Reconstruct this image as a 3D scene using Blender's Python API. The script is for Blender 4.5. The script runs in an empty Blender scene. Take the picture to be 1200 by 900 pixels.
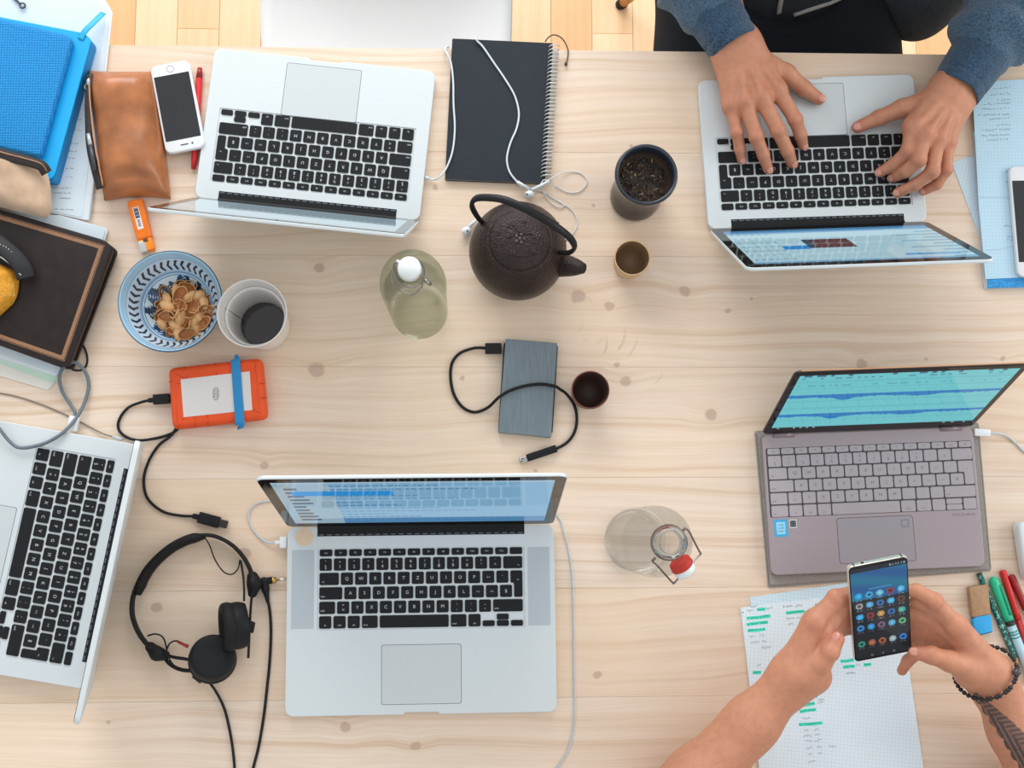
import bpy, bmesh, math, random
import numpy as np
from mathutils import Vector, Matrix

random.seed(7)
rng = np.random.default_rng(7)
SC = bpy.context.scene
COL = SC.collection
T = 0.74                      # table top height above the floor

# ------------------------------------------------------------------ camera
FPX, PITCH, ROLL, CAMH = 1315.73, 0.12715, -0.03833, 1.54434
cp, sp, cr, sr = math.cos(PITCH), math.sin(PITCH), math.cos(ROLL), math.sin(ROLL)
RC = np.array([[1, 0, 0], [0, cp, -sp], [0, sp, cp]]) @ np.array([[cr, 0, sr], [0, 1, 0], [-sr, 0, cr]])
cam_d = bpy.data.cameras.new('camera')
cam = bpy.data.objects.new('camera', cam_d)
COL.objects.link(cam)
cam_d.sensor_width = 36.0
cam_d.lens = 36.0 * FPX / 1200.0
cam_d.clip_start = 0.02
m4 = Matrix([list(RC[0]) + [0], list(RC[1]) + [0], list(RC[2]) + [T + CAMH], [0, 0, 0, 1]])
cam.matrix_world = m4
SC.camera = cam

# ------------------------------------------------------------------ world, lights, exposure
world = bpy.data.worlds.new('world')
SC.world = world
world.use_nodes = True
bg = world.node_tree.nodes['Background']
bg.inputs[0].default_value = (0.965, 0.98, 1.0, 1)
bg.inputs[1].default_value = 0.86


def area_light(name, loc, target, sx, sy, power, color):
    ld = bpy.data.lights.new(name, 'AREA')
    ld.shape = 'RECTANGLE'
    ld.size, ld.size_y = sx, sy
    ld.energy = power
    ld.color = color
    o = bpy.data.objects.new(name, ld)
    o.location = loc
    d = Vector(target) - Vector(loc)
    o.rotation_euler = d.to_track_quat('-Z', 'Y').to_euler()
    COL.objects.link(o)
    return o


area_light('window_light_north', (-0.5, 3.6, T + 1.75), (0.0, 0.1, T), 3.4, 1.9, 140, (0.985, 0.99, 1.0))
area_light('window_light_east', (3.6, 0.6, T + 1.9), (0.0, 0.1, T), 2.4, 1.6, 46, (1.0, 0.97, 0.92))

vs = SC.view_settings
vs.view_transform = 'Standard'
vs.look = 'None'
vs.gamma = 1.0
vs.use_curve_mapping = False
vs.exposure = 0.0
SC.display_settings.display_device = 'sRGB'


# ------------------------------------------------------------------ helpers
def lin(c):
    out = []
    for v in c[:3]:
        v /= 255.0
        out.append(v / 12.92 if v <= 0.04045 else ((v + 0.055) / 1.055) ** 2.4)
    return tuple(out)


def L4(c):
    return (*lin(c), 1.0)


def Wn(px, py, h=0.0):
    """Where the sight line through a photo point meets the height h above the table top."""
    d = RC @ np.array([(px - 600) / FPX, -(py - 450) / FPX, -1.0])
    t = (h - CAMH) / d[2]
    return np.array([t * d[0], t * d[1], T + h])


def W(px, py, h=0.0):
    return Vector(Wn(px, py, h))


MATS = {}


def pm(name, rgb, rough=0.5, metal=0.0, nz=(60, 0.06), bump=None, coat=0.0, spec=0.5, trans=0.0, ior=1.45,
       emit=None, alpha=1.0, sheen=0.0, sss=0.0, attr=False, stretch=None):
    """A procedural principled material: base colour with noise variation and fine bump."""
    if name in MATS:
        return MATS[name]
    m = bpy.data.materials.new(name)
    m.use_nodes = True
    nt = m.node_tree
    N, LK = nt.nodes, nt.links
    b = N['Principled BSDF']
    b.inputs['Roughness'].default_value = rough
    b.inputs['Metallic'].default_value = metal
    b.inputs['Specular IOR Level'].default_value = spec
    b.inputs['Coat Weight'].default_value = coat
    b.inputs['Coat Roughness'].default_value = 0.05
    b.inputs['Transmission Weight'].default_value = trans
    b.inputs['IOR'].default_value = ior
    b.inputs['Alpha'].default_value = alpha
    b.inputs['Sheen Weight'].default_value = sheen
    if sss:
        b.inputs['Subsurface Weight'].default_value = sss
        b.inputs['Subsurface Radius'].default_value = (0.006, 0.0025, 0.0015)
        b.inputs['Subsurface Scale'].default_value = 1.0
    tc = N.new('ShaderNodeTexCoord')
    vec = tc.outputs['Object']
    if stretch:
        mp = N.new('ShaderNodeMapping')
        mp.inputs['Scale'].default_value = stretch
        LK.new(vec, mp.inputs['Vector'])
        vec = mp.outputs['Vector']
    no = N.new('ShaderNodeTexNoise')
    no.inputs['Scale'].default_value = nz[0]
    no.inputs['Detail'].default_value = 4
    LK.new(vec, no.inputs['Vector'])
    mr = N.new('ShaderNodeMapRange')
    mr.inputs['From Min'].default_value = 0.25
    mr.inputs['From Max'].default_value = 0.75
    mr.inputs['To Min'].default_value = 1.0 - nz[1]
    mr.inputs['To Max'].default_value = 1.0 + nz[1]
    LK.new(no.outputs['Fac'], mr.inputs['Value'])
    vm = N.new('ShaderNodeVectorMath')
    vm.operation = 'SCALE'
    if attr:
        at = N.new('ShaderNodeAttribute')
        at.attribute_name = 'Col'
        LK.new(at.outputs['Color'], vm.inputs[0])
    else:
        vm.inputs[0].default_value = lin(rgb)
    LK.new(mr.outputs['Result'], vm.inputs['Scale'])
    LK.new(vm.outputs['Vector'], b.inputs['Base Color'])
    if emit:
        if attr:
            LK.new(at.outputs['Color'], b.inputs['Emission Color'])
            b.inputs['Base Color'].default_value = (0.01, 0.01, 0.012, 1)
            for l in list(b.inputs['Base Color'].links):
                LK.remove(l)
        else:
            b.inputs['Emission Color'].default_value = L4(rgb)
        b.inputs['Emission Strength'].default_value = emit
    if bump:
        nb = N.new('ShaderNodeTexNoise')
        nb.inputs['Scale'].default_value = bump[0]
        nb.inputs['Detail'].default_value = 3
        LK.new(vec, nb.inputs['Vector'])
        bp = N.new('ShaderNodeBump')
        bp.inputs['Strength'].default_value = bump[1]
        bp.inputs['Distance'].default_value = bump[2] if len(bump) > 2 else 0.001
        LK.new(nb.outputs['Fac'], bp.inputs['Height'])
        LK.new(bp.outputs['Normal'], b.inputs['Normal'])
    MATS[name] = m
    return m


ORG = {}


def mk(name, V, F, mat, parent=None, local=False, smooth=False, midx=None, col=None):
    """One mesh object. World-space vertices unless local; a top-level mesh gets its origin at its base."""
    V = np.asarray([tuple(v) for v in V], dtype=float) if not isinstance(V, np.ndarray) else V.astype(float)
    if parent is not None:
        org = np.zeros(3) if local else ORG[parent.name]
    else:
        lo, hi = V.min(0), V.max(0)
        org = np.array([(lo[0] + hi[0]) / 2, (lo[1] + hi[1]) / 2, lo[2]])
    me = bpy.data.meshes.new(name)
    me.from_pydata((V - org).tolist(), [], [tuple(int(i) for i in f) for f in F])
    mats = mat if isinstance(mat, (list, tuple)) else [mat]
    for m in mats:
        me.materials.append(m)
    if midx is not None:
        me.polygons.foreach_set('material_index', np.asarray(midx, dtype=np.int32))
    if smooth:
        me.polygons.foreach_set('use_smooth', np.ones(len(me.polygons), dtype=bool))
    if col is not None:
        ca = me.color_attributes.new('Col', 'FLOAT_COLOR', col[0])
        ca.data.foreach_set('color', np.asarray(col[1], dtype=np.float32).ravel())
    me.update()
    o = bpy.data.objects.new(name, me)
    COL.objects.link(o)
    if parent is not None:
        o.parent = parent
        ORG[o.name] = org
    else:
        o.location = org
        ORG[o.name] = org
    return o


def autosmooth(o, ang=40):
    me = o.data
    bm = bmesh.new()
    bm.from_mesh(me)
    for f in bm.faces:
        f.smooth = True
    for e in bm.edges:
        if len(e.link_faces) == 2 and e.calc_face_angle(0) > math.radians(ang):
            e.smooth = False
    bm.to_mesh(me)
    bm.free()
    return o


def tag(o, label, cat, group=None):
    o['label'] = label
    o['category'] = cat
    if group:
        o['group'] = group
    return o


def thing(name, label, cat, loc, rotz=0.0, group=None):
    o = bpy.data.objects.new(name, None)
    o.empty_display_size = 0.02
    o.location = loc
    o.rotation_euler = (0, 0, rotz)
    COL.objects.link(o)
    ORG[o.name] = np.array(tuple(loc), dtype=float)
    return tag(o, label, cat, group)


class G:
    """Collects geometry for one mesh."""

    def __init__(s):
        s.V, s.F, s.M = [], [], []

    def add(s, V, F, m=0):
        b = len(s.V)
        s.V.extend([tuple(v) for v in V])
        for f in F:
            s.F.append(tuple(i + b for i in f))
            s.M.append(m)
        return s

    def obj(s, name, mat, parent=None, local=False, smooth=False, asm=None):
        o = mk(name, s.V, s.F, mat, parent, local, smooth, s.M if isinstance(mat, (list, tuple)) else None)
        if asm:
            autosmooth(o, asm)
        return o


def rrect(w, d, r, seg=4, cx=0.0, cy=0.0):
    r = min(r, w / 2 - 1e-6, d / 2 - 1e-6)
    P = []
    for (sx, sy, a0) in ((1, 1, 0), (-1, 1, 90), (-1, -1, 180), (1, -1, 270)):
        for k in range(seg + 1):
            a = math.radians(a0 + 90.0 * k / seg)
            P.append((cx + sx * (w / 2 - r) + r * math.cos(a), cy + sy * (d / 2 - r) + r * math.sin(a)))
    return P


def area2(P):
    return sum(P[i][0] * P[(i + 1) % len(P)][1] - P[(i + 1) % len(P)][0] * P[i][1] for i in range(len(P)))


def ccw(P):
    P = [(p[0], p[1]) for p in P]
    return P if area2(P) > 0 else P[::-1]


def roundpoly(P, r, seg=4):
    P = ccw(P)
    out = []
    n = len(P)
    for i in range(n):
        a, b, c = Vector(P[i - 1]), Vector(P[i]), Vector(P[(i + 1) % n])
        rr = r[i] if isinstance(r, (list, tuple)) else r
        u, v = (a - b), (c - b)
        lu, lv = u.length, v.length
        u.normalize(); v.normalize()
        d = min(rr, lu * 0.45, lv * 0.45)
        p0, p1 = b + u * d, b + v * d
        for k in range(seg + 1):
            t = k / seg
            q = p0 * (1 - t) ** 2 + b * 2 * t * (1 - t) + p1 * t ** 2
            out.append((q.x, q.y))
    return out


def inset(P, d):
    n = len(P)
    out = []
    for i in range(n):
        a, b, c = Vector(P[i - 1]), Vector(P[i]), Vector(P[(i + 1) % n])
        e1, e2 = (b - a), (c - b)
        if e1.length < 1e-9 or e2.length < 1e-9:
            out.append((b.x, b.y)); continue
        e1.normalize(); e2.normalize()
        n1, n2 = Vector((-e1.y, e1.x)), Vector((-e2.y, e2.x))
        m = n1 + n2
        if m.length < 1e-6:
            m = n1
        m.normalize()
        k = d / max(0.35, m.dot(n1))
        out.append((b.x + m.x * k, b.y + m.y * k))
    return out


def prism(P, z0, z1, bev=0.0, g=None, m=0, steps=2):
    """Extruded outline with rounded top and bottom edges."""
    P = ccw(P)
    n = len(P)
    rings = []
    if bev > 0:
        for k in range(steps + 1):
            a = math.pi / 2 * k / steps
            rings.append((inset(P, bev * (1 - math.sin(a))), z0 + bev * (1 - math.cos(a))))
        for k in range(steps + 1):
            a = math.pi / 2 * k / steps
            rings.append((inset(P, bev * (1 - math.cos(a))), z1 - bev * (1 - math.sin(a))))
    else:
        rings = [(P, z0), (P, z1)]
    V, F = [], []
    for (R, z) in rings:
        V += [(p[0], p[1], z) for p in R]
    for k in range(len(rings) - 1):
        for i in range(n):
            j = (i + 1) % n
            F.append((k * n + i, k * n + j, (k + 1) * n + j, (k + 1) * n + i))
    F.append(tuple(range(n))[::-1])
    F.append(tuple((len(rings) - 1) * n + i for i in range(n)))
    if g is None:
        g = G()
    return g.add(V, F, m)


def crom(P, n=8, closed=False):
    P = [np.asarray(p, dtype=float) for p in P]
    out = []
    N = len(P)
    rngi = range(N) if closed else range(N - 1)
    for i in rngi:
        p0 = P[(i - 1) % N] if (closed or i > 0) else 2 * P[0] - P[1]
        p1, p2 = P[i], P[(i + 1) % N]
        p3 = P[(i + 2) % N] if (closed or i + 2 < N) else 2 * P[-1] - P[-2]
        for k in range(n):
            t = k / n
            out.append(0.5 * ((2 * p1) + (-p0 + p2) * t + (2 * p0 - 5 * p1 + 4 * p2 - p3) * t * t + (-p0 + 3 * p1 - 3 * p2 + p3) * t ** 3))
    if not closed:
        out.append(P[-1])
    return out


def tube(P, r, seg=8, closed=False, g=None, m=0, flat=None, up=None):
    """Tube along a polyline; r number or list; flat=(a,b) gives an elliptical section with b along `up`."""
    P = [np.asarray(tuple(p), dtype=float) for p in P]
    n = len(P)
    R = r if isinstance(r, (list, tuple, np.ndarray)) else [r] * n
    V, F = [], []
    nrm = None
    for i in range(n):
        if closed:
            t = P[(i + 1) % n] - P[i - 1]
        else:
            t = P[min(i + 1, n - 1)] - P[max(i - 1, 0)]
        t = t / (np.linalg.norm(t) + 1e-12)
        if up is not None:
            nrm = np.asarray(up, float) - t * np.dot(up, t)
        elif nrm is None:
            a = np.array([0, 0, 1.0]) if abs(t[2]) < 0.9 else np.array([1.0, 0, 0])
            nrm = a - t * np.dot(a, t)
        else:
            nrm = nrm - t * np.dot(nrm, t)
        nrm = nrm / (np.linalg.norm(nrm) + 1e-12)
        bi = np.cross(t, nrm)
        ra, rb = (R[i], R[i]) if flat is None else (flat[0], flat[1])
        if flat is not None and isinstance(r, (list, tuple, np.ndarray)):
            ra, rb = flat[0] * R[i], flat[1] * R[i]
        for k in range(seg):
            a = 2 * math.pi * k / seg
            V.append(P[i] + bi * (ra * math.cos(a)) + nrm * (rb * math.sin(a)))
    lim = n if closed else n - 1
    for i in range(lim):
        j = (i + 1) % n
        for k in range(seg):
            l = (k + 1) % seg
            F.append((i * seg + k, i * seg + l, j * seg + l, j * seg + k))
    if not closed:
        F.append(tuple(range(seg))[::-1])
        F.append(tuple((n - 1) * seg + k for k in range(seg)))
    if g is None:
        g = G()
    return g.add(V, F, m)


def basis(d):
    d = np.asarray(tuple(d), float)
    d = d / np.linalg.norm(d)
    a = np.array([0, 0, 1.0]) if abs(d[2]) < 0.9 else np.array([1.0, 0, 0])
    x = np.cross(a, d); x /= np.linalg.norm(x)
    return x, np.cross(d, x), d


def lathe(prof, n=48, c=(0, 0, 0), ax=(0, 0, 1), g=None, m=0, cap=True):
    """Profile [(r, z)] turned about the axis ax through c; order it so that it runs outward-up for outside walls."""
    if tuple(ax) == (0, 0, 1):
        x, y, z = np.array([1.0, 0, 0]), np.array([0, 1.0, 0]), np.array([0, 0, 1.0])
    else:
        x, y, z = basis(ax)
    c = np.asarray(tuple(c), float)
    V, F = [], []
    for (r, h) in prof:
        for k in range(n):
            a = 2 * math.pi * k / n
            V.append(c + x * (r * math.cos(a)) + y * (r * math.sin(a)) + z * h)
    for i in range(len(prof) - 1):
        for k in range(n):
            l = (k + 1) % n
            F.append((i * n + k, i * n + l, (i + 1) * n + l, (i + 1) * n + k))
    if cap:
        if prof[0][0] > 1e-6:
            F.append(tuple(range(n))[::-1])
        if prof[-1][0] > 1e-6:
            F.append(tuple((len(prof) - 1) * n + k for k in range(n)))
    if g is None:
        g = G()
    return g.add(V, F, m)


def ell(c, x, y, z, nu=12, nv=8, g=None, m=0):
    """Ellipsoid with half axes given as vectors."""
    c, x, y, z = [np.asarray(tuple(q), float) for q in (c, x, y, z)]
    V, F = [c - z], []
    for j in range(1, nv):
        b = -math.pi / 2 + math.pi * j / nv
        for i in range(nu):
            a = 2 * math.pi * i / nu
            V.append(c + x * (math.cos(b) * math.cos(a)) + y * (math.cos(b) * math.sin(a)) + z * math.sin(b))
    V.append(c + z)
    for i in range(nu):
        F.append((0, 1 + (i + 1) % nu, 1 + i))
        for j in range(nv - 2):
            p, q = 1 + j * nu + i, 1 + j * nu + (i + 1) % nu
            F.append((p, q, q + nu, p + nu))
        F.append((1 + (nv - 2) * nu + i, 1 + (nv - 2) * nu + (i + 1) % nu, len(V) - 1))
    if g is None:
        g = G()
    return g.add(V, F, m)


def obox(c, x, y, z, g=None, m=0, bev=0.0):
    """Oriented box, half axes as vectors."""
    c, x, y, z = [np.asarray(tuple(q), float) for q in (c, x, y, z)]
    lx, ly, lz = np.linalg.norm(x), np.linalg.norm(y), np.linalg.norm(z)
    P = rrect(2 * lx, 2 * ly, bev, 3) if bev > 0 else [(lx, ly), (-lx, ly), (-lx, -ly), (lx, -ly)]
    t = prism(P, -lz, lz, bev * 0.6 if bev > 0 else 0)
    V = [c + x / lx * v[0] + y / ly * v[1] + z / lz * v[2] for v in t.V]
    if g is None:
        g = G()
    return g.add(V, t.F, m)


def ribbon(P, w, g=None, m=0, z=None):
    """Flat strip on a horizontal surface."""
    P = [np.asarray(tuple(p), float) for p in P]
    V, F = [], []
    for i in range(len(P)):
        t = P[min(i + 1, len(P) - 1)] - P[max(i - 1, 0)]
        t[2] = 0
        t /= (np.linalg.norm(t) + 1e-12)
        s = np.array([-t[1], t[0], 0]) * w / 2
        V += [P[i] - s, P[i] + s]
    for i in range(len(P) - 1):
        F.append((2 * i, 2 * i + 2, 2 * i + 3, 2 * i + 1))
    if g is None:
        g = G()
    return g.add(V, F, m)


def pxpoly(pts, h):
    return [tuple(W(x, y, h))[:2] for x, y in pts]


def pxpath(pts, n=8):
    """Smooth path through photo points with heights: (px, py, h)."""
    return crom([Wn(*p) for p in pts], n)


# text: outlines of the built-in font turned into flat triangles
TXT = {}


def text_geo(s, size):
    key = (s, size)
    if key in TXT:
        return TXT[key]
    cu = bpy.data.curves.new('lettering', 'FONT')
    cu.body = s
    cu.size = size
    cu.resolution_u = 2
    cu.align_x = 'CENTER'
    cu.align_y = 'CENTER'
    ob = bpy.data.objects.new('lettering', cu)
    COL.objects.link(ob)
    dg = bpy.context.evaluated_depsgraph_get()
    me = bpy.data.meshes.new_from_object(ob.evaluated_get(dg))
    V = [tuple(v.co) for v in me.vertices]
    F = [tuple(p.vertices) for p in me.polygons]
    bpy.data.objects.remove(ob)
    bpy.data.curves.remove(cu)
    bpy.data.meshes.remove(me)
    TXT[key] = (V, F)
    return TXT[key]


# signed distance fields -> one continuous surface
def surfnets(F, org, h):
    s = F < 0
    c = np.zeros(tuple(n - 1 for n in F.shape), dtype=np.int8)
    for a in (0, 1):
        for b in (0, 1):
            for d in (0, 1):
                c += s[a:F.shape[0] - 1 + a, b:F.shape[1] - 1 + b, d:F.shape[2] - 1 + d]
    cells = np.argwhere((c > 0) & (c < 8))
    n = len(cells)
    acc, cnt = np.zeros((n, 3)), np.zeros(n)
    cor = [(a, b, d) for a in (0, 1) for b in (0, 1) for d in (0, 1)]
    for p in cor:
        for ax in range(3):
            if p[ax] == 0:
                q = list(p); q[ax] = 1
                fa = F[cells[:, 0] + p[0], cells[:, 1] + p[1], cells[:, 2] + p[2]]
                fb = F[cells[:, 0] + q[0], cells[:, 1] + q[1], cells[:, 2] + q[2]]
                m = (fa < 0) != (fb < 0)
                t = np.where(m, fa / np.where(m, fa - fb, 1), 0)
                pt = np.tile(np.array(p, float), (n, 1))
                pt[:, ax] += t
                acc[m] += pt[m]
                cnt[m] += 1
    V = (cells + acc / cnt[:, None]) * h + org
    idx = -np.ones(c.shape, dtype=np.int64)
    idx[cells[:, 0], cells[:, 1], cells[:, 2]] = np.arange(n)
    Q = []
    for ax in range(3):
        o1, o2 = (ax + 1) % 3, (ax + 2) % 3
        sl0 = [slice(None)] * 3; sl1 = [slice(None)] * 3
        sl0[ax] = slice(0, -1); sl1[ax] = slice(1, None)
        ch = s[tuple(sl0)] != s[tuple(sl1)]
        e = np.argwhere(ch)
        ok = (e[:, o1] > 0) & (e[:, o2] > 0) & (e[:, o1] < c.shape[o1]) & (e[:, o2] < c.shape[o2])
        e = e[ok]
        ins = s[e[:, 0], e[:, 1], e[:, 2]]
        def cell(d1, d2):
            q = e.copy(); q[:, o1] += d1; q[:, o2] += d2
            return idx[q[:, 0], q[:, 1], q[:, 2]]
        a, b, cc, d = cell(-1, -1), cell(0, -1), cell(0, 0), cell(-1, 0)
        f = np.stack([a, b, cc, d], 1)
        f[~ins] = f[~ins][:, ::-1]
        Q.append(f)
    return V, np.concatenate(Q)


def smin(a, b, k):
    h = np.clip(0.5 + 0.5 * (b - a) / k, 0, 1)
    return b + (a - b) * h - k * h * (1 - h)


class SDF:
    """Rounded cones and ellipsoids blended on a grid."""

    def __init__(s, res, pts, pad):
        P = np.array(pts)
        s.h = res
        s.org = P.min(0) - pad
        n = np.ceil((P.max(0) + pad - s.org) / res).astype(int) + 1
        s.ax = [s.org[i] + np.arange(n[i]) * res for i in range(3)]
        s.shape = tuple(n)
        s.X = np.meshgrid(*[a.astype(np.float32) for a in s.ax], indexing='ij')

    def box(s, a, b, r):
        lo, hi = np.minimum(a, b) - r, np.maximum(a, b) + r
        i0 = np.clip(np.floor((lo - s.org) / s.h).astype(int), 0, None)
        i1 = np.minimum(np.ceil((hi - s.org) / s.h).astype(int) + 1, s.shape)
        return tuple(slice(int(p), int(max(q, p))) for p, q in zip(i0, i1))

    def new(s):
        return np.full(s.shape, 1.0, dtype=np.float32)

    def add(s, f, a, b, ra, rb, k, squash=None):
        """Blend one rounded cone into the field f, touching only the cells near it."""
        a, b = np.asarray(a, float), np.asarray(b, float)
        sl = s.box(a, b, max(ra, rb) + max(k, .004) + 3 * s.h)
        g_ = s.cone(a, b, ra, rb, squash, sl)
        f[sl] = smin(f[sl], g_, k) if k else np.minimum(f[sl], g_)
        return f

    def cone(s, a, b, ra, rb, squash=None, sl=None):
        a, b = np.asarray(a, float), np.asarray(b, float)
        d = [float(q) for q in (b - a)]
        L2 = max(sum(q * q for q in d), 1e-12)
        X = s.X if sl is None else [q[sl] for q in s.X]
        px, py, pz = X[0] - np.float32(a[0]), X[1] - np.float32(a[1]), X[2] - np.float32(a[2])
        ra, rb = float(ra), float(rb)
        t = np.clip((px * d[0] + py * d[1] + pz * d[2]) / L2, 0, 1).astype(np.float32)
        qx, qy, qz = px - t * d[0], py - t * d[1], pz - t * d[2]
        if squash is not None:      # squash=(dir, factor): flatter along dir
            u, k = np.asarray(squash[0], float), squash[1]
            u = [float(q) for q in u / np.linalg.norm(u)]
            w = qx * u[0] + qy * u[1] + qz * u[2]
            q = np.sqrt(np.maximum(qx * qx + qy * qy + qz * qz + w * w * (k * k - 1), 1e-12))
        else:
            q = np.sqrt(qx * qx + qy * qy + qz * qz)
        return q - (ra + t * (rb - ra))

    def ellip(s, c, r):
        q = np.sqrt(((s.X[0] - c[0]) / r[0]) ** 2 + ((s.X[1] - c[1]) / r[1]) ** 2 + ((s.X[2] - c[2]) / r[2]) ** 2)
        return (q - 1) * min(r)

    def chain(s, P, R, k=0.002, squash=None):
        f = s.new()
        for i in range(len(P) - 1):
            s.add(f, P[i], P[i + 1], R[i], R[i + 1], k, squash)
        return f

    def noise(s, amp, freq, seed=0):
        r = np.random.default_rng(seed)
        out = np.zeros(s.shape, dtype=np.float32)
        for _ in range(4):
            d = r.normal(size=3); d /= np.linalg.norm(d)
            d = d * freq * r.uniform(0.7, 1.5)
            out += np.sin(s.X[0] * d[0] + s.X[1] * d[1] + s.X[2] * d[2] + r.uniform(0, 6)).astype(np.float32)
        return out * (amp / 4)


def relax(V, Q, it=2, lam=0.5):
    e = np.concatenate([Q[:, [0, 1]], Q[:, [1, 2]], Q[:, [2, 3]], Q[:, [3, 0]]])
    cnt = np.bincount(e[:, 0], minlength=len(V)).astype(float)
    cnt2 = np.bincount(e[:, 1], minlength=len(V)).astype(float)
    tot = np.maximum(cnt + cnt2, 1)[:, None]
    for _ in range(it):
        acc = np.zeros_like(V)
        np.add.at(acc, e[:, 0], V[e[:, 1]])
        np.add.at(acc, e[:, 1], V[e[:, 0]])
        V = V + lam * (acc / tot - V)
    return V


# ------------------------------------------------------------------ wood materials
def knot_field(N, LK, pos, knots, pw):
    """Sum of knot cores and of wide halos round the knots, in board coordinates."""
    core_sum, halo_sum = None, None
    for (x, y, r) in knots:
        s = N.new('ShaderNodeVectorMath'); s.operation = 'SUBTRACT'
        LK.new(pos, s.inputs[0]); s.inputs[1].default_value = (x, y, 0)
        q = N.new('ShaderNodeVectorMath'); q.operation = 'MULTIPLY'
        LK.new(s.outputs[0], q.inputs[0]); q.inputs[1].default_value = (0.85 / r, 1.0 / r, 0)
        l = N.new('ShaderNodeVectorMath'); l.operation = 'LENGTH'
        LK.new(q.outputs[0], l.inputs[0])
        a = N.new('ShaderNodeMapRange'); a.interpolation_type = 'SMOOTHSTEP'
        LK.new(l.outputs['Value'], a.inputs['Value'])
        a.inputs['From Min'].default_value = 1.15; a.inputs['From Max'].default_value = 0.6
        h = N.new('ShaderNodeMapRange'); h.interpolation_type = 'SMOOTHSTEP'
        LK.new(l.outputs['Value'], h.inputs['Value'])
        h.inputs['From Min'].default_value = 5.5; h.inputs['From Max'].default_value = 0.0
        h.inputs['To Max'].default_value = r / 0.009
        if core_sum is None:
            core_sum, halo_sum = a.outputs[0], h.outputs[0]
        else:
            ad = N.new('ShaderNodeMath'); LK.new(core_sum, ad.inputs[0]); LK.new(a.outputs[0], ad.inputs[1]); core_sum = ad.outputs[0]
            ad = N.new('ShaderNodeMath'); LK.new(halo_sum, ad.inputs[0]); LK.new(h.outputs[0], ad.inputs[1]); halo_sum = ad.outputs[0]
    return core_sum, halo_sum


def math_node(N, LK, op, a, b=None, c=None):
    n = N.new('ShaderNodeMath'); n.operation = op
    for i, v in enumerate((a, b, c)):
        if v is None:
            continue
        if isinstance(v, (int, float)):
            n.inputs[i].default_value = v
        else:
            LK.new(v, n.inputs[i])
    return n.outputs[0]


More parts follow.
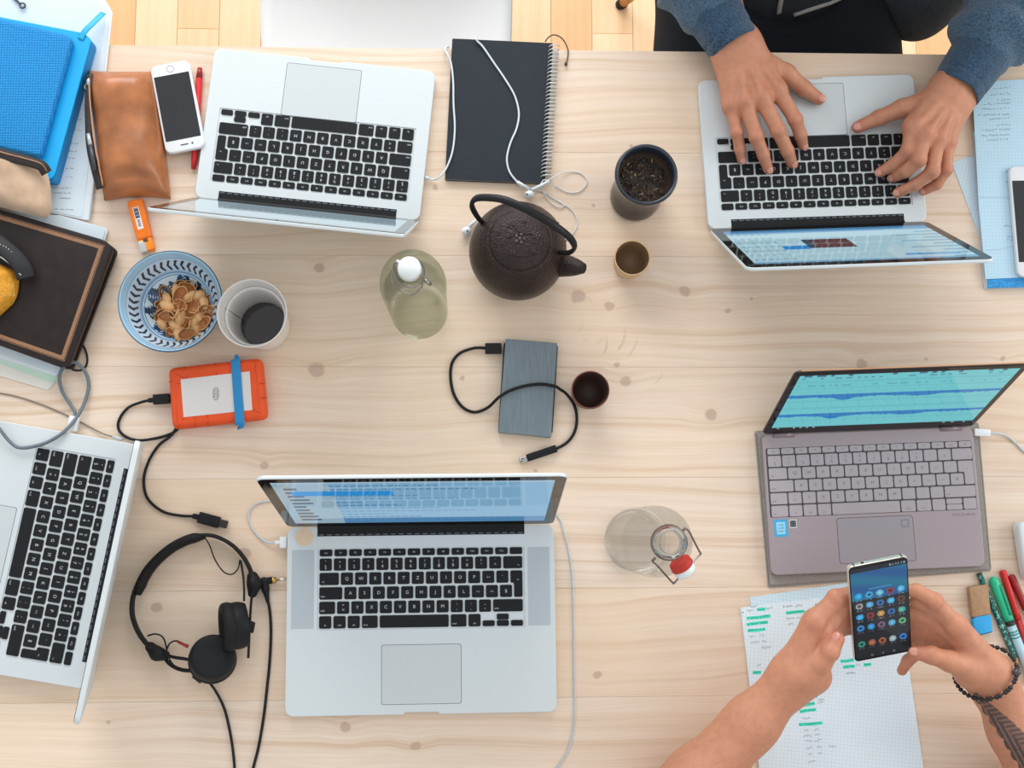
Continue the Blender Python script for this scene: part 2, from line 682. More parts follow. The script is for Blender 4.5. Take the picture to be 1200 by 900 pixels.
def pine_material():
    m = bpy.data.materials.new('pine wood')
    m.use_nodes = True
    N, LK = m.node_tree.nodes, m.node_tree.links
    b = N['Principled BSDF']
    geo = N.new('ShaderNodeNewGeometry')
    pos = geo.outputs['Position']
    info = N.new('ShaderNodeObjectInfo')
    K = [(374, 314, 8), (371, 434, 11), (310, 545, 6), (678, 347, 11), (714, 359, 7), (802, 341, 9), (853, 364, 4), (733, 447, 8),
         (833, 486, 9), (723, 427, 4), (542, 443, 4), (628, 552, 3), (1009, 427, 8), (405, 852, 8), (487, 874, 7), (184, 712, 8),
         (287, 648, 9), (510, 220, 4), (126, 847, 3), (1085, 420, 3), (695, 241, 3), (830, 138, 3), (700, 790, 6), (1175, 420, 4),
         (640, 780, 5), (880, 350, 3), (740, 170, 3)]
    knots = []
    for (px, py, r) in K:
        w = W(px, py, 0)
        knots.append((w.x, w.y, r * 0.0009))
    flat = N.new('ShaderNodeVectorMath'); flat.operation = 'MULTIPLY'
    LK.new(pos, flat.inputs[0]); flat.inputs[1].default_value = (1, 1, 0)
    wob = N.new('ShaderNodeTexNoise'); wob.inputs['Scale'].default_value = 60; wob.inputs['Detail'].default_value = 2
    LK.new(flat.outputs[0], wob.inputs['Vector'])
    wv = N.new('ShaderNodeVectorMath'); wv.operation = 'MULTIPLY_ADD'
    LK.new(wob.outputs['Color'], wv.inputs[0]); wv.inputs[1].default_value = (0.008, 0.008, 0)
    LK.new(flat.outputs[0], wv.inputs[2])
    off = N.new('ShaderNodeVectorMath'); off.operation = 'SUBTRACT'
    LK.new(wv.outputs[0], off.inputs[0]); off.inputs[1].default_value = (0.004, 0.004, 0)
    core, halo = knot_field(N, LK, off.outputs[0], knots, 1)
    sep = N.new('ShaderNodeSeparateXYZ'); LK.new(pos, sep.inputs[0])
    # grain coordinate bends round the knots and wanders slowly along the board
    slow = N.new('ShaderNodeTexNoise'); slow.inputs['Scale'].default_value = 3.2; slow.inputs['Detail'].default_value = 2
    sv = N.new('ShaderNodeCombineXYZ')
    LK.new(math_node(N, LK, 'MULTIPLY', sep.outputs[0], 0.55), sv.inputs[0])
    LK.new(sep.outputs[1], sv.inputs[1])
    LK.new(math_node(N, LK, 'MULTIPLY', info.outputs['Random'], 40.0), sv.inputs[2])
    LK.new(sv.outputs[0], slow.inputs['Vector'])
    gy = math_node(N, LK, 'MULTIPLY_ADD', slow.outputs['Fac'], 0.075, sep.outputs[1])
    gy = math_node(N, LK, 'MULTIPLY_ADD', halo, 0.0085, gy)
    gc = N.new('ShaderNodeCombineXYZ')
    LK.new(math_node(N, LK, 'MULTIPLY', sep.outputs[0], 0.9), gc.inputs[0])
    LK.new(math_node(N, LK, 'MULTIPLY', gy, 95.0), gc.inputs[1])
    LK.new(math_node(N, LK, 'MULTIPLY', info.outputs['Random'], 17.0), gc.inputs[2])
    g1 = N.new('ShaderNodeTexNoise'); g1.inputs['Scale'].default_value = 1.0; g1.inputs['Detail'].default_value = 3; g1.inputs['Roughness'].default_value = 0.65
    LK.new(gc.outputs[0], g1.inputs['Vector'])
    fc = N.new('ShaderNodeCombineXYZ')
    LK.new(math_node(N, LK, 'MULTIPLY', sep.outputs[0], 14.0), fc.inputs[0])
    LK.new(math_node(N, LK, 'MULTIPLY', gy, 620.0), fc.inputs[1])
    g2 = N.new('ShaderNodeTexNoise'); g2.inputs['Scale'].default_value = 1.0; g2.inputs['Detail'].default_value = 2
    LK.new(fc.outputs[0], g2.inputs['Vector'])
    big = N.new('ShaderNodeTexNoise'); big.inputs['Scale'].default_value = 3.0; big.inputs['Detail'].default_value = 3
    LK.new(sv.outputs[0], big.inputs['Vector'])
    ramp = N.new('ShaderNodeValToRGB')
    cr_ = ramp.color_ramp
    cr_.elements[0].position = 0.30; cr_.elements[0].color = L4((212, 185, 158))
    cr_.elements[1].position = 0.62; cr_.elements[1].color = L4((232, 215, 197))
    e = cr_.elements.new(0.45); e.color = L4((226, 205, 184))
    LK.new(g1.outputs['Fac'], ramp.inputs[0])
    def mix(fac, c1, c2):
        n = N.new('ShaderNodeMix'); n.data_type = 'RGBA'
        if isinstance(fac, (int, float)):
            n.inputs['Factor'].default_value = fac
        else:
            LK.new(fac, n.inputs['Factor'])
        for k, c in ((6, c1), (7, c2)):
            if isinstance(c, tuple):
                n.inputs[k].default_value = c
            else:
                LK.new(c, n.inputs[k])
        return n.outputs[2]
    fine = N.new('ShaderNodeMapRange'); LK.new(g2.outputs['Fac'], fine.inputs[0])
    fine.inputs[1].default_value = 0.35; fine.inputs[2].default_value = 0.7; fine.inputs[3].default_value = 0.0; fine.inputs[4].default_value = 0.30
    c = mix(fine.outputs[0], ramp.outputs[0], L4((206, 178, 152)))
    bm_ = N.new('ShaderNodeMapRange'); LK.new(big.outputs['Fac'], bm_.inputs[0])
    bm_.inputs[1].default_value = 0.42; bm_.inputs[2].default_value = 0.75; bm_.inputs[4].default_value = 0.6
    c = mix(bm_.outputs[0], c, L4((230, 200, 168)))
    hh = N.new('ShaderNodeMapRange'); LK.new(halo, hh.inputs[0]); hh.inputs[1].default_value = 0.45; hh.inputs[2].default_value = 1.6; hh.inputs[4].default_value = 0.45
    c = mix(hh.outputs[0], c, L4((214, 182, 152)))
    kn = N.new('ShaderNodeTexNoise'); kn.inputs['Scale'].default_value = 420
    LK.new(flat.outputs[0], kn.inputs['Vector'])
    kr = N.new('ShaderNodeValToRGB')
    kr.color_ramp.elements[0].position = 0.15; kr.color_ramp.elements[0].color = L4((168, 132, 108))
    kr.color_ramp.elements[1].position = 0.95; kr.color_ramp.elements[1].color = L4((176, 146, 130))
    ke = kr.color_ramp.elements.new(0.5); ke.color = L4((138, 104, 86))
    LK.new(core, kr.inputs[0])
    kc = mix(math_node(N, LK, 'MULTIPLY', kn.outputs['Fac'], .55), kr.outputs[0], L4((196, 170, 156)))
    cc = N.new('ShaderNodeMath'); cc.operation = 'MULTIPLY'; cc.use_clamp = True
    LK.new(core, cc.inputs[0]); cc.inputs[1].default_value = 0.68
    c = mix(cc.outputs[0], c, kc)
    # dried tea rings left by cups
    rs = None
    for (px, py, r, th) in ((652, 366, 36, 1.0), (664, 372, 36, .9), (684, 378, 30, 1.1), (700, 388, 34, 1.0), (712, 392, 36, .8), (742, 420, 40, 0.7), (690, 402, 22, 0.9), (545, 440, 30, 0.6)):
        w = W(px, py, 0)
        s = N.new('ShaderNodeVectorMath'); s.operation = 'DISTANCE'
        LK.new(flat.outputs[0], s.inputs[0]); s.inputs[1].default_value = (w.x, w.y, 0)
        d = math_node(N, LK, 'ABSOLUTE', math_node(N, LK, 'SUBTRACT', s.outputs['Value'], r * 0.00115))
        mr_ = N.new('ShaderNodeMapRange'); mr_.interpolation_type = 'SMOOTHSTEP'; LK.new(d, mr_.inputs[0])
        mr_.inputs[1].default_value = 0.0032 * th; mr_.inputs[2].default_value = 0.0004
        sd_ = N.new('ShaderNodeMapRange'); LK.new(math_node(N, LK, 'SUBTRACT', sep.outputs[0], w.x), sd_.inputs[0])
        sd_.inputs[1].default_value = r * .0004; sd_.inputs[2].default_value = r * .0009
        ro = math_node(N, LK, 'MULTIPLY', mr_.outputs[0], sd_.outputs[0])
        rs = ro if rs is None else math_node(N, LK, 'ADD', rs, ro)
    rn = N.new('ShaderNodeTexNoise'); rn.inputs['Scale'].default_value = 22; rn.inputs['Detail'].default_value = 5
    LK.new(flat.outputs[0], rn.inputs['Vector'])
    rm = N.new('ShaderNodeMapRange'); LK.new(rn.outputs['Fac'], rm.inputs[0]); rm.inputs[1].default_value = 0.5; rm.inputs[2].default_value = 0.68; rm.inputs[4].default_value = 0.42
    rf = N.new('ShaderNodeMath'); rf.operation = 'MULTIPLY'; rf.use_clamp = True
    LK.new(rs, rf.inputs[0]); LK.new(rm.outputs[0], rf.inputs[1])
    c = mix(rf.outputs[0], c, L4((168, 132, 104)))
    LK.new(c, b.inputs['Base Color'])
    b.inputs['Roughness'].default_value = 0.42
    b.inputs['Specular IOR Level'].default_value = 0.42
    bp = N.new('ShaderNodeBump'); bp.inputs['Strength'].default_value = 0.12; bp.inputs['Distance'].default_value = 0.0006
    LK.new(g1.outputs['Fac'], bp.inputs['Height']); LK.new(bp.outputs[0], b.inputs['Normal'])
    return m


def floor_material():
    m = bpy.data.materials.new('oak floor wood')
    m.use_nodes = True
    N, LK = m.node_tree.nodes, m.node_tree.links
    b = N['Principled BSDF']
    info = N.new('ShaderNodeObjectInfo')
    geo = N.new('ShaderNodeNewGeometry')
    mp = N.new('ShaderNodeVectorMath'); mp.operation = 'MULTIPLY'
    LK.new(geo.outputs['Position'], mp.inputs[0]); mp.inputs[1].default_value = (70, 3, 1)
    ad = N.new('ShaderNodeVectorMath'); ad.operation = 'ADD'
    LK.new(mp.outputs[0], ad.inputs[0])
    cx = N.new('ShaderNodeCombineXYZ'); LK.new(math_node(N, LK, 'MULTIPLY', info.outputs['Random'], 60), cx.inputs[2]); LK.new(cx.outputs[0], ad.inputs[1])
    no = N.new('ShaderNodeTexNoise'); no.inputs['Scale'].default_value = 1; no.inputs['Detail'].default_value = 4
    LK.new(ad.outputs[0], no.inputs['Vector'])
    r1 = N.new('ShaderNodeValToRGB')
    r1.color_ramp.elements[0].color = L4((226, 178, 124)); r1.color_ramp.elements[1].color = L4((245, 219, 182))
    LK.new(info.outputs['Random'], r1.inputs[0])
    mx = N.new('ShaderNodeMix'); mx.data_type = 'RGBA'; mx.blend_type = 'MULTIPLY'
    mr_ = N.new('ShaderNodeMapRange'); LK.new(no.outputs['Fac'], mr_.inputs[0]); mr_.inputs[1].default_value = 0.4; mr_.inputs[2].default_value = 0.75; mr_.inputs[4].default_value = 0.6
    LK.new(mr_.outputs[0], mx.inputs['Factor']); LK.new(r1.outputs[0], mx.inputs[6]); mx.inputs[7].default_value = (0.86, 0.78, 0.68, 1)
    LK.new(mx.outputs[2], b.inputs['Base Color'])
    b.inputs['Roughness'].default_value = 0.35
    return m


PINE = pine_material()
OAK = floor_material()

# ------------------------------------------------------------------ floor and its planks
floor = mk('floor', [(-3, -2.5, -0.02), (3, -2.5, -0.02), (3, 3.2, -0.02), (-3, 3.2, -0.02), (-3, -2.5, -0.006), (3, -2.5, -0.006), (3, 3.2, -0.006), (-3, 3.2, -0.006)],
           [(3, 2, 1, 0), (4, 5, 6, 7), (0, 1, 5, 4), (1, 2, 6, 5), (2, 3, 7, 6), (3, 0, 4, 7)], OAK)
floor['kind'] = 'structure'
floor['label'] = 'pale orange oak strip floor beyond the table'
PLK = {}


def plank(x0, x1, y0, y1):
    w, l = round(x1 - x0, 4), round(y1 - y0, 3)
    key = (w, l)
    if key not in PLK:
        g = prism([(-w / 2, -l / 2), (w / 2, -l / 2), (w / 2, l / 2), (-w / 2, l / 2)], -0.006, 0.0, 0.0009, steps=1)
        o = g.obj('plank', OAK, floor, local=True)
        PLK[key] = o.data
    else:
        o = bpy.data.objects.new('plank', PLK[key])
        COL.objects.link(o)
        o.parent = floor
    c = ORG['floor']
    o.location = ((x0 + x1) / 2 - c[0], (y0 + y1) / 2 - c[1], 0.0 - c[2])


PW = 0.088
xs = -1.32
row = 0
while xs < 1.45:
    y = 0.10 - (0.47, 0.18, 0.36, 0.05, 0.27)[row % 5]
    k = 0
    while y < 2.0:
        plank(xs, xs + PW - 0.0005, y, y + 0.4995)
        y += 0.5
        k += 1
    xs += PW
    row += 1

# ------------------------------------------------------------------ the table
TX0, TX1, TY0, TY1 = -1.12, 1.18, -0.44, 0.684
table = thing('table', 'long pale pine table covered with laptops cables and cups', 'table', (0, 0.12, 0))
seams = [TY0]
for py in (818, 690, 560, 430, 300, 178):
    seams.append(W(600, py, 0).y)
seams.append(TY1)
seams = sorted(seams)
for a, b_ in zip(seams[:-1], seams[1:]):
    e = 0.0001
    g = prism([(TX0, a + e), (TX1, a + e), (TX1, b_ - e), (TX0, b_ - e)], T - 0.032, T, 0.00025, steps=1)
    g.obj('board', PINE, table)
under = pm('pine frame', (206, 180, 150), 0.55, nz=(30, 0.12), stretch=(1, 12, 12))
g = G()
for (x0, x1, y0, y1) in ((TX0 + .1, TX1 - .1, TY0 + .09, TY0 + .112), (TX0 + .1, TX1 - .1, TY1 - .112, TY1 - .09), (TX0 + .1, TX0 + .122, TY0 + .09, TY1 - .09), (TX1 - .122, TX1 - .1, TY0 + .09, TY1 - .09)):
    prism([(x0, y0), (x1, y0), (x1, y1), (x0, y1)], T - 0.12, T - 0.032, 0, g)
g.obj('apron', under, table)
for sx in (TX0 + .12, TX1 - .12):
    for sy in (TY0 + .11, TY1 - .11):
        prism(rrect(.07, .07, .006, 3, sx, sy), 0, T - 0.032, .002).obj('leg', under, table)

# ------------------------------------------------------------------ chairs
CH_WHITE = pm('white chair shell', (236, 240, 242), 0.32, nz=(8, 0.02))
CH_WOOD = pm('beech dowel', (196, 140, 84), 0.5, nz=(20, 0.15), stretch=(10, 10, 1))
BLACK_RUB = pm('black rubber', (30, 31, 33), 0.6, nz=(90, 0.1), spec=.25)


def chair(name, label, cx, cy, rz, feet, back=0.36):
    t = thing(name, label, 'chair', (cx, cy, 0), rz, 'white shell chairs')
    # bucket shell: seat runs into the backrest; v from the front lip to the top of the back
    nu, nv = 22, 30
    V, F = [], []
    for j in range(nv + 1):
        v = j / nv
        if v < 0.5:
            s = v / 0.5
            yc, zc = -0.215 + 0.40 * s, 0.445 - 0.03 * math.sin(s * math.pi) - 0.02 * (1 - s) ** 6
            half = 0.215 * (0.90 + 0.10 * math.sin(min(1, s * 1.6) * math.pi / 2)) * (1 if s > .15 else (0.72 + 0.28 * math.sin(s / .15 * math.pi / 2)))
            lift = 0.035
        else:
            s = (v - 0.5) / 0.5
            yc, zc = 0.185 + 0.075 * math.sin(s * math.pi / 2) * 1.0 + 0.03 * s, 0.445 + back * s ** 1.15
            half = 0.215 * (1 - 0.18 * s) * (1 if s < .8 else math.sqrt(max(0.04, 1 - ((s - .8) / .2) ** 2 * .96)))
            lift = 0.0
        for i in range(nu + 1):
            u = -1 + 2 * i / nu
            x = half * u
            if v < 0.5:
                V.append((x, yc, zc + lift * abs(u) ** 3 * (0.3 + 0.7 * v * 2)))
            else:
                V.append((x, yc - 0.05 * abs(u) ** 2.2, zc + lift))
    for j in range(nv):
        for i in range(nu):
            a = j * (nu + 1) + i
            F.append((a, a + 1, a + nu + 2, a + nu + 1))
    o = mk('shell', V, F, CH_WHITE, t, local=True, smooth=True)
    sm = o.modifiers.new('thickness', 'SOLIDIFY'); sm.thickness = 0.008; sm.offset = -1
    for (fx, fy) in feet:
        top = np.array([fx * 0.52, fy * 0.55, 0.405]); ft = np.array([fx, fy, 0.0])
        d = ft - top
        lg = tube([top, top + d * 0.5, top + d * 0.965], [0.013, 0.0125, 0.010], 12).obj('leg', CH_WOOD, t, local=True, smooth=True)
        tube([top + d * 0.96, ft + np.array([0, 0, 0.001])], 0.0118, 12).obj('foot', BLACK_RUB, lg, local=True)
    g = G()
    for i in range(4):
        a, b_ = feet[i], feet[(i + 1) % 4]
        tube([(a[0] * .66, a[1] * .68, .30), (b_[0] * .66, b_[1] * .68, .30)], 0.004, 8, g=g)
    tube([(feet[0][0] * .55, feet[0][1] * .57, .385), (feet[2][0] * .55, feet[2][1] * .57, .385)], .006, 8, g=g)
    tube([(feet[1][0] * .55, feet[1][1] * .57, .385), (feet[3][0] * .55, feet[3][1] * .57, .385)], .006, 8, g=g)
    g.obj('brace', BLACK_RUB, t, local=True)
    return t


SQ = [(-.19, -.2), (.19, -.2), (.19, .2), (-.19, .2)]
chair('shell_chair', 'empty white moulded chair pushed under the far table edge', -0.142, 0.865, 0, SQ, 0.17)  # unseen backrest lowered so window light reaches the seat
chair('shell_chair', 'white moulded chair under the person in the blue hoodie, one wooden leg showing', 0.545, 0.985, 0,
      [(-.219, -.2), (.19, -.2), (.19, .13), (-.219, .13)])

# ------------------------------------------------------------------ laptops
ALU = pm('aluminium', (211, 219, 221), 0.42, 0.2, nz=(500, 0.02), bump=(2500, 0.03, 0.0002))
ALU_PAD = pm('trackpad glass', (203, 210, 212), 0.34, 0.2, nz=(300, 0.015))
GAP = pm('dark gap', (96, 106, 114), 0.6)
KEYB = pm('black key plastic', (28, 29, 32), 0.55, nz=(300, 0.08), spec=.25)
KEYL = pm('white key print', (196, 200, 204), 0.5, nz=(300, 0.05))
HINGE = pm('black hinge plastic', (26, 28, 31), 0.5, nz=(200, 0.1), spec=.25)
BEZ = pm('black screen glass', (20, 18, 18), 0.06, nz=(100, 0.05), spec=.4)
SCR = pm('screen picture', (0, 0, 0), 0.05, attr=True, emit=0.74, spec=.38)
GRILLE = pm('perforated speaker grille', (184, 194, 200), 0.55, 0.3, nz=(2200, 0.10))
WHITE_PL = pm('white plastic', (226, 230, 232), 0.35, nz=(60, 0.02))
ROSE = pm('rose grey aluminium', (164, 152, 157), 0.42, 0.3, nz=(500, 0.03))
ROSE_KEY = pm('rose grey key plastic', (172, 163, 169), 0.5, nz=(300, 0.03))
ROSE_PAD = pm('rose grey touchpad', (158, 150, 158), 0.36, 0.2, nz=(300, 0.02))
ROSE_TXT = pm('grey key print', (112, 104, 110), 0.5, nz=(300, 0.03))
WELL_DK = pm('dark keyboard well', (84, 76, 80), 0.6, nz=(200, 0.05))
COPPER = pm('copper lid edge', (206, 160, 122), 0.35, 0.5, nz=(200, 0.04))

ROWS_MBP = [
    [('esc', 1.036)] + [('F%d' % i, 1.036) for i in range(1, 13)] + [('', 1.036)],
    [(c, 1) for c in ('§', '1', '2', '3', '4', '5', '6', '7', '8', '9', '0', "'", '^')] + [('<-', 1.5)],
    [('->|', 1.5)] + [(c, 1) for c in ('Q', 'W', 'E', 'R', 'T', 'Z', 'U', 'I', 'O', 'P', 'è ü', '¨')] + [('ENTER', 1)],
    [('caps', 1.75)] + [(c, 1) for c in ('A', 'S', 'D', 'F', 'G', 'H', 'J', 'K', 'L', 'é ö', 'à ä', '$')] + [(None, .75)],
    [('shift', 1.25)] + [(c, 1) for c in ('<', 'Y', 'X', 'C', 'V', 'B', 'N', 'M', ',', '.', '-')] + [('shift', 2.25)],
    [('fn', 1), ('ctrl', 1), ('alt', 1), ('cmd', 1.25), ('', 5), ('cmd', 1.25), ('alt', 1), ('LEFT', 1), ('UPDN', 1), ('RIGHT', 1)],
]
ROWS_ASUS = [
    [('esc', .967)] + [('F%d' % i, .967) for i in range(1, 13)] + [('prt', .967), ('del', .967)],
    [(c, 1) for c in ('§', '1', '2', '3', '4', '5', '6', '7', '8', '9', '0', "'", '^')] + [('<-', 1.5)],
    [('tab', 1.35)] + [(c, 1) for c in ('Q', 'W', 'E', 'R', 'T', 'Z', 'U', 'I', 'O', 'P', 'è ü', '¨')] + [('ENTER', 1.15)],
    [('capslk', 1.75)] + [(c, 1) for c in ('A', 'S', 'D', 'F', 'G', 'H', 'J', 'K', 'L', 'é ö', 'à ä', '$')] + [(None, .75)],
    [('shift', 1.25)] + [(c, 1) for c in ('<', 'Y', 'X', 'C', 'V', 'B', 'N', 'M', ',', '.', '-')] + [('shift', 2.25)],
    [('ctrl', 1.25), ('fn', 1), ('win', 1), ('alt', 1), ('', 4.85), ('alt gr', 1.1), ('ctrl', 1.1), ('LEFTF', 1), ('UPDN', 1.2), ('RIGHTF', 1)],
]
KEYMESH = {}


def key_mesh(w, d, leg, style, hgt=0.0013):
    key = (round(w, 5), round(d, 5), leg, style)
    if key in KEYMESH:
        return KEYMESH[key]
    g = prism(rrect(w, d, 0.0014, 1), 0, hgt, 0)
    if leg:
        size = 0.0062 if len(leg) == 1 else 0.0034
        V, F = text_geo(leg, size)
        ox = oy = 0.0
        if leg in ('shift', 'caps', 'capslk', 'tab', '->|', 'ctrl', 'fn', 'alt', 'cmd', 'win', 'alt gr'):
            ox, oy = -w / 2 + 0.0045 if w > 0.02 else 0.0, -d / 2 + 0.0042
        if leg == '<-':
            ox, oy = w / 2 - 0.005, -d / 2 + 0.0045
        g.add([(v[0] + ox, v[1] + oy, hgt + 0.00004) for v in V], F, 1)
        if leg in '1234567890' or leg in ('§', "'", '^', ',', '.', '-', '<'):
            up = dict(zip("1234567890§'^,.-<", '+"*c%&/()=°?`;:_>'))[leg]
            g2 = G()
            sh = [(v[0], v[1] - 0.0030, hgt + 0.00004) for v in V]
            g.V[-len(V):] = [tuple(q) for q in sh]
            V2, F2 = text_geo(up, 0.0050)
            g.add([(v[0], v[1] + 0.0034, hgt + 0.00004) for v in V2], F2, 1)
    me = bpy.data.meshes.new('key')
    me.from_pydata(g.V, [], g.F)
    for m in ((KEYB, KEYL) if style == 'mbp' else (ROSE_KEY, ROSE_TXT)):
        me.materials.append(m)
    me.polygons.foreach_set('material_index', np.asarray(g.M, dtype=np.int32))
    me.update()
    KEYMESH[key] = me
    return me


def keyboard(parent, rows, style, u, pitch, hfn, gap, x0, ytop, z):
    """Every key is an object of its own; ytop is the upper edge of the function row."""
    def put(me, x, y):
        o = bpy.data.objects.new('key', me)
        COL.objects.link(o)
        o.parent = parent
        o.location = (x, y, z)
    y = ytop
    for ri, rw in enumerate(rows):
        h = hfn if ri == 0 else pitch - gap
        x = x0
        for (leg, wu) in rw:
            w = wu * u - gap
            cx, cy = x + wu * u / 2 - 0.0, y - h / 2
            if leg == 'ENTER':
                wl = 0.75 * u - gap
                P = [(w / 2, h / 2), (-w / 2, h / 2), (-w / 2, -h / 2), (w / 2 - wl, -h / 2), (w / 2 - wl, -h / 2 - pitch), (w / 2, -h / 2 - pitch)]
                k = (style, 'ENTER', round(u, 5))
                if k not in KEYMESH:
                    g = prism(roundpoly(P, 0.0014, 1), 0, 0.0013, 0)
                    V, F = text_geo('<-', 0.004)
                    g.add([(v[0] + .002, v[1] - .004, 0.00134) for v in V], F, 1)
                    me = bpy.data.meshes.new('key')
                    me.from_pydata(g.V, [], g.F)
                    for m in ((KEYB, KEYL) if style == 'mbp' else (ROSE_KEY, ROSE_TXT)):
                        me.materials.append(m)
                    me.polygons.foreach_set('material_index', np.asarray(g.M, dtype=np.int32))
                    KEYMESH[k] = me
                put(KEYMESH[k], cx, cy)
            elif leg is None:
                pass
            elif leg in ('LEFT', 'RIGHT'):
                put(key_mesh(w, h * 0.47, '<' if False else '', style), cx, cy - h * 0.265)
            elif leg == 'UPDN':
                put(key_mesh(w, h * 0.48, '', style), cx, cy + h * 0.26)
                put(key_mesh(w, h * 0.48, '', style), cx, cy - h * 0.26)
            elif leg in ('LEFTF', 'RIGHTF'):
                put(key_mesh(w, h, '', style), cx, cy)
            else:
                put(key_mesh(w, h, leg, style), cx, cy)
            x += wu * u
        y -= h + gap


def deck(parent, name, outline, well, z0, z1, depth, mat, wmat, bev=0.0012):
    """Base shell: outline with a recessed keyboard well."""
    outline, well = ccw(outline), ccw(well)
    bm = bmesh.new()
    n = len(outline)
    rings = []
    for (d, z) in ((bev * 1.5, z0), (0, z0 + bev * 1.5), (0, z1 - bev * .6), (bev * .25, z1 - bev * .15), (bev * .7, z1)):
        rings.append([bm.verts.new((p[0], p[1], z)) for p in (inset(outline, d) if d else outline)])
    for a, b_ in zip(rings[:-1], rings[1:]):
        for i in range(n):
            bm.faces.new((a[i], a[(i + 1) % n], b_[(i + 1) % n], b_[i]))
    bm.faces.new(rings[0][::-1])
    w1 = [bm.verts.new((p[0], p[1], z1)) for p in well]
    w0 = [bm.verts.new((p[0], p[1], z1 - depth)) for p in well]
    k = len(well)
    for i in range(k):
        f = bm.faces.new((w1[(i + 1) % k], w1[i], w0[i], w0[(i + 1) % k]))
    f = bm.faces.new(w0)
    f.material_index = 1
    ed = []
    for L in (rings[-1], w1):
        for i in range(len(L)):
            a, b_ = L[i], L[(i + 1) % len(L)]
            ed.append(bm.edges.get((a, b_)) or bm.edges.new((a, b_)))
    r = bmesh.ops.triangle_fill(bm, edges=ed, use_beauty=True)
    for f in r['geom']:
        if isinstance(f, bmesh.types.BMFace):
            f.normal_update()
            if f.normal.z < 0:
                f.normal_flip()
    me = bpy.data.meshes.new(name)
    bm.to_mesh(me)
    bm.free()
    me.materials.append(mat)
    me.materials.append(wmat)
    o = bpy.data.objects.new(name, me)
    COL.objects.link(o)
    o.parent = parent
    ORG[o.name] = np.zeros(3)
    return o


def picture(name, parent, x0, x1, y0, y1, z, nx, ny, fn, mat, bow=None):
    """A flat screen whose picture is stored as face colours."""
    xs_, ys_ = np.linspace(x0, x1, nx + 1), np.linspace(y0, y1, ny + 1)
    V = np.array([(x, y, z) for y in ys_ for x in xs_])
    F = [(j * (nx + 1) + i, j * (nx + 1) + i + 1, (j + 1) * (nx + 1) + i + 1, (j + 1) * (nx + 1) + i) for j in range(ny) for i in range(nx)]
    c = np.ones((nx * ny * 4, 4), dtype=np.float32)
    k = 0
    for j in range(ny):
        for i in range(nx):
            c[k:k + 4, :3] = lin(fn((i + .5) / nx, (j + .5) / ny))
            k += 4
    return mk(name, V, F, mat, parent, local=True, col=('CORNER', c))


def apple_mark(g, cx, cy, s, z, flip=1):
    P = []
    for k in range(40):
        a = 2 * math.pi * k / 40
        r = 1 + 0.10 * math.cos(2 * a) - 0.06 * abs(math.sin(a)) - (0.16 * math.exp(-((a - math.pi / 2) / .25) ** 2)) - (0.10 * math.exp(-((a - 3 * math.pi / 2) / .2) ** 2))
        x, y = r * math.cos(a) * .92, r * math.sin(a)
        d = math.hypot(x - 1.15, y - .1)
        if d < .48:
            q = .48 / max(d, 1e-3)
            x, y = 1.15 + (x - 1.15) * q, .1 + (y - .1) * q
        P.append((cx + flip * s * x, cy + s * y))
    g.add([(p[0], p[1], z) for p in P], [tuple(range(40))])
    Lf = [(0.02, 1.12), (.10, 1.42), (.42, 1.68), (.36, 1.36)]
    g.add([(cx + flip * s * p[0], cy + s * p[1], z) for p in Lf], [(0, 1, 2, 3)])


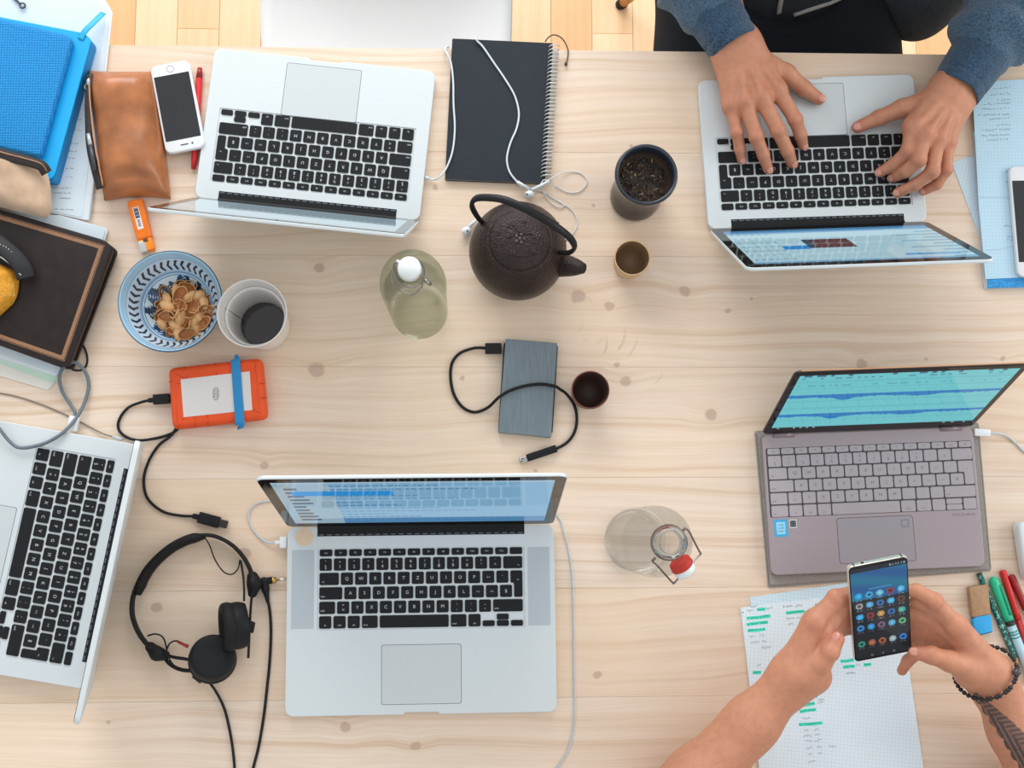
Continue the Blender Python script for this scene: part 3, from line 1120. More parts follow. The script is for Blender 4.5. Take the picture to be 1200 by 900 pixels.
def laptop_silver(label, pose, Wd, D, zd, tilt, screen, grilles=False, lid_t=0.0045):
    x, y, a = pose
    t = thing('laptop', label, 'laptop', (x, y, T), a)
    zf = 0.0012
    out = rrect(Wd, D, 0.011, 6)
    # thumb notch in the front edge
    out = ccw(out)
    iF = [i for i in range(len(out)) if abs(out[i][1] + D / 2) < 1e-6]
    a0 = max(iF, key=lambda i: -out[i][0])
    nw = 0.024
    notch = [(-nw, -D / 2), (-nw + .002, -D / 2 + .0028), (nw - .002, -D / 2 + .0028), (nw, -D / 2)]
    out = out[:a0 + 1] + notch + out[a0 + 1:]
    kw, u = 0.2745, 0.2745 / 14.5
    pitch, hfn, gap = 0.0190, 0.0092, 0.0028
    kh = hfn + gap + 5 * pitch - gap
    ytop = D / 2 - (0.0265 if D < 0.24 else 0.030)
    well = rrect(kw + 0.003, kh + 0.004, 0.002, 2, 0, ytop - kh / 2)
    deck(t, 'base', out, well, zf, zd, 0.0011, ALU, ALU)
    keyboard(t, ROWS_MBP, 'mbp', u, pitch, hfn, gap, -kw / 2, ytop, zd - 0.0011)
    tw, td = 0.105, 0.0765
    yc = -D / 2 + 0.0135 + td / 2 - (0.003 if D < 0.24 else 0)
    prism(rrect(tw + .0014, td + .0014, .0032, 3, 0, yc), zd - .0005, zd + .00005, 0).obj('trackpad_gap', GAP, t, local=True)
    prism(rrect(tw, td, .0028, 3, 0, yc), zd - .0004, zd + .00015, 0).obj('trackpad', ALU_PAD, t, local=True)
    for sx in (-1, 1):
        for sy in (-1, 1):
            lathe([(0.007, 0), (0.0075, .0007), (0.007, zf + .0008)], 16, (sx * (Wd / 2 - .03), sy * (D / 2 - .028), 0)).obj('foot', BLACK_RUB, t, local=True)
        if grilles:
            prism(rrect(0.030, kh, .001, 1, sx * (Wd / 2 - .0215), ytop - kh / 2), zd - .0003, zd + .00006, 0).obj('speaker_grille', GRILLE, t, local=True)
    hw = Wd * (0.395 if D < .24 else .388)
    yb = D / 2 + .001
    g = G()
    prism([(-hw, D / 2 - .0125), (hw, D / 2 - .0125), (hw, D / 2 - .0005), (-hw, D / 2 - .0005)], zd - .001, zd + .0004, 0, g)
    P = [(-hw, yb + .004 * math.cos(q), zd - .002 + .0045 * math.sin(q)) for q in np.linspace(-.6, math.pi, 9)]
    n = len(P)
    V = P + [(hw, p[1], p[2]) for p in P]
    g.add(V, [(i, i + 1, n + i + 1, n + i) for i in range(n - 1)])
    g.obj('hinge', HINGE, t, local=True)
    # row of short grey dashes in front of the hinge
    vg = G()
    for k in range(26):
        xx = -hw * .96 + 2 * hw * .96 * k / 25
        prism([(xx - .0032, D / 2 - .0112), (xx + .0032, D / 2 - .0112), (xx + .0032, D / 2 - .0098), (xx - .0032, D / 2 - .0098)], zd + .0003, zd + .0006, 0, vg)
    vg.obj('hinge_dash', GAP, t, local=True)
    Ll = D - .006
    lid = prism(rrect(Wd, Ll, 0.011, 6, 0, Ll / 2), -lid_t, 0.0, 0.0012).obj('lid', ALU, t, local=True)
    lid.location = (0, yb, zd + .002)
    lid.rotation_euler = (math.pi / 2 - tilt, 0, 0)
    autosmooth(lid)
    bz = prism(rrect(Wd - .003, Ll - .003, .0098, 6, 0, Ll / 2), -.0003, .0005, 0).obj('bezel', BEZ, lid, local=True)
    bx, bt, bb = 0.0145, 0.0145, 0.021
    if screen:
        picture('screen', lid, -Wd / 2 + bx, Wd / 2 - bx, bb, Ll - bt, .0006, 150, 96, screen, SCR)
    lathe([(0.0016, .0005), (0.0016, .00075)], 12, (0, Ll - .0075, 0)).obj('webcam', KEYB, lid, local=True)
    ag = G()
    apple_mark(ag, 0, Ll / 2, 0.0185, -lid_t - .0002, -1)
    ag.obj('logo', WHITE_PL, lid, local=True)
    return t


def clampc(c):
    return tuple(max(0, min(255, v)) for v in c)


def scr_front(u, v):
    r = random.random
    c = (132, 182, 216)
    if v > .965:
        return (170, 200, 220)
    if u < .2:
        c = (158, 186, 204)
        if u < .12 and int(v * 24) % 2 == 0 and .05 < v < .9 and (u > .03 and u < .03 + .05 + .04 * ((int(v * 24) * 37) % 5) / 5):
            c = (84, 98, 112)
    if .70 < v < .80 and .05 < u < .42:
        c = (36, 150, 226)
    elif u >= .2:
        rowi = int(v * 40)
        if rowi % 3 == 0 and u < .30 + .5 * ((rowi * 53) % 7) / 7 and int(u * 150) % 4:
            c = (96, 146, 188)
        if v < .14:
            c = (84, 142, 190)
    return c


def scr_typing(u, v):
    c = (176, 214, 226)
    rowi = int(v * 32)
    if v > .955:
        c = (120, 170, 205)
    elif v < .05:
        c = (74, 132, 176)
    elif .46 < u < .68 and .34 < v < .60:
        c = (98, 60, 62) if u < .64 else (60, 74, 92)
    elif .68 < u < .80 and .52 < v < .62:
        c = (40, 140, 214)
    elif .80 < u and rowi % 4 == 0 and int(u * 150) % 5 < 3:
        c = (130, 176, 200)
    elif u < .40 and rowi % 3 == 0 and u < .1 + .26 * ((rowi * 31) % 6) / 6:
        c = (120, 172, 205)
    elif .05 < v < .12:
        c = (92, 156, 206)
    elif .84 < v < .9 and .05 < u < .3:
        c = (58, 156, 222)
    return c


def scr_dim(u, v):
    rowi = int(v * 30)
    c = (150, 170, 180)
    if rowi % 3 == 0 and u < .8:
        c = (120, 140, 152)
    return c


PI = math.pi
def rad(d): return math.radians(d)
lap_ul = laptop_silver('open silver laptop beside the white phone, keyboard upside down in view', (-.2144, .5507, rad(174.2)), .314, .219, .013, rad(20.0), scr_dim)
lap_ur = laptop_silver('open silver laptop under the hands of the person in the blue hoodie', (.4901, .5320, rad(182.3)), .314, .219, .013, rad(28.0), scr_typing)
lap_bt = laptop_silver('large open silver laptop at the front with speaker grilles beside its keys', (-.0635, -.1209, rad(0.4)), .3589, .2471, .013, rad(12.8), scr_front, True)
lap_lf = laptop_silver('open silver laptop cut by the left frame edge, lid seen from behind', (-.5840, -.0277, rad(-100.0)), .325, .227, .018, rad(15.2), scr_dim, lid_t=.0065)
# round peach sticker on the front laptop
c = W(357, 629.5, .0131)
lathe([(.0122, 0), (.0122, .00025)], 36, (0, 0, 0)).obj('sticker', pm('peach paper sticker', (232, 206, 178), 0.6, nz=(120, .04)), lap_bt, local=True).location = \
    Matrix.Rotation(-rad(.4), 3, 'Z') @ (c - Vector((-.0635, -.1209, T)))


def scr_wave(u, v):
    c = (116, 214, 222)
    hsh = lambda k: ((math.sin(k * 12.9898) * 43758.5453) % 1)
    for base in (.62, .25):
        env = .028 + .05 * math.exp(-((u - .27) / .045) ** 2) * 1.4 + .03 * math.exp(-((u - .62) / .08) ** 2) + .012 * hsh(int(u * 90)) + .006 * math.sin(u * 40)
        env *= 1 if u < .95 else .5
        if base - env < v < base + .022:
            return (34, 132, 206)
    if .93 < v < .95 and hsh(int(u * 60)) > .6:
        return (84, 150, 170)
    if v > .965 and hsh(int(u * 50) + 9) > .75:
        return (70, 120, 140)
    if .80 < v < .82 and hsh(int(u * 70) + 5) > .5:
        return (90, 178, 192)
    if int(v * 40) % 5 == 0:
        return (108, 204, 214)
    return c


def laptop_rose():
    Wd, D, zd, tilt = .296, .1912, .0085, rad(19.4)
    t = thing('laptop', 'rose grey laptop on a felt sleeve showing blue waveforms', 'laptop', (.555, .0347, T + .0052), rad(2.1))
    out = rrect(Wd, D, .009, 6)
    u, pitch, hfn, gap = .2875 / 14.5, .0171, .0080, .0019
    kh = hfn + gap + 5 * pitch - gap
    ytop = D / 2 - .0195
    well = rrect(.2885, kh + .0014, .002, 2, 0, ytop - kh / 2)
    deck(t, 'base', out, well, .0, zd, .0010, ROSE, WELL_DK)
    keyboard(t, ROWS_ASUS, 'asus', u, pitch, hfn, gap, -.2875 / 2 + gap / 2, ytop, zd - .0010)
    yc = -D / 2 + .0115 + .0305
    prism(rrect(.1065, .0625, .004, 3, 0, yc), zd - .0004, zd + .00005, 0).obj('touchpad_gap', WELL_DK, t, local=True)
    prism(rrect(.105, .061, .0036, 3, 0, yc), zd - .0003, zd + .00014, 0).obj('touchpad', ROSE_PAD, t, local=True)
    g = G()
    P = rrect(.0098, .0098, .001, 2, .0415, yc + .0205)
    Q = inset(ccw(P), .0006)
    n = len(P)
    P = ccw(P)
    g.add([(p[0], p[1], zd + .0002) for p in P] + [(p[0], p[1], zd + .0002) for p in Q], [(i, (i + 1) % n, n + (i + 1) % n, n + i) for i in range(n)])
    g.obj('fingerprint_sensor', WELL_DK, t, local=True)
    # stickers and print on the palm rest
    xs_, ys_ = -Wd / 2 + .0175, -D / 2 + .0630
    st = prism(rrect(.0185, .0235, .0012, 2, xs_, ys_), zd, zd + .0002, 0).obj('sticker', pm('blue sticker', (62, 168, 214), .35, nz=(200, .05)), t, local=True)
    st['label'] = 'blue processor sticker'
    g = G()
    prism(rrect(.0125, .0165, .001, 2, xs_, ys_), zd + .0002, zd + .00024, 0, g)
    g.obj('sticker_field', pm('pale blue print', (150, 214, 240), .4), st, local=True)
    g = G()
    for (s, dy) in (('intel', .0042), ('inside', .0002), ('CORE i7', -.0045)):
        V, F = text_geo(s, .0040)
        g.add([(v[0] + xs_, v[1] + ys_ + dy, zd + .00028) for v in V], F)
    g.obj('sticker_print', pm('blue print', (30, 104, 160), .4), st, local=True)
    sx2, sy2 = xs_ + .0170, ys_ + .0052
    s2 = prism(rrect(.0105, .0115, .0006, 1, sx2, sy2), zd, zd + .0002, 0).obj('sticker', pm('silver sticker', (205, 205, 205), .3, nz=(200, .03)), t, local=True)
    g = G()
    prism(rrect(.0080, .0085, .0002, 1, sx2, sy2), zd + .0002, zd + .00024, 0, g, 0)
    for (qx, qy) in ((-1, 1), (1, 1), (-1, -1), (1, -1)):
        prism(rrect(.0026, .0026, .0001, 1, sx2 + qx * .0017, sy2 + qy * .0017), zd + .00024, zd + .00027, 0, g, 1)
    g.obj('sticker_print', [pm('black print', (40, 42, 46), .4), pm('grey print', (96, 104, 112), .4)], s2, local=True)
    g = G()
    V, F = text_geo('ASUS ZenBook', .0052)
    g.add([(v[0] + Wd / 2 - .0235, v[1] + ytop - kh - .0072, zd + .00006) for v in V], F)
    g.obj('lettering', ROSE_TXT, t, local=True)
    # hinge, lid
    yb = D / 2 + .001
    g = G()
    for sx in (-1, 1):
        tube([(sx * .103, yb - .002, zd - .001), (sx * .132, yb - .002, zd - .001)], .0042, 12, g=g)
    g.obj('hinge', pm('rose hinge', (142, 128, 134), .4, .3), t, local=True, smooth=True)
    Ll = D - .006
    lid = prism(rrect(Wd, Ll, .009, 6, 0, Ll / 2), -.0034, 0, .0009).obj('lid', pm('dark lid shell', (52, 46, 46), .4, .2), t, local=True)
    lid.location = (0, yb, zd + .001)
    lid.rotation_euler = (PI / 2 - tilt, 0, 0)
    autosmooth(lid)
    tube([(-Wd / 2 + .008, Ll - .0004, -.0022), (Wd / 2 - .008, Ll - .0004, -.0022)], .0011, 8).obj('copper_edge', COPPER, lid, local=True)
    prism(rrect(Wd - .0015, Ll - .0015, .0084, 6, 0, Ll / 2), -.0002, .0005, 0).obj('bezel', BEZ, lid, local=True)
    picture('screen', lid, -Wd / 2 + .0085, Wd / 2 - .0085, .021, Ll - .009, .0006, 190, 100, scr_wave, SCR)
    g = G()
    for k, x in enumerate((-.13, -.108, -.099, -.090, -.081, .10, .112, .128)):
        prism(rrect(.0032, .0026, .0004, 1, x, .0185), .0005, .00062, 0, g)
    g.obj('taskbar_icon', pm('pale icon print', (150, 190, 196), .4, emit=.3), lid, local=True)
    return t


laptop_rose()
# felt sleeve under it
FELT = pm('grey felt', (148, 143, 136), .95, nz=(300, .14), bump=(900, .5, .0006), sheen=.3)
sleeve = thing('laptop_sleeve', 'grey felt sleeve lying under the rose grey laptop', 'sleeve', W(1020, 590, 0))
P = pxpoly([(884, 505), (1147, 495), (1162, 669), (900, 689)], .002)
prism(roundpoly(P, .004, 3), T, T + .0026, .001).obj('lower_layer', FELT, sleeve)
P2 = pxpoly([(887, 507), (1145, 497), (1160, 667), (902, 686)], .004)
prism(roundpoly(P2, .004, 3), T + .0027, T + .0051, .001).obj('upper_layer', FELT, sleeve)
STITCH = pm('dark stitching thread', (88, 84, 82), .9, nz=(400, .2))
g = G()
Pl = [Wn(886.5, 509, .0053), Wn(893.5, 600, .0053), Wn(901, 684, .0053)]
for k in range(60):
    f = k / 60
    a = Pl[0] + (Pl[2] - Pl[0]) * f
    b_ = Pl[0] + (Pl[2] - Pl[0]) * (f + .010)
    tube([a, b_], .0004, 5, g=g)
Pr = [Wn(1146, 501, .0053), Wn(1160.5, 665, .0053)]
for k in range(60):
    f = k / 60
    tube([Pr[0] + (Pr[1] - Pr[0]) * f, Pr[0] + (Pr[1] - Pr[0]) * (f + .010)], .0004, 5, g=g)
g.obj('stitching', STITCH, sleeve)


# ------------------------------------------------------------------ loose paper and books on the left
PAPER = pm('white paper', (222, 230, 234), .8, nz=(12, .03))
PAPER_B = pm('bluish paper', (212, 226, 233), .8, nz=(12, .03))
INK = pm('dark ink', (70, 84, 104), .8, nz=(200, .1))
INK_F = pm('faded print', (150, 162, 172), .8, nz=(200, .1))


def grid_paper(name, rgb, line, step=.005, amount=.5, ang=0.0):
    if name in MATS:
        return MATS[name]
    m = pm(name, rgb, .8, nz=(12, .03))
    N, LK = m.node_tree.nodes, m.node_tree.links
    b = N['Principled BSDF']
    tc = N.new('ShaderNodeTexCoord')
    mp = N.new('ShaderNodeMapping'); mp.inputs['Rotation'].default_value = (0, 0, ang)
    LK.new(tc.outputs['Object'], mp.inputs['Vector'])
    sp_ = N.new('ShaderNodeSeparateXYZ'); LK.new(mp.outputs[0], sp_.inputs[0])
    outs = []
    for k in (0, 1):
        q = math_node(N, LK, 'PINGPONG', sp_.outputs[k], step / 2)
        outs.append(math_node(N, LK, 'LESS_THAN', q, .00030))
    f = math_node(N, LK, 'MAXIMUM', outs[0], outs[1])
    f = math_node(N, LK, 'MULTIPLY', f, amount)
    old = b.inputs['Base Color'].links[0].from_socket
    mx = N.new('ShaderNodeMix'); mx.data_type = 'RGBA'
    LK.new(f, mx.inputs['Factor']); LK.new(old, mx.inputs[6]); mx.inputs[7].default_value = L4(line)
    LK.new(mx.outputs[2], b.inputs['Base Color'])
    return m


def sheet(name, label, cat, pts, h, mat, thick=.0004, rnd=.001, group=None, bev=0.0):
    P = roundpoly(pxpoly(pts, h + thick), rnd, 3)
    o = prism(P, T + h, T + h + thick, bev).obj(name, mat)
    return tag(o, label, cat, group)


def scrib(x0, y0, x1, y1, h, amp=1.6, w=.00055, g=None, m=0, seed=1, gaps=True):
    """A handwritten line between two photo points."""
    r = random.Random(seed * 7919 + int(x0 * 13 + y0 * 7))
    n = max(3, int(math.hypot(x1 - x0, y1 - y0) / .9))
    g = g if g is not None else G()
    seg = []
    k = 0
    while k <= n:
        f = k / n
        seg.append(Wn(x0 + (x1 - x0) * f + r.uniform(-.4, .4), y0 + (y1 - y0) * f + r.uniform(-amp, amp), h))
        if gaps and r.random() < .14 and len(seg) > 2:
            ribbon(seg, w, g, m); seg = []
            k += 1
        k += 1
    if len(seg) > 1:
        ribbon(seg, w, g, m)
    return g


# printed pages in a clear sleeve under the blue planner
pocket = thing('plastic_pocket', 'clear plastic pocket of printed pages under the blue planner', 'papers', W(60, 120, 0))
pk = [(-45, -20), (122, -2), (131, 12), (105, 259), (40, 245), (-45, 225)]
prism(roundpoly(pxpoly(pk, .004), .006, 3), T + .0002, T + .0042, .0008).obj('page_stack', PAPER, pocket)
prism(roundpoly(pxpoly([(-40, -14), (116, 2), (124, 12), (97, 255), (40, 243), (-40, 222)], .005), .005, 3), T + .0043, T + .0048, 0).obj('top_page', PAPER_B, pocket)
g = G()
for (x0, y0, x1) in ((82, 168, 92), (80, 177, 90), (79, 185, 88), (77, 197, 86), (78, 207, 85), (60, 220, 84), (64, 226, 84), (70, 232, 83), (62, 245, 86), (88, 140, 96), (86, 152, 95)):
    scrib(x0, y0, x1, y0 + .5, .0050, .5, .0010, g, seed=3)
g.obj('print', INK_F, pocket)
g = G()
tube([Wn(*p) for p in ((131, 14, .0045), (118, 135, .0045), (105.5, 256, .0045))], .0012, 6, g=g)
g.obj('welded_edge', pm('clear plastic edge', (214, 222, 224), .25, nz=(40, .05)), pocket, smooth=True)
# binder clip on the pages
clip = thing('paper_clip', 'dark metal clip lever on the pages in the top left corner', 'clip', W(24, 3, .005))
g = G()
tube(crom([Wn(10, -8, .006), Wn(18, -1, .007), Wn(24, 5, .008)], 6), .0016, 8, g=g)
ring = [Wn(26.5 + 3 * math.cos(a), 6.5 + 3 * math.sin(a), .008) for a in np.linspace(0, 2 * PI, 14)[:-1]]
tube(ring, .0012, 6, True, g)
g.obj('lever', pm('dark steel', (70, 72, 76), .35, .7), clip, smooth=True)

# blue planner
BLUE = pm('bright blue cover', (14, 168, 232), .48, nz=(40, .04), bump=(700, .1, .0003))
planner = thing('planner', 'thick bright blue planner with a ribbon bookmark', 'notebook', W(40, 120, .005))
h0, h1 = .0050, .0300
top = [(-60, 8), (96, 38), (107.5, 45), (62, 212), (-60, 182)]
prism(roundpoly(pxpoly(top, h1), [.003, .012, .012, .003, .003], 4), T + h1 - .0025, T + h1, .001).obj('front_cover', BLUE, planner)
prism(roundpoly(pxpoly(top, h1), [.003, .012, .012, .003, .003], 4), T + h0, T + h0 + .0025, .001).obj('back_cover', BLUE, planner)
prism(roundpoly([(p[0] * .996 - .002, p[1] - .001) for p in pxpoly(top, h1)], .008, 4), T + h0 + .0025, T + h1 - .0025, 0).obj('spine', pm('blue spine cloth', (18, 132, 196), .55, nz=(60, .05)), planner)
ribbon_m = pm('blue ribbon', (30, 170, 214), .5, nz=(90, .06))
g = G()
rp = crom([Wn(94, 46, h1 + .001), Wn(100, 36, h1 + .0012), Wn(110, 26, .026), Wn(121, 15, .014)], 6)
tube(rp, 1.0, 8, flat=(.0042, .0006), up=(0, 0, 1), g=g)
g.obj('bookmark_ribbon', ribbon_m, planner, smooth=True)
# textured blue pouch on top of it
WEAVE = pm('woven blue fabric', (30, 150, 214), .8, nz=(30, .05))
Nn, Lk = WEAVE.node_tree.nodes, WEAVE.node_tree.links
vt = Nn.new('ShaderNodeTexVoronoi'); vt.inputs['Scale'].default_value = 270; vt.inputs['Randomness'].default_value = 0.15
tcw = Nn.new('ShaderNodeTexCoord'); Lk.new(tcw.outputs['Object'], vt.inputs['Vector'])
bpw = Nn.new('ShaderNodeBump'); bpw.inputs['Strength'].default_value = .9; bpw.inputs['Distance'].default_value = .0012; bpw.invert = True
Lk.new(vt.outputs['Distance'], bpw.inputs['Height']); Lk.new(bpw.outputs[0], Nn['Principled BSDF'].inputs['Normal'])
mxw = Nn.new('ShaderNodeMix'); mxw.data_type = 'RGBA'
oldw = Nn['Principled BSDF'].inputs['Base Color'].links[0].from_socket
mrw = Nn.new('ShaderNodeMapRange'); Lk.new(vt.outputs['Distance'], mrw.inputs[0]); mrw.inputs[1].default_value = .2; mrw.inputs[2].default_value = .6
Lk.new(mrw.outputs[0], mxw.inputs['Factor']); Lk.new(oldw, mxw.inputs[6]); mxw.inputs[7].default_value = L4((18, 116, 184))
Lk.new(mxw.outputs[2], Nn['Principled BSDF'].inputs['Base Color'])
pch = thing('fabric_case', 'darker blue woven fabric case lying on the blue planner', 'case', W(30, 110, .031))
P = roundpoly(pxpoly([(-60, 9), (3, 22), (78, 40), (85, 46), (48, 184), (-60, 160)], .042), .007, 4)
g = prism(P, T + .0305, T + .042, .0045, steps=4)
g.obj('case_body', WEAVE, pch, asm=50)
P2 = [Wn(85, 47, .036), Wn(66, 116, .036), Wn(49, 183, .036)]
tube(crom(P2, 6), .0012, 6).obj('piping', ribbon_m, pch, smooth=True)

# beige suede pouch with its zip
SUEDE = pm('beige suede', (188, 160, 134), .95, nz=(34, .22), bump=(500, .4, .0006), sheen=.4)
ZIP_DK = pm('dark zip tape', (44, 38, 36), .7, nz=(300, .2))


def pillow(outline_px, h0, H, res=26, p=2.6, lump=.0, seed=0, wr=None, sq=(.22, .10)):
    """A stuffed pouch over a four-cornered outline: rounded top, flat bottom. Corner order: u across, v along."""
    A, B, C_, D_ = [np.array(Wn(*q, h0 + H * .35)[:2]) for q in outline_px]
    bow = .05 if wr else 0.0
    r = np.random.default_rng(seed)
    ph = r.uniform(0, 6, 8)
    V, F = [], []
    n = res
    for layer in (0, 1):
        for j in range(n + 1):
            v = j / n
            for i in range(n + 1):
                u = i / n
                x_, y_ = 2 * u - 1, 2 * v - 1
                uu, vv = .5 + .5 * x_ * math.sqrt(1 - sq[0] * y_ ** 4), .5 + .5 * y_ * math.sqrt(1 - sq[1] * x_ ** 4) * (1 - bow * (1 - x_ * x_))
                q = (A * (1 - uu) + B * uu) * (1 - vv) + (D_ * (1 - uu) + C_ * uu) * vv
                e = (1 - abs(2 * u - 1) ** p) * (1 - abs(2 * v - 1) ** (p + 3))
                hgt = H * (.22 + .78 * max(0, e) ** .55)
                if wr:
                    hgt += wr(u, v) * (max(e, 0) ** .5)
                if lump:
                    hgt += lump * max(e, 0) ** .5 * (math.sin(u * 9 + ph[0]) * math.sin(v * 7 + ph[1]) + .6 * math.sin(u * 17 + v * 13 + ph[2]))
                z = h0 + (hgt if layer else (0.0 if e > .08 else H * .10 * (1 - e / .08)))
                V.append((q[0], q[1], T + z))
    N1 = (n + 1) ** 2
    for j in range(n):
        for i in range(n):
            a = j * (n + 1) + i
            F.append((a, a + n + 1, a + n + 2, a + 1))
            F.append((N1 + a, N1 + a + 1, N1 + a + n + 2, N1 + a + n + 1))
    rim = [i for i in range(n + 1)] + [j * (n + 1) + n for j in range(1, n + 1)] + [n * (n + 1) + i for i in range(n - 1, -1, -1)] + [j * (n + 1) for j in range(n - 1, 0, -1)]
    for k in range(len(rim)):
        a, b_ = rim[k], rim[(k + 1) % len(rim)]
        F.append((a, b_, N1 + b_, N1 + a))
    return V, F


bp_ = thing('suede_pouch', 'beige suede pouch with a dark zip beside the dark brown book', 'pouch', W(20, 215, .031))
V, F = pillow([(-70, 152), (55, 194), (60, 258), (-70, 222)], .0305, .030, 26, 2.8, .0016, 4)
mk('pouch_body', V, F, SUEDE, bp_, smooth=True)
zp = [Wn(-60, 160, .058), Wn(0, 180, .060), Wn(30, 188, .060), Wn(48, 194, .057), Wn(55, 203, .052)]
tube(crom(zp, 8), 1.0, 8, flat=(.0075, .0022), up=(0, 0, 1)).obj('zip_tape', ZIP_DK, bp_, smooth=True)
tube([p + np.array([.0010, .0016, .0022]) for p in crom(zp, 8)], .0012, 6).obj('zip_teeth', pm('copper zip', (150, 116, 92), .4, .6), bp_, smooth=True)

# dark brown leather book with a gilt border
LEATH = pm('dark brown leather', (40, 32, 30), .45, spec=.3, nz=(60, .2), bump=(350, .25, .0006))
GILT = pm('tooled copper border', (150, 112, 84), .5, .3, nz=(900, .5), bump=(900, .6, .0006))
book = thing('leather_book', 'dark brown leather book with a tooled copper border', 'book', W(50, 340, .006))
bt = [(-80, 222), (122, 281), (133, 290), (80, 430), (70, 430), (-80, 376)]
bh0, bh1 = .0062, .0300
rr = [.004, .010, .008, .006, .008, .004]
prism(roundpoly(pxpoly(bt, bh1), .006, 4), T + bh1 - .004, T + bh1, .0015, steps=3).obj('front_cover', LEATH, book, asm=50)
prism(roundpoly(pxpoly(bt, bh1), .006, 4), T + bh0, T + bh0 + .004, .0015).obj('back_cover', LEATH, book)
Pi = inset(roundpoly(pxpoly(bt, bh1), .006, 4), .004)
prism(Pi, T + bh0 + .004, T + bh1 - .004, 0).obj('page_block', pm('aged page edges', (96, 78, 64), .8, nz=(30, .2), stretch=(1, 1, 60)), book)
def border(P0, d0, d1, z, name, mat, par):
    A, B = inset(P0, d0), inset(P0, d1)
    n = len(A)
    g_ = G()
    g_.add([(p[0], p[1], z) for p in A] + [(p[0], p[1], z) for p in B], [(i, (i + 1) % n, n + (i + 1) % n, n + i) for i in range(n)])
    return g_.obj(name, mat, par)
bq = ccw(pxpoly([(-80, 222), (130, 284), (79, 431), (-80, 376)], bh1))
border(bq, .0080, .0130, T + bh1 + .0003, 'tooled_border', GILT, book)
border(bq, .0065, .0072, T + bh1 + .0003, 'border_line', GILT, book)

# yellow embroidered pouch on the book
YEL = pm('mustard yellow fabric', (214, 150, 42), .85, nz=(140, .22), bump=(700, .4, .0006))
yp = thing('embroidered_pouch', 'mustard yellow embroidered pouch with a black zip on the dark book', 'pouch', W(5, 335, .031))
V, F = pillow([(-60, 285), (22, 318), (18, 352), (-60, 420)], .0305, .024, 24, 2.4, .001, 9)
mk('pouch_body', V, F, YEL, yp, smooth=True)
zp = [Wn(-50, 262, .048), Wn(-10, 280, .050), Wn(12, 296, .050), Wn(26, 312, .047), Wn(31, 326, .043)]
tube(crom(zp, 8), 1.0, 10, flat=(.0120, .004), up=(.35, .3, 1)).obj('zip_tape', pm('black zip tape', (36, 37, 40), .7, nz=(300, .2)), yp, smooth=True)
g = G()
for row_, dz in ((0, 0),):
    pth = crom([Wn(-40, 280, .054), Wn(-5, 298, .0545), Wn(10, 308, .0535), Wn(24, 322, .050)], 10)
    for q in pth[::1]:
        ell(q, (.0010, .0004, 0), (-.0003, .0007, 0), (0, 0, .0005), 6, 4, g)
pth = crom([Wn(-40, 266, .0535), Wn(-5, 284, .0545), Wn(10, 292, .0535), Wn(22, 306, .050)], 8)
for q in pth[::2]:
    ell(q, (.0008, .0003, 0), (-.0003, .0006, 0), (0, 0, .0005), 6, 4, g)
g.obj('white_stitching', WHITE_PL, yp)
g = G()
r5 = random.Random(5)
for k in range(30):
    q = Wn(1 + r5.uniform(0, 16), 332 + r5.uniform(0, 16), .0535 - r5.uniform(0, .001))
    ell(q, (.0007, 0, 0), (0, .0007, 0), (0, 0, .0012), 6, 4, g)
g.obj('embroidered_dots', pm('cream thread', (236, 206, 130), .8), yp)

# papers beneath the dark book
pst = thing('paper_stack', 'stack of loose sheets under the dark brown book', 'papers', W(50, 350, 0))
GREENP = pm('pale green sheet', (196, 222, 206), .8, nz=(14, .03))
prism(roundpoly(pxpoly([(-70, 420), (56, 457), (78, 432), (126, 272), (60, 253), (-70, 250)], .002), .004, 3), T + .0002, T + .0016, 0).obj('sheet', pm('cream sheet', (224, 222, 212), .8, nz=(14, .03)), pst)
prism(roundpoly(pxpoly([(-70, 400), (64, 450), (70, 420), (120, 280), (60, 256), (-70, 260)], .003), .003, 3), T + .0017, T + .0027, 0).obj('sheet', GREENP, pst)
prism(roundpoly(pxpoly([(-70, 398), (66, 441), (76, 424), (127, 268), (70, 252), (-70, 260)], .004), .003, 3), T + .0028, T + .0045, 0).obj('sheet', PAPER, pst)
prism(roundpoly(pxpoly([(-70, 392), (72, 440), (84, 420), (124, 268), (70, 253), (-70, 240)], .005), .004, 3), T + .0046, T + .0060, 0).obj('sheet', pm('pale blue sheet', (212, 226, 234), .8, nz=(14, .03)), pst)

# brown leather pencil case
TAN = pm('tan leather', (164, 102, 60), .34, nz=(30, .34), bump=(240, .22, .0007), coat=.1)
pc = thing('pencil_case', 'tan leather pencil case with a half open zip', 'pencil case', W(148, 155, .0))
def wr(u, v):
    e1 = math.exp(-((v - .90 - .02 * math.cos(u * 6)) / .035) ** 2)
    return -.0075 * e1 * math.sin(u * PI) + .0025 * math.sin(v * 9 + u * 2) - .004 * math.exp(-((v - .05) / .04) ** 2)
V, F = pillow([(101, 80), (178, 81), (199, 231), (119, 233)], .0, .047, 44, 2.6, .0006, 2, wr, (.07, .0))
mk('case_body', V, F, TAN, pc, smooth=True)
zl = [(105, 88, .030), (103.5, 112, .034), (103.5, 140, .034), (105, 170, .034), (110.5, 197, .032), (117, 221, .026)]
tube(pxpath(zl), 1.0, 10, flat=(.0068, .003), up=(-.62, 0, .78)).obj('zip_tape', pm('dark zip', (52, 44, 40), .6, nz=(400, .25)), pc, smooth=True)
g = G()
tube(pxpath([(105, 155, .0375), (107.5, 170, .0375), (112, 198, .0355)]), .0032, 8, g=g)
g.obj('zip_opening', pm('dark inside', (26, 26, 28), .5), pc, smooth=True)
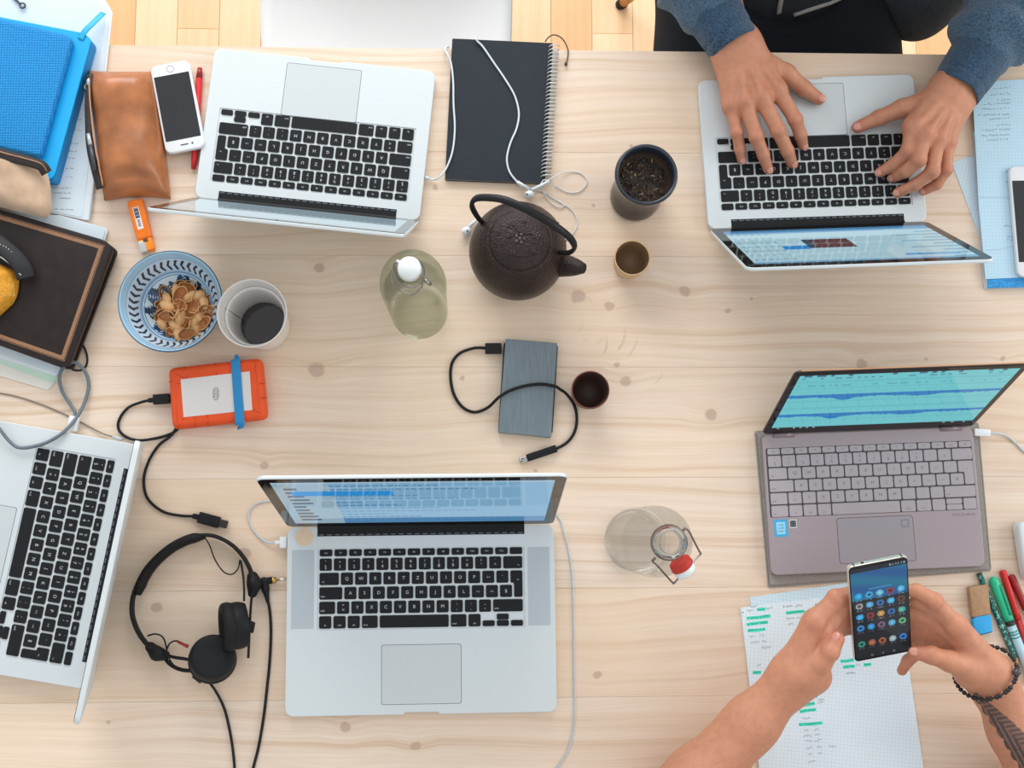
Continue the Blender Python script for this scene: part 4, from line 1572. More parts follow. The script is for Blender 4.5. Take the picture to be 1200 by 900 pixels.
tube([p + np.array([.0048, 0, .002]) for p in pxpath([(100.5, 92, .034), (102, 120, .0385), (105.5, 155, .0395), (110.5, 185, .0385), (117, 218, .032)])], .0009, 6).obj('seam', pm('light seam thread', (204, 146, 100), .7), pc, smooth=True)
g = G()
ell(Wn(103.5, 96, .036), (.003, 0, 0), (0, .005, 0), (0, 0, .002), 10, 6, g)
rg = [Wn(101.5 + 2.2 * math.cos(a), 102 + 3 * math.sin(a), .031) for a in np.linspace(0, 2 * PI, 13)[:-1]]
tube(rg, .0008, 6, True, g)
g.obj('zip_pull', pm('steel', (190, 194, 198), .25, .9), pc, smooth=True)
pen_in = thing('pen', 'grey pen sticking out of the tan pencil case zip', 'pen', W(104, 175, .03))
tube([Wn(103.5, 157, .0395), Wn(106, 170, .0400)], [.0028, .0032], 10).obj('pen_cap', pm('silver pen', (196, 200, 204), .3, .6), pen_in, smooth=True)
tube([Wn(106, 170, .0400), Wn(111.5, 200, .0385)], [.0031, .0030], 10).obj('pen_barrel', pm('dark pen', (62, 66, 72), .35), pen_in, smooth=True)

# white phone and the red pen under it
pen = thing('pen', 'red pen half hidden under the white phone', 'pen', W(228, 140, 0))
RED = pm('red plastic', (196, 34, 40), .35, nz=(30, .06))
tube([Wn(226.5, 198, .0046), Wn(228, 186, .0046), Wn(233.5, 92, .0046)], [.0030, .0046, .0046], 14).obj('barrel', RED, pen, smooth=True)
tube([Wn(233.5, 92, .0046), Wn(234.2, 80, .0046)], [.0046, .0034], 14).obj('cap', pm('dark red plastic', (150, 26, 34), .35), pen, smooth=True)


def flat_phone(name, label, corners, h, thick, black_from, home_top=True, tilt=0.0):
    """Phone lying on its back: corners TL, TR, BR, BL in the photo; the home button is near the first edge."""
    A, B, C_, D_ = [np.array(Wn(x, y, h + thick)) for x, y in corners]
    c = (A + B + C_ + D_) / 4
    ex = (B - A) + (C_ - D_); ex /= np.linalg.norm(ex)
    e2 = (A - D_) + (B - C_); e2 /= np.linalg.norm(e2)
    ex = ex + np.array([e2[1], -e2[0], 0]); ex /= np.linalg.norm(ex)
    ey = np.array([-ex[1], ex[0], 0])
    w = (np.linalg.norm(B - A) + np.linalg.norm(C_ - D_)) / 2
    l = (np.linalg.norm(D_ - A) + np.linalg.norm(C_ - B)) / 2
    t = thing(name, label, 'phone', (c[0], c[1], T + h), math.atan2(ex[1], ex[0]))
    t.rotation_euler = (0, tilt, math.atan2(ex[1], ex[0]))
    prism(rrect(w, l, .0095, 6), 0, thick, .0022, steps=3).obj('body', WHITE_PL, t, local=True, asm=50)
    prism(rrect(w - .0065, l * .735, .0006, 1), thick - .0001, thick + .0003, 0).obj('screen', pm('dark phone screen', (30, 31, 35), .08, coat=.5, nz=(20, .05)), t, local=True)
    hb = lathe([(.0052, thick), (.0052, thick + .0003), (.0044, thick + .00034), (.0043, thick + .00015)], 24, (0, (1 if home_top else -1) * l * .432, 0), cap=False).obj('home_button', pm('pale steel ring', (170, 174, 178), .3, .6), t, local=True)
    g_ = G()
    s = -1 if home_top else 1
    prism(rrect(.011, .0016, .0007, 2, 0, s * l * .43), thick, thick + .0003, 0, g_)
    lathe([(.0014, thick), (.0014, thick + .0003)], 12, (-.011 * s, s * l * .43, 0), g=g_)
    g_.obj('earpiece', pm('dark earpiece', (64, 62, 66), .5), t, local=True)
    return t


flat_phone('phone', 'white phone lying screen up beside the tan pencil case', [(178.5, 79), (225, 67.5), (236.5, 171), (191.5, 183)], .0094, .0076, 0, True)

# orange lighter by the bowl
lt = thing('lighter', 'orange plastic lighter with a barcode sticker next to the bowl', 'lighter', W(166, 265, 0))
c0, c1 = Wn(158.5, 235, .006), Wn(174, 295, .006)
dv = (c1 - c0); ln = np.linalg.norm(dv); dv /= ln
sv_ = np.array([-dv[1], dv[0], 0])
ORG_PL = pm('orange translucent plastic', (242, 122, 22), .25, nz=(60, .08), trans=.0)
up_ = np.array([0, 0, .0055])
obox(c0 + dv * ln * .38, sv_ * .0105, dv * ln * .38, up_, bev=.003).obj('body', ORG_PL, lt, asm=45)
obox(c0 + dv * ln * .88, sv_ * .0098, dv * ln * .115, up_ * .95, bev=.002).obj('hood', pm('orange cap', (250, 140, 24), .35, nz=(60, .06)), lt, asm=45)
obox(c0 + dv * ln * .90 - sv_ * .0050, sv_ * .0050, dv * ln * .10, up_ * 1.02, bev=.001).obj('metal_guard', pm('bright steel', (206, 206, 202), .25, .8), lt, asm=45)
obox(c0 + dv * ln * .80 + sv_ * .001, sv_ * .0035, dv * .0022, up_ * 1.08, bev=.001).obj('lever', pm('brown lever', (96, 62, 40), .5), lt, asm=45)
obox(c0 + dv * ln * .36 - sv_ * .0012, sv_ * .0042, dv * ln * .215, up_ * 1.04, bev=.0006).obj('label', pm('white label', (232, 226, 226), .5), lt)
g = G()
for k in range(9):
    obox(c0 + dv * (ln * .17 + k * .0017) - sv_ * .0012, sv_ * .0032, dv * .00045 * (1 + (k * 7 % 3) * .4), up_ * 1.07, g=g)
for k in range(4):
    obox(c0 + dv * (ln * .40 + k * .0028) - sv_ * .0012, sv_ * .0018, dv * .0007, up_ * 1.07, g=g)
g.obj('barcode', pm('barcode print', (52, 56, 74), .6), lt)

# ------------------------------------------------------------------ bowl of pistachio shells
CB = Wn(199.5, 353, .055)
bowl_c = np.array([CB[0], CB[1], T])
RB = .0690
prof_o = [(.0, .001), (.026, .001), (.030, .0), (.033, .003), (.037, .006), (.050, .018), (.060, .034), (.066, .048), (RB, .0555)]
prof_i = [(RB - .0006, .0562), (RB - .0030, .0555), (.0630, .0480), (.0565, .0345), (.0470, .0205), (.034, .0115), (.020, .0085), (.0, .0080)]


def dense(prof, k):
    out = []
    P = crom([np.array((a, b_, 0)) for a, b_ in prof], k)
    return [(max(p[0], 0), p[1]) for p in P]


def bowl_color(th, r, inner):
    cw, lb, mb, db = (206, 222, 232), (150, 194, 222), (62, 122, 168), (36, 52, 78)
    if not inner:
        return mb if r > RB - .004 else cw
    f = r / RB
    if f > .975: return (70, 116, 146)
    if f > .895: return (160, 196, 218)
    if f > .885: return (120, 166, 200)
    if f > .715:
        q = (th / (2 * PI) * 38)
        ph = (q - math.floor(q))
        s = abs((f - .80) / .075)
        x = (ph - .08 - .46 * (1 - s)) % 1.0
        if x < .40 and s < .88:
            return (44, 54, 70)
        return (190, 210, 226)
    if f > .690: return (150, 186, 214)
    if f > .678: return (84, 132, 176)
    if f > .650: return (182, 208, 226)
    if f > .640: return (96, 142, 182)
    # leafy ring
    q = math.sin(th * 7 + 1.5 * math.sin(th * 3)) * .07 + math.sin(th * 19) * .03
    if f > .30 + q * .6 and f < .60 + q:
        if math.sin(th * 23 + f * 60) * math.sin(f * 70 + th * 5) > .62:
            return cw
        return db if math.sin(th * 5) > -.3 else (44, 84, 126)
    return cw


g = lathe(dense(prof_o, 3), 320, bowl_c, cap=False)
no_ = len(g.F)
PI_ = dense(prof_i, 12)
g2 = lathe(PI_, 320, bowl_c, cap=False)
g.add(g2.V, g2.F)
V = np.array(g.V)
cols = np.ones((sum(len(f) for f in g.F), 4), dtype=np.float32)
k = 0
for fi, f in enumerate(g.F):
    ctr = V[list(f)].mean(0) - bowl_c
    cols[k:k + len(f), :3] = lin(bowl_color(math.atan2(ctr[1], ctr[0]) + PI, math.hypot(ctr[0], ctr[1]), fi >= no_))
    k += len(f)
bowl = mk('bowl', V, g.F, pm('glazed painted ceramic', (0, 0, 0), .12, attr=True, nz=(30, .04), coat=.3), None, smooth=True, col=('CORNER', cols))
tag(bowl, 'blue and white painted ceramic bowl holding pistachio shells', 'bowl')

SH_OUT = pm('pistachio shell outside', (214, 166, 112), .6, nz=(120, .12))
SH_IN = pm('pistachio shell inside', (182, 118, 68), .5, nz=(160, .16))


def shell_mesh():
    g_ = G()
    nu, nv = 14, 5
    for (s, m, flip) in ((1.0, 0, False), (.90, 1, True)):
        V_ = []
        for j in range(nv + 1):
            b_ = PI / 2 * j / nv
            for i in range(nu):
                a = 2 * PI * i / nu
                x = math.cos(a) * math.sin(b_)
                pt = 1 + .16 * max(0, x) ** 2
                V_.append((.0108 * s * x * pt, .0074 * s * math.sin(a) * math.sin(b_) * (1 - .18 * max(0, x)), -.0062 * s * math.cos(b_)))
        F_ = []
        for j in range(nv):
            for i in range(nu):
                q = (j * nu + i, j * nu + (i + 1) % nu, (j + 1) * nu + (i + 1) % nu, (j + 1) * nu + i)
                F_.append(q if flip else q[::-1])
        g_.add(V_, F_, m)
    n = (nv + 1) * nu
    for i in range(nu):
        a, b_ = nv * nu + i, nv * nu + (i + 1) % nu
        g_.F.append((a, b_, n + b_, n + a)); g_.M.append(0)
    me = bpy.data.meshes.new('pistachio_shell')
    me.from_pydata(g_.V, [], g_.F)
    me.materials.append(SH_OUT); me.materials.append(SH_IN)
    me.polygons.foreach_set('material_index', np.asarray(g_.M, dtype=np.int32))
    me.polygons.foreach_set('use_smooth', np.ones(len(me.polygons), dtype=bool))
    me.update()
    return me


SHM = shell_mesh()
hc = Wn(214, 363, .03)
rs_ = random.Random(21)
spots = []
for layer, (num, rad_, hb_) in enumerate(((26, .040, .0155), (22, .035, .0235), (13, .024, .0300))):
    tries = 0
    got = 0
    while got < num and tries < 4000:
        tries += 1
        a, rr_ = rs_.uniform(0, 2 * PI), rad_ * math.sqrt(rs_.random())
        x, y = hc[0] + rr_ * math.cos(a) * .98, hc[1] + rr_ * math.sin(a)
        dmin = min([math.hypot(x - s[0], y - s[1]) for s in spots if s[3] == layer] or [9])
        if dmin < .0112:
            continue
        db_ = math.hypot(x - bowl_c[0], y - bowl_c[1])
        lift = max(0, (db_ - .030)) * .55
        spots.append((x, y, hb_ + lift + rs_.uniform(-.0015, .0015) - (rr_ / rad_) ** 2 * .003, layer))
        got += 1
for (x, y, h, layer) in spots:
    o = bpy.data.objects.new('pistachio_shell', SHM)
    COL.objects.link(o)
    o.location = (x, y, T + h)
    up_side = rs_.random() < .74
    o.location.z += .0022 if up_side else -.0050
    o.rotation_euler = ((0 if up_side else PI) + rs_.uniform(-.75, .75), rs_.uniform(-.55, .55), rs_.uniform(0, 2 * PI))
    s = rs_.uniform(1.0, 1.2)
    o.scale = (s, s, s)
    tag(o, 'empty tan pistachio shell heaped in the blue and white bowl', 'nut shell', 'pistachio shells in the bowl')

# ------------------------------------------------------------------ cups
CUPW = pm('white ceramic', (224, 220, 216), .3, nz=(10, .03), coat=.2)
TEA = pm('black coffee', (34, 24, 22), .06, nz=(10, .1), coat=.4)
cw_top = Wn(295.5, 367, .105)
cup = thing('cup', 'tall off white cup with a little black coffee beside the bowl', 'cup', (cw_top[0], cw_top[1], T))
cc = (cw_top[0], cw_top[1], T)
lathe([(.0, .001), (.030, .0), (.0325, .002), (.0345, .02), (.0395, .070), (.0445, .104), (.0452, .1055), (.0448, .1068), (.0436, .1068), (.0428, .104), (.0404, .083),
       (.0375, .0815), (.0365, .0780), (.0335, .045), (.030, .012), (.0, .010)], 72, cc, cap=False).obj('cup_body', CUPW, cup, smooth=True)
autosmooth(bpy.data.objects[[o.name for o in cup.children][0]], 55)
lathe([(.0, .0232), (.0300, .0232)], 60, cc, cap=False).obj('coffee', TEA, cup)
lathe([(.0372, .0806), (.0400, .0822), (.0402, .0840), (.0380, .0832)], 60, cc, cap=False).obj('inner_ledge', CUPW, cup, smooth=True)
sm_ = [Vector(cc) + Vector((math.cos(a_) * r_, math.sin(a_) * r_, z_)) for (a_, r_, z_) in ((2.9, .0405, .0858), (2.9, .0368, .0790), (2.9, .0342, .055), (2.9, .0305, .026))]
tube(sm_, .0005, 6).obj('seam', pm('grey seam', (128, 116, 112), .6), cup)

BEIGE = pm('beige stoneware', (206, 172, 130), .45, nz=(60, .08), coat=.15)
BRN_IN = pm('brown inner glaze', (138, 110, 80), .4, nz=(40, .15))  # inside of the beige cup, browner and darker than its outside
c_ = Wn(741, 302, .046)
cc = (c_[0], c_[1], T)
cup2 = thing('cup', 'small beige stoneware tea cup next to the teapot spout', 'cup', cc)
lathe([(.0, .0005), (.0175, .0), (.0195, .002), (.0225, .016), (.0248, .040), (.0250, .0455), (.0243, .0463), (.0232, .0458)], 60, cc, cap=False).obj('cup_outside', BEIGE, cup2, smooth=True)
lathe([(.0232, .0458), (.0226, .040), (.0205, .016), (.0170, .0055), (.0, .0045)], 60, cc, cap=False).obj('cup_inside', BRN_IN, cup2, smooth=True)

RBRN = pm('reddish brown clay', (112, 60, 46), .42, nz=(60, .12), coat=.1)
DK_IN = pm('dark brown glaze', (72, 50, 44), .5, nz=(40, .15))
c_ = Wn(692, 456.8, .05)
cc = (c_[0], c_[1], T)
cup3 = thing('cup', 'small dark reddish brown clay cup right of the grey drive', 'cup', cc)
lathe([(.0, .0005), (.0180, .0), (.0200, .002), (.0230, .018), (.0256, .044), (.0258, .0495), (.0252, .0503), (.0243, .0498)], 60, cc, cap=False).obj('cup_outside', RBRN, cup3, smooth=True)
lathe([(.0243, .0498), (.0234, .043), (.0205, .017), (.0165, .006), (.0, .005)], 60, cc, cap=False).obj('cup_inside', DK_IN, cup3, smooth=True)


def thin_glass(name, tint, edge, gloss=.5, rough=.02):
    """Thin blown glass: tinted transparency with mirror reflection growing towards the rim."""
    m = bpy.data.materials.new(name)
    m.use_nodes = True
    N, LK = m.node_tree.nodes, m.node_tree.links
    N.remove(N['Principled BSDF'])
    out = N['Material Output']
    lw = N.new('ShaderNodeLayerWeight'); lw.inputs['Blend'].default_value = .35
    no = N.new('ShaderNodeTexNoise'); no.inputs['Scale'].default_value = 9
    mx = N.new('ShaderNodeMix'); mx.data_type = 'RGBA'
    LK.new(lw.outputs['Facing'], mx.inputs['Factor'])
    mx.inputs[6].default_value = (*tint, 1); mx.inputs[7].default_value = (*edge, 1)
    tr = N.new('ShaderNodeBsdfTransparent'); LK.new(mx.outputs[2], tr.inputs[0])
    gl = N.new('ShaderNodeBsdfGlossy'); gl.inputs['Roughness'].default_value = rough
    fr = N.new('ShaderNodeFresnel'); fr.inputs['IOR'].default_value = 1.45
    fm = math_node(N, LK, 'MULTIPLY', fr.outputs[0], gloss)
    bp2 = N.new('ShaderNodeBump'); bp2.inputs['Strength'].default_value = .06; bp2.inputs['Distance'].default_value = .002
    LK.new(no.outputs['Fac'], bp2.inputs['Height']); LK.new(bp2.outputs[0], gl.inputs['Normal']); LK.new(bp2.outputs[0], fr.inputs['Normal'])
    ms = N.new('ShaderNodeMixShader')
    LK.new(fm, ms.inputs[0]); LK.new(tr.outputs[0], ms.inputs[1]); LK.new(gl.outputs[0], ms.inputs[2])
    LK.new(ms.outputs[0], out.inputs['Surface'])
    MATS[name] = m
    return m


GLASS = thin_glass('clear glass', (.997, .999, .999), (.90, .92, .93), .4)
GGLASS = thin_glass('green tinted glass', (.985, .995, .972), (.76, .82, .72), .4)
SMOKE = thin_glass('smoked glass', (.62, .60, .58), (.2, .2, .2), .9)
WIRE = pm('steel wire', (150, 146, 142), .3, .9, nz=(60, .05))

# black rimmed glass jar of steeped tea leaves
c_ = Wn(757.5, 204.5, .105)
cc = np.array([c_[0], c_[1], T])
jar = thing('tea_glass', 'dark glass tea jar full of wet leaves with a black rim', 'jar', cc)
lathe([(.0, .001), (.0325, .0), (.0355, .003), (.0365, .012), (.0350, .034), (.0345, .060), (.0365, .085), (.0385, .097)], 72, cc, cap=False).obj('glass_wall', SMOKE, jar, smooth=True)
lathe([(.0, .0015), (.031, .0012), (.0348, .004), (.0356, .012), (.0342, .033), (.0, .034)], 60, cc, cap=False).obj('dark_tea', pm('dark tea', (34, 26, 22), .1, nz=(30, .2), coat=.3), jar, smooth=True)
lathe([(.0378, .090), (.0398, .0965), (.0418, .1000), (.0423, .1040), (.0414, .1068), (.0395, .1076), (.0376, .1066), (.0366, .1040), (.0362, .0985), (.0352, .092)], 72, cc, cap=False).obj('rim', pm('black glazed rim', (36, 44, 54), .25, nz=(60, .08), coat=.4), jar, smooth=True)
lathe([(.0362, .0985), (.0352, .0900), (.0335, .0760), (.0, .0750)], 60, cc, cap=False).obj('strainer', pm('dark strainer mesh', (74, 60, 50), .45, .2, nz=(800, .4)), jar, smooth=True)
LEAF = [pm('wet tea leaf', (40, 36, 34), .35, nz=(200, .3)), pm('brown tea leaf', (96, 72, 54), .45, nz=(200, .3)), pm('pale stem', (190, 160, 124), .5)]
rl = random.Random(11)
g = G()
for k in range(520):
    a, r_ = rl.uniform(0, 2 * PI), .0315 * math.sqrt(rl.random())
    x, y = cc[0] + r_ * math.cos(a), cc[1] + r_ * math.sin(a)
    z = T + .0758 + rl.uniform(0, .0075) * (1 - (r_ / .034) ** 2) + .001
    b_ = rl.uniform(0, PI)
    l_, w_ = rl.uniform(.0010, .0034), rl.uniform(.0005, .0013)
    tz = rl.uniform(-.4, .4)
    ex, ey = np.array([math.cos(b_), math.sin(b_), tz]) * l_, np.array([-math.sin(b_), math.cos(b_), rl.uniform(-.5, .5)]) * w_
    m_ = 2 if rl.random() < .04 else (1 if rl.random() < .30 + (.35 if y < cc[1] - .012 else 0) else 0)
    ell((x, y, z), ex, ey, (0, 0, .0005), 6, 3, g, m_)
lf = g.obj('tea_leaves', LEAF, jar)
lf['kind'] = 'stuff'

# ------------------------------------------------------------------ swing top bottles
def bottle_profile(r, hb, hs, hn, rn):
    return dense([(.0, .004), (r * .55, .003), (r * .86, .0005), (r * .97, .004), (r, .012), (r, hb * .5), (r, hb), (r * .95, hb + (hs - hb) * .30), (r * .76, hb + (hs - hb) * .62),
                  (rn * 1.35, hs), (rn * 1.05, hs + (hn - hs) * .35), (rn, hn - .012)], 4)


cb = Wn(479.5, 313.4, .27)
cc = np.array([cb[0], cb[1], T])
gb = thing('swing_top_bottle', 'green tinted glass bottle closed with a white swing top', 'bottle', cc)
GBP = dense([(.0, .004), (.020, .003), (.0310, .0005), (.0385, .004), (.0396, .012), (.0398, .070), (.0405, .125), (.0412, .160), (.0410, .182), (.0375, .206), (.0270, .229), (.0185, .240), (.0148, .248), (.0140, .2575)], 4)
lathe(GBP, 72, cc, cap=False).obj('glass', GGLASS, gb, smooth=True)
wl = [(a * .95, b_) for a, b_ in GBP if b_ < .150]
wl = [(max(0, a), b_ + .0016) for a, b_ in wl] + [(0, wl[-1][1] + .0018)]
lathe(wl, 60, cc, cap=False).obj('water', thin_glass('green water', (.996, .999, .992), (.985, .992, .975), .06), gb, smooth=True)
lathe([(.0140, .244), (.0165, .246), (.0172, .251), (.0165, .256), (.0140, .2575)], 48, cc, cap=False).obj('lip', GGLASS, gb, smooth=True)
lathe([(.0, .2575), (.0120, .2575), (.0135, .259), (.0136, .268), (.0122, .271), (.0, .2715)], 48, cc, cap=False).obj('stopper', pm('white porcelain', (222, 228, 228), .25, nz=(20, .03), coat=.3), gb, smooth=True)
lathe([(.0128, .2560), (.0140, .2568), (.0140, .2585), (.0128, .259)], 40, cc, cap=False).obj('gasket', pm('pale rubber', (206, 204, 190), .6), gb, smooth=True)
g = G()
wr_ = [cc + np.array([.0178 * math.cos(a), .0178 * math.sin(a), .243]) for a in np.linspace(0, 2 * PI, 30)[:-1]]
tube(wr_, .0009, 6, True, g)
ax_ = np.array([math.cos(-.55), math.sin(-.55), 0])
pp = np.array([-ax_[1], ax_[0], 0])
for s in (-1, 1):
    e_ = cc + ax_ * .0150 * s
    tube(crom([e_ + np.array([0, 0, .2660]), cc + ax_ * .0195 * s + np.array([0, 0, .256]) - pp * .003, cc + ax_ * .0200 * s - pp * .006 + np.array([0, 0, .240])], 6), .0010, 6, g=g)
tube(crom([cc + ax_ * .0200 - pp * .006 + np.array([0, 0, .240]), cc + ax_ * .0150 - pp * .0185 + np.array([0, 0, .232]), cc - pp * .0225 + np.array([0, 0, .230]), cc - ax_ * .0150 - pp * .0185 + np.array([0, 0, .232]), cc - ax_ * .0200 - pp * .006 + np.array([0, 0, .240])], 6), .0010, 6, g=g)
g.obj('wire_bail', WIRE, gb, smooth=True)
tube([cc + ax_ * .0195 + np.array([0, 0, .250]), cc + ax_ * .0280 + np.array([0, 0, .245])], .0022, 10).obj('pivot', WIRE, gb, smooth=True)
tube([cc - ax_ * .0170 + np.array([0, 0, .266]), cc - ax_ * .0125 + np.array([0, 0, .2665])], .0018, 8).obj('stopper_pin', WHITE_PL, gb, smooth=True)

cb = Wn(788, 636, .285)
cc = np.array([cb[0], cb[1], T])
wb = thing('swing_top_bottle', 'clear glass bottle standing open, its red ringed stopper hanging aside', 'bottle', cc)
lathe(bottle_profile(.0435, .170, .235, .272, .0155), 80, cc, cap=False).obj('glass', GLASS, wb, smooth=True)
lathe([(.0155, .258), (.0186, .261), (.0194, .268), (.0188, .278), (.0172, .284), (.0150, .2850), (.0132, .283), (.0126, .276), (.0126, .258)], 60, cc, cap=False).obj('lip', thin_glass('thick clear glass', (.96, .975, .975), (.62, .70, .73), .9), wb, smooth=True)
g = G()
wr_ = [cc + np.array([.0200 * math.cos(a), .0200 * math.sin(a), .262]) for a in np.linspace(0, 2 * PI, 34)[:-1]]
tube(wr_, .0010, 6, True, g)
pA, pB = Wn(764, 658, .262), Wn(803.5, 619, .262)
sA, sB = Wn(789.5, 684, .232), Wn(821.5, 649, .238)
for (a, b_) in ((pA, sA), (pB, sB)):
    tube(crom([a, a + (b_ - a) * .15 + np.array([.001, 0, .003]), a + (b_ - a) * .8, b_], 6), .0011, 6, g=g)
    tube([a, a + (cc + np.array([0, 0, .262]) - a) * .2], .0016, 6, g=g)
g.obj('wire_bail', pm('brown steel wire', (120, 104, 98), .35, .8), wb, smooth=True)
mS = (sA + sB) / 2
mC = Wn(800, 664, .236)
dS = Wn(806, 673, .236) - Wn(797.5, 661, .236) + np.array([0, 0, -.004])
dS = dS / np.linalg.norm(dS)
lathe([(.0, -.011), (.0085, -.011), (.0128, -.0080), (.0140, -.001), (.0130, .001), (.0, .001)], 36, mC, tuple(dS)).obj('gasket', pm('red rubber gasket', (186, 48, 36), .5, nz=(60, .08)), wb, smooth=True)
lathe([(.0, .0), (.0120, .0), (.0132, .002), (.0132, .0075), (.0110, .0105), (.0, .0110)], 36, mC, tuple(dS)).obj('stopper', pm('white porcelain', (222, 228, 228), .25), wb, smooth=True)
tube([sA, mC + dS * .006, sB], .0011, 6).obj('stopper_pin', WIRE, wb, smooth=True)
tb = [(r_, b_) for r_, b_ in bottle_profile(.0435, .170, .235, .272, .0155) if b_ < .02]
lathe([(.0, .0032), (.030, .0030), (.0408, .0050), (.0415, .0085), (.030, .0065), (.0, .006)], 60, cc, cap=False).obj('thick_base', thin_glass('base glass', (.995, .997, .997), (.88, .92, .93), .4), wb, smooth=True)

# ------------------------------------------------------------------ cast iron teapot
IRON = pm('brown cast iron', (38, 22, 17), .30, .15, spec=.5, nz=(110, .4), bump=(420, .9, .0022))
IRON_B = pm('black iron handle', (30, 30, 32), .4, .2, spec=.3, nz=(200, .15), bump=(700, .15, .0004))
tc_ = Wn(606.5, 296, .055)
cc = np.array([tc_[0], tc_[1], T])
tp = thing('teapot', 'brown cast iron teapot with a black arched handle', 'teapot', cc)
lathe(dense([(.0, .002), (.034, .0), (.038, .002), (.050, .012), (.0625, .038), (.0660, .060), (.0632, .084), (.0530, .106), (.0440, .1165), (.0400, .1180)], 4), 96, cc, cap=False).obj('body', IRON, tp, smooth=True)
lid_o = lathe(dense([(.0405, .1165), (.0400, .1190), (.0365, .1220), (.0250, .1265), (.0120, .1285), (.0, .1290)], 3), 72, cc, cap=False).obj('lid', IRON, tp, smooth=True)
def lid_z(r_):
    return float(np.interp(r_, [0, .012, .025, .0365, .040], [.1290, .1285, .1265, .1220, .1190]))


def boss(dx, dy, s, g_):
    x, y = dx * .00107, -dy * .00107
    q = cc + np.array([x, y, lid_z(math.hypot(x, y))])
    ell(q, (.0022 * s, 0, 0), (0, .0022 * s, 0), (0, 0, .0022), 8, 5, g_)
    for k in range(5):
        a = 2 * PI * k / 5
        p = q + np.array([math.cos(a), math.sin(a), 0]) * .0036 * s
        p[2] = T + lid_z(math.hypot(p[0] - cc[0], p[1] - cc[1]))
        ell(p, (.0019 * s, 0, 0), (0, .0019 * s, 0), (0, 0, .0018), 8, 5, g_)


g = G()
for (x, y, s) in ((0, 0, 1.5), (20, -4, 1), (-12, -18, 1), (-20, 4, .8), (-26, -9, .6), (16, 15, .7), (-8, 17, .7), (6, -22, .7)):
    boss(x, y, s, g)
g.obj('blossom_relief', pm('pale iron relief', (84, 72, 68), .28, .5, nz=(120, .2)), lid_o, smooth=True)  # relief paler, smoother and more metallic than the lid
g = G()
for br_ in ([(-32, 6), (-16, -1), (0, -6), (14, -6)], [(-12, -24), (-4, -12), (2, -4)], [(-30, 14), (-10, 20), (14, 20), (28, 12)]):
    pts = []
    for (dx, dy) in br_:
        x, y = dx * .00107, -dy * .00107
        pts.append(cc + np.array([x, y, lid_z(math.hypot(x, y)) + .0002]))
    tube(crom(pts, 5), .0008, 6, g=g)
g.obj('branch_relief', IRON, lid_o, smooth=True)
# relief dots round the shoulder
g = G()
rd = random.Random(3)
for k in range(90):
    a = rd.uniform(-.3, 2.6)
    f = rd.uniform(0, 1)
    r_, z_ = .0640 - .0185 * f, .080 + .0345 * f
    q = cc + np.array([r_ * math.cos(a), r_ * math.sin(a), z_])
    s_ = rd.uniform(.0009, .0019)
    ell(q, (s_, 0, 0), (0, s_, 0), (0, 0, s_ * .8), 6, 4, g)
g.obj('shoulder_relief', IRON, tp)
# spout
s0, s1 = Wn(641, 307, .062), Wn(683.5, 314.5, .092)
sp_pts = crom([s0, s0 + (s1 - s0) * .45 + np.array([0, 0, -.002]), s0 + (s1 - s0) * .8, s1], 6)
g = tube(sp_pts, list(np.linspace(.0205, .0072, len(sp_pts))), 24)
g.obj('spout', IRON, tp, smooth=True)
dd = (s1 - s0) / np.linalg.norm(s1 - s0)
lathe([(.0, .0006), (.0047, .0006)], 20, s1, tuple(dd), cap=False).obj('spout_opening', pm('black opening', (20, 19, 19), .6), tp)
rgx, rgy, _ = basis(dd)
tube([s1 + rgx * .0060 * math.cos(a) + rgy * .0060 * math.sin(a) for a in np.linspace(0, 2 * PI, 25)[:-1]], .0014, 8, True).obj('spout_lip', IRON, tp, smooth=True)
# handle with its lugs
hp = [(567, 262, .100), (559.5, 254, .112), (553, 241, .138), (557, 233, .152), (570, 231.5, .165), (590, 234, .176), (612, 243, .180), (635, 255, .176), (655, 268, .166),
      (669, 280, .150), (673.5, 290, .134), (667, 296, .116), (655, 295.5, .100)]
hpts = pxpath(hp, 6)
pl = Wn(*hp[-1]) - Wn(*hp[0])
hn_ = np.cross(pl, np.array([0, 0, 1.0])); hn_ /= np.linalg.norm(hn_)
g = tube(hpts, [.6 + .4 * min(1, min(i, len(hpts) - 1 - i) / 14) for i in range(len(hpts))], 12, flat=(.0030, .0052), up=tuple(hn_))
g.obj('handle', IRON_B, tp, smooth=True)
for (x, y) in ((568.5, 264), (652, 296)):
    q = Wn(x, y, .096)
    d_ = np.array([pl[1], -pl[0], 0]); d_ /= np.linalg.norm(d_)
    tube([q + (np.array([0, 0, 1.0]) * math.sin(a) + pl / np.linalg.norm(pl) * math.cos(a)) * .0055 for a in np.linspace(0, 2 * PI, 17)[:-1]], .0026, 8, True).obj('lug', IRON, tp, smooth=True)

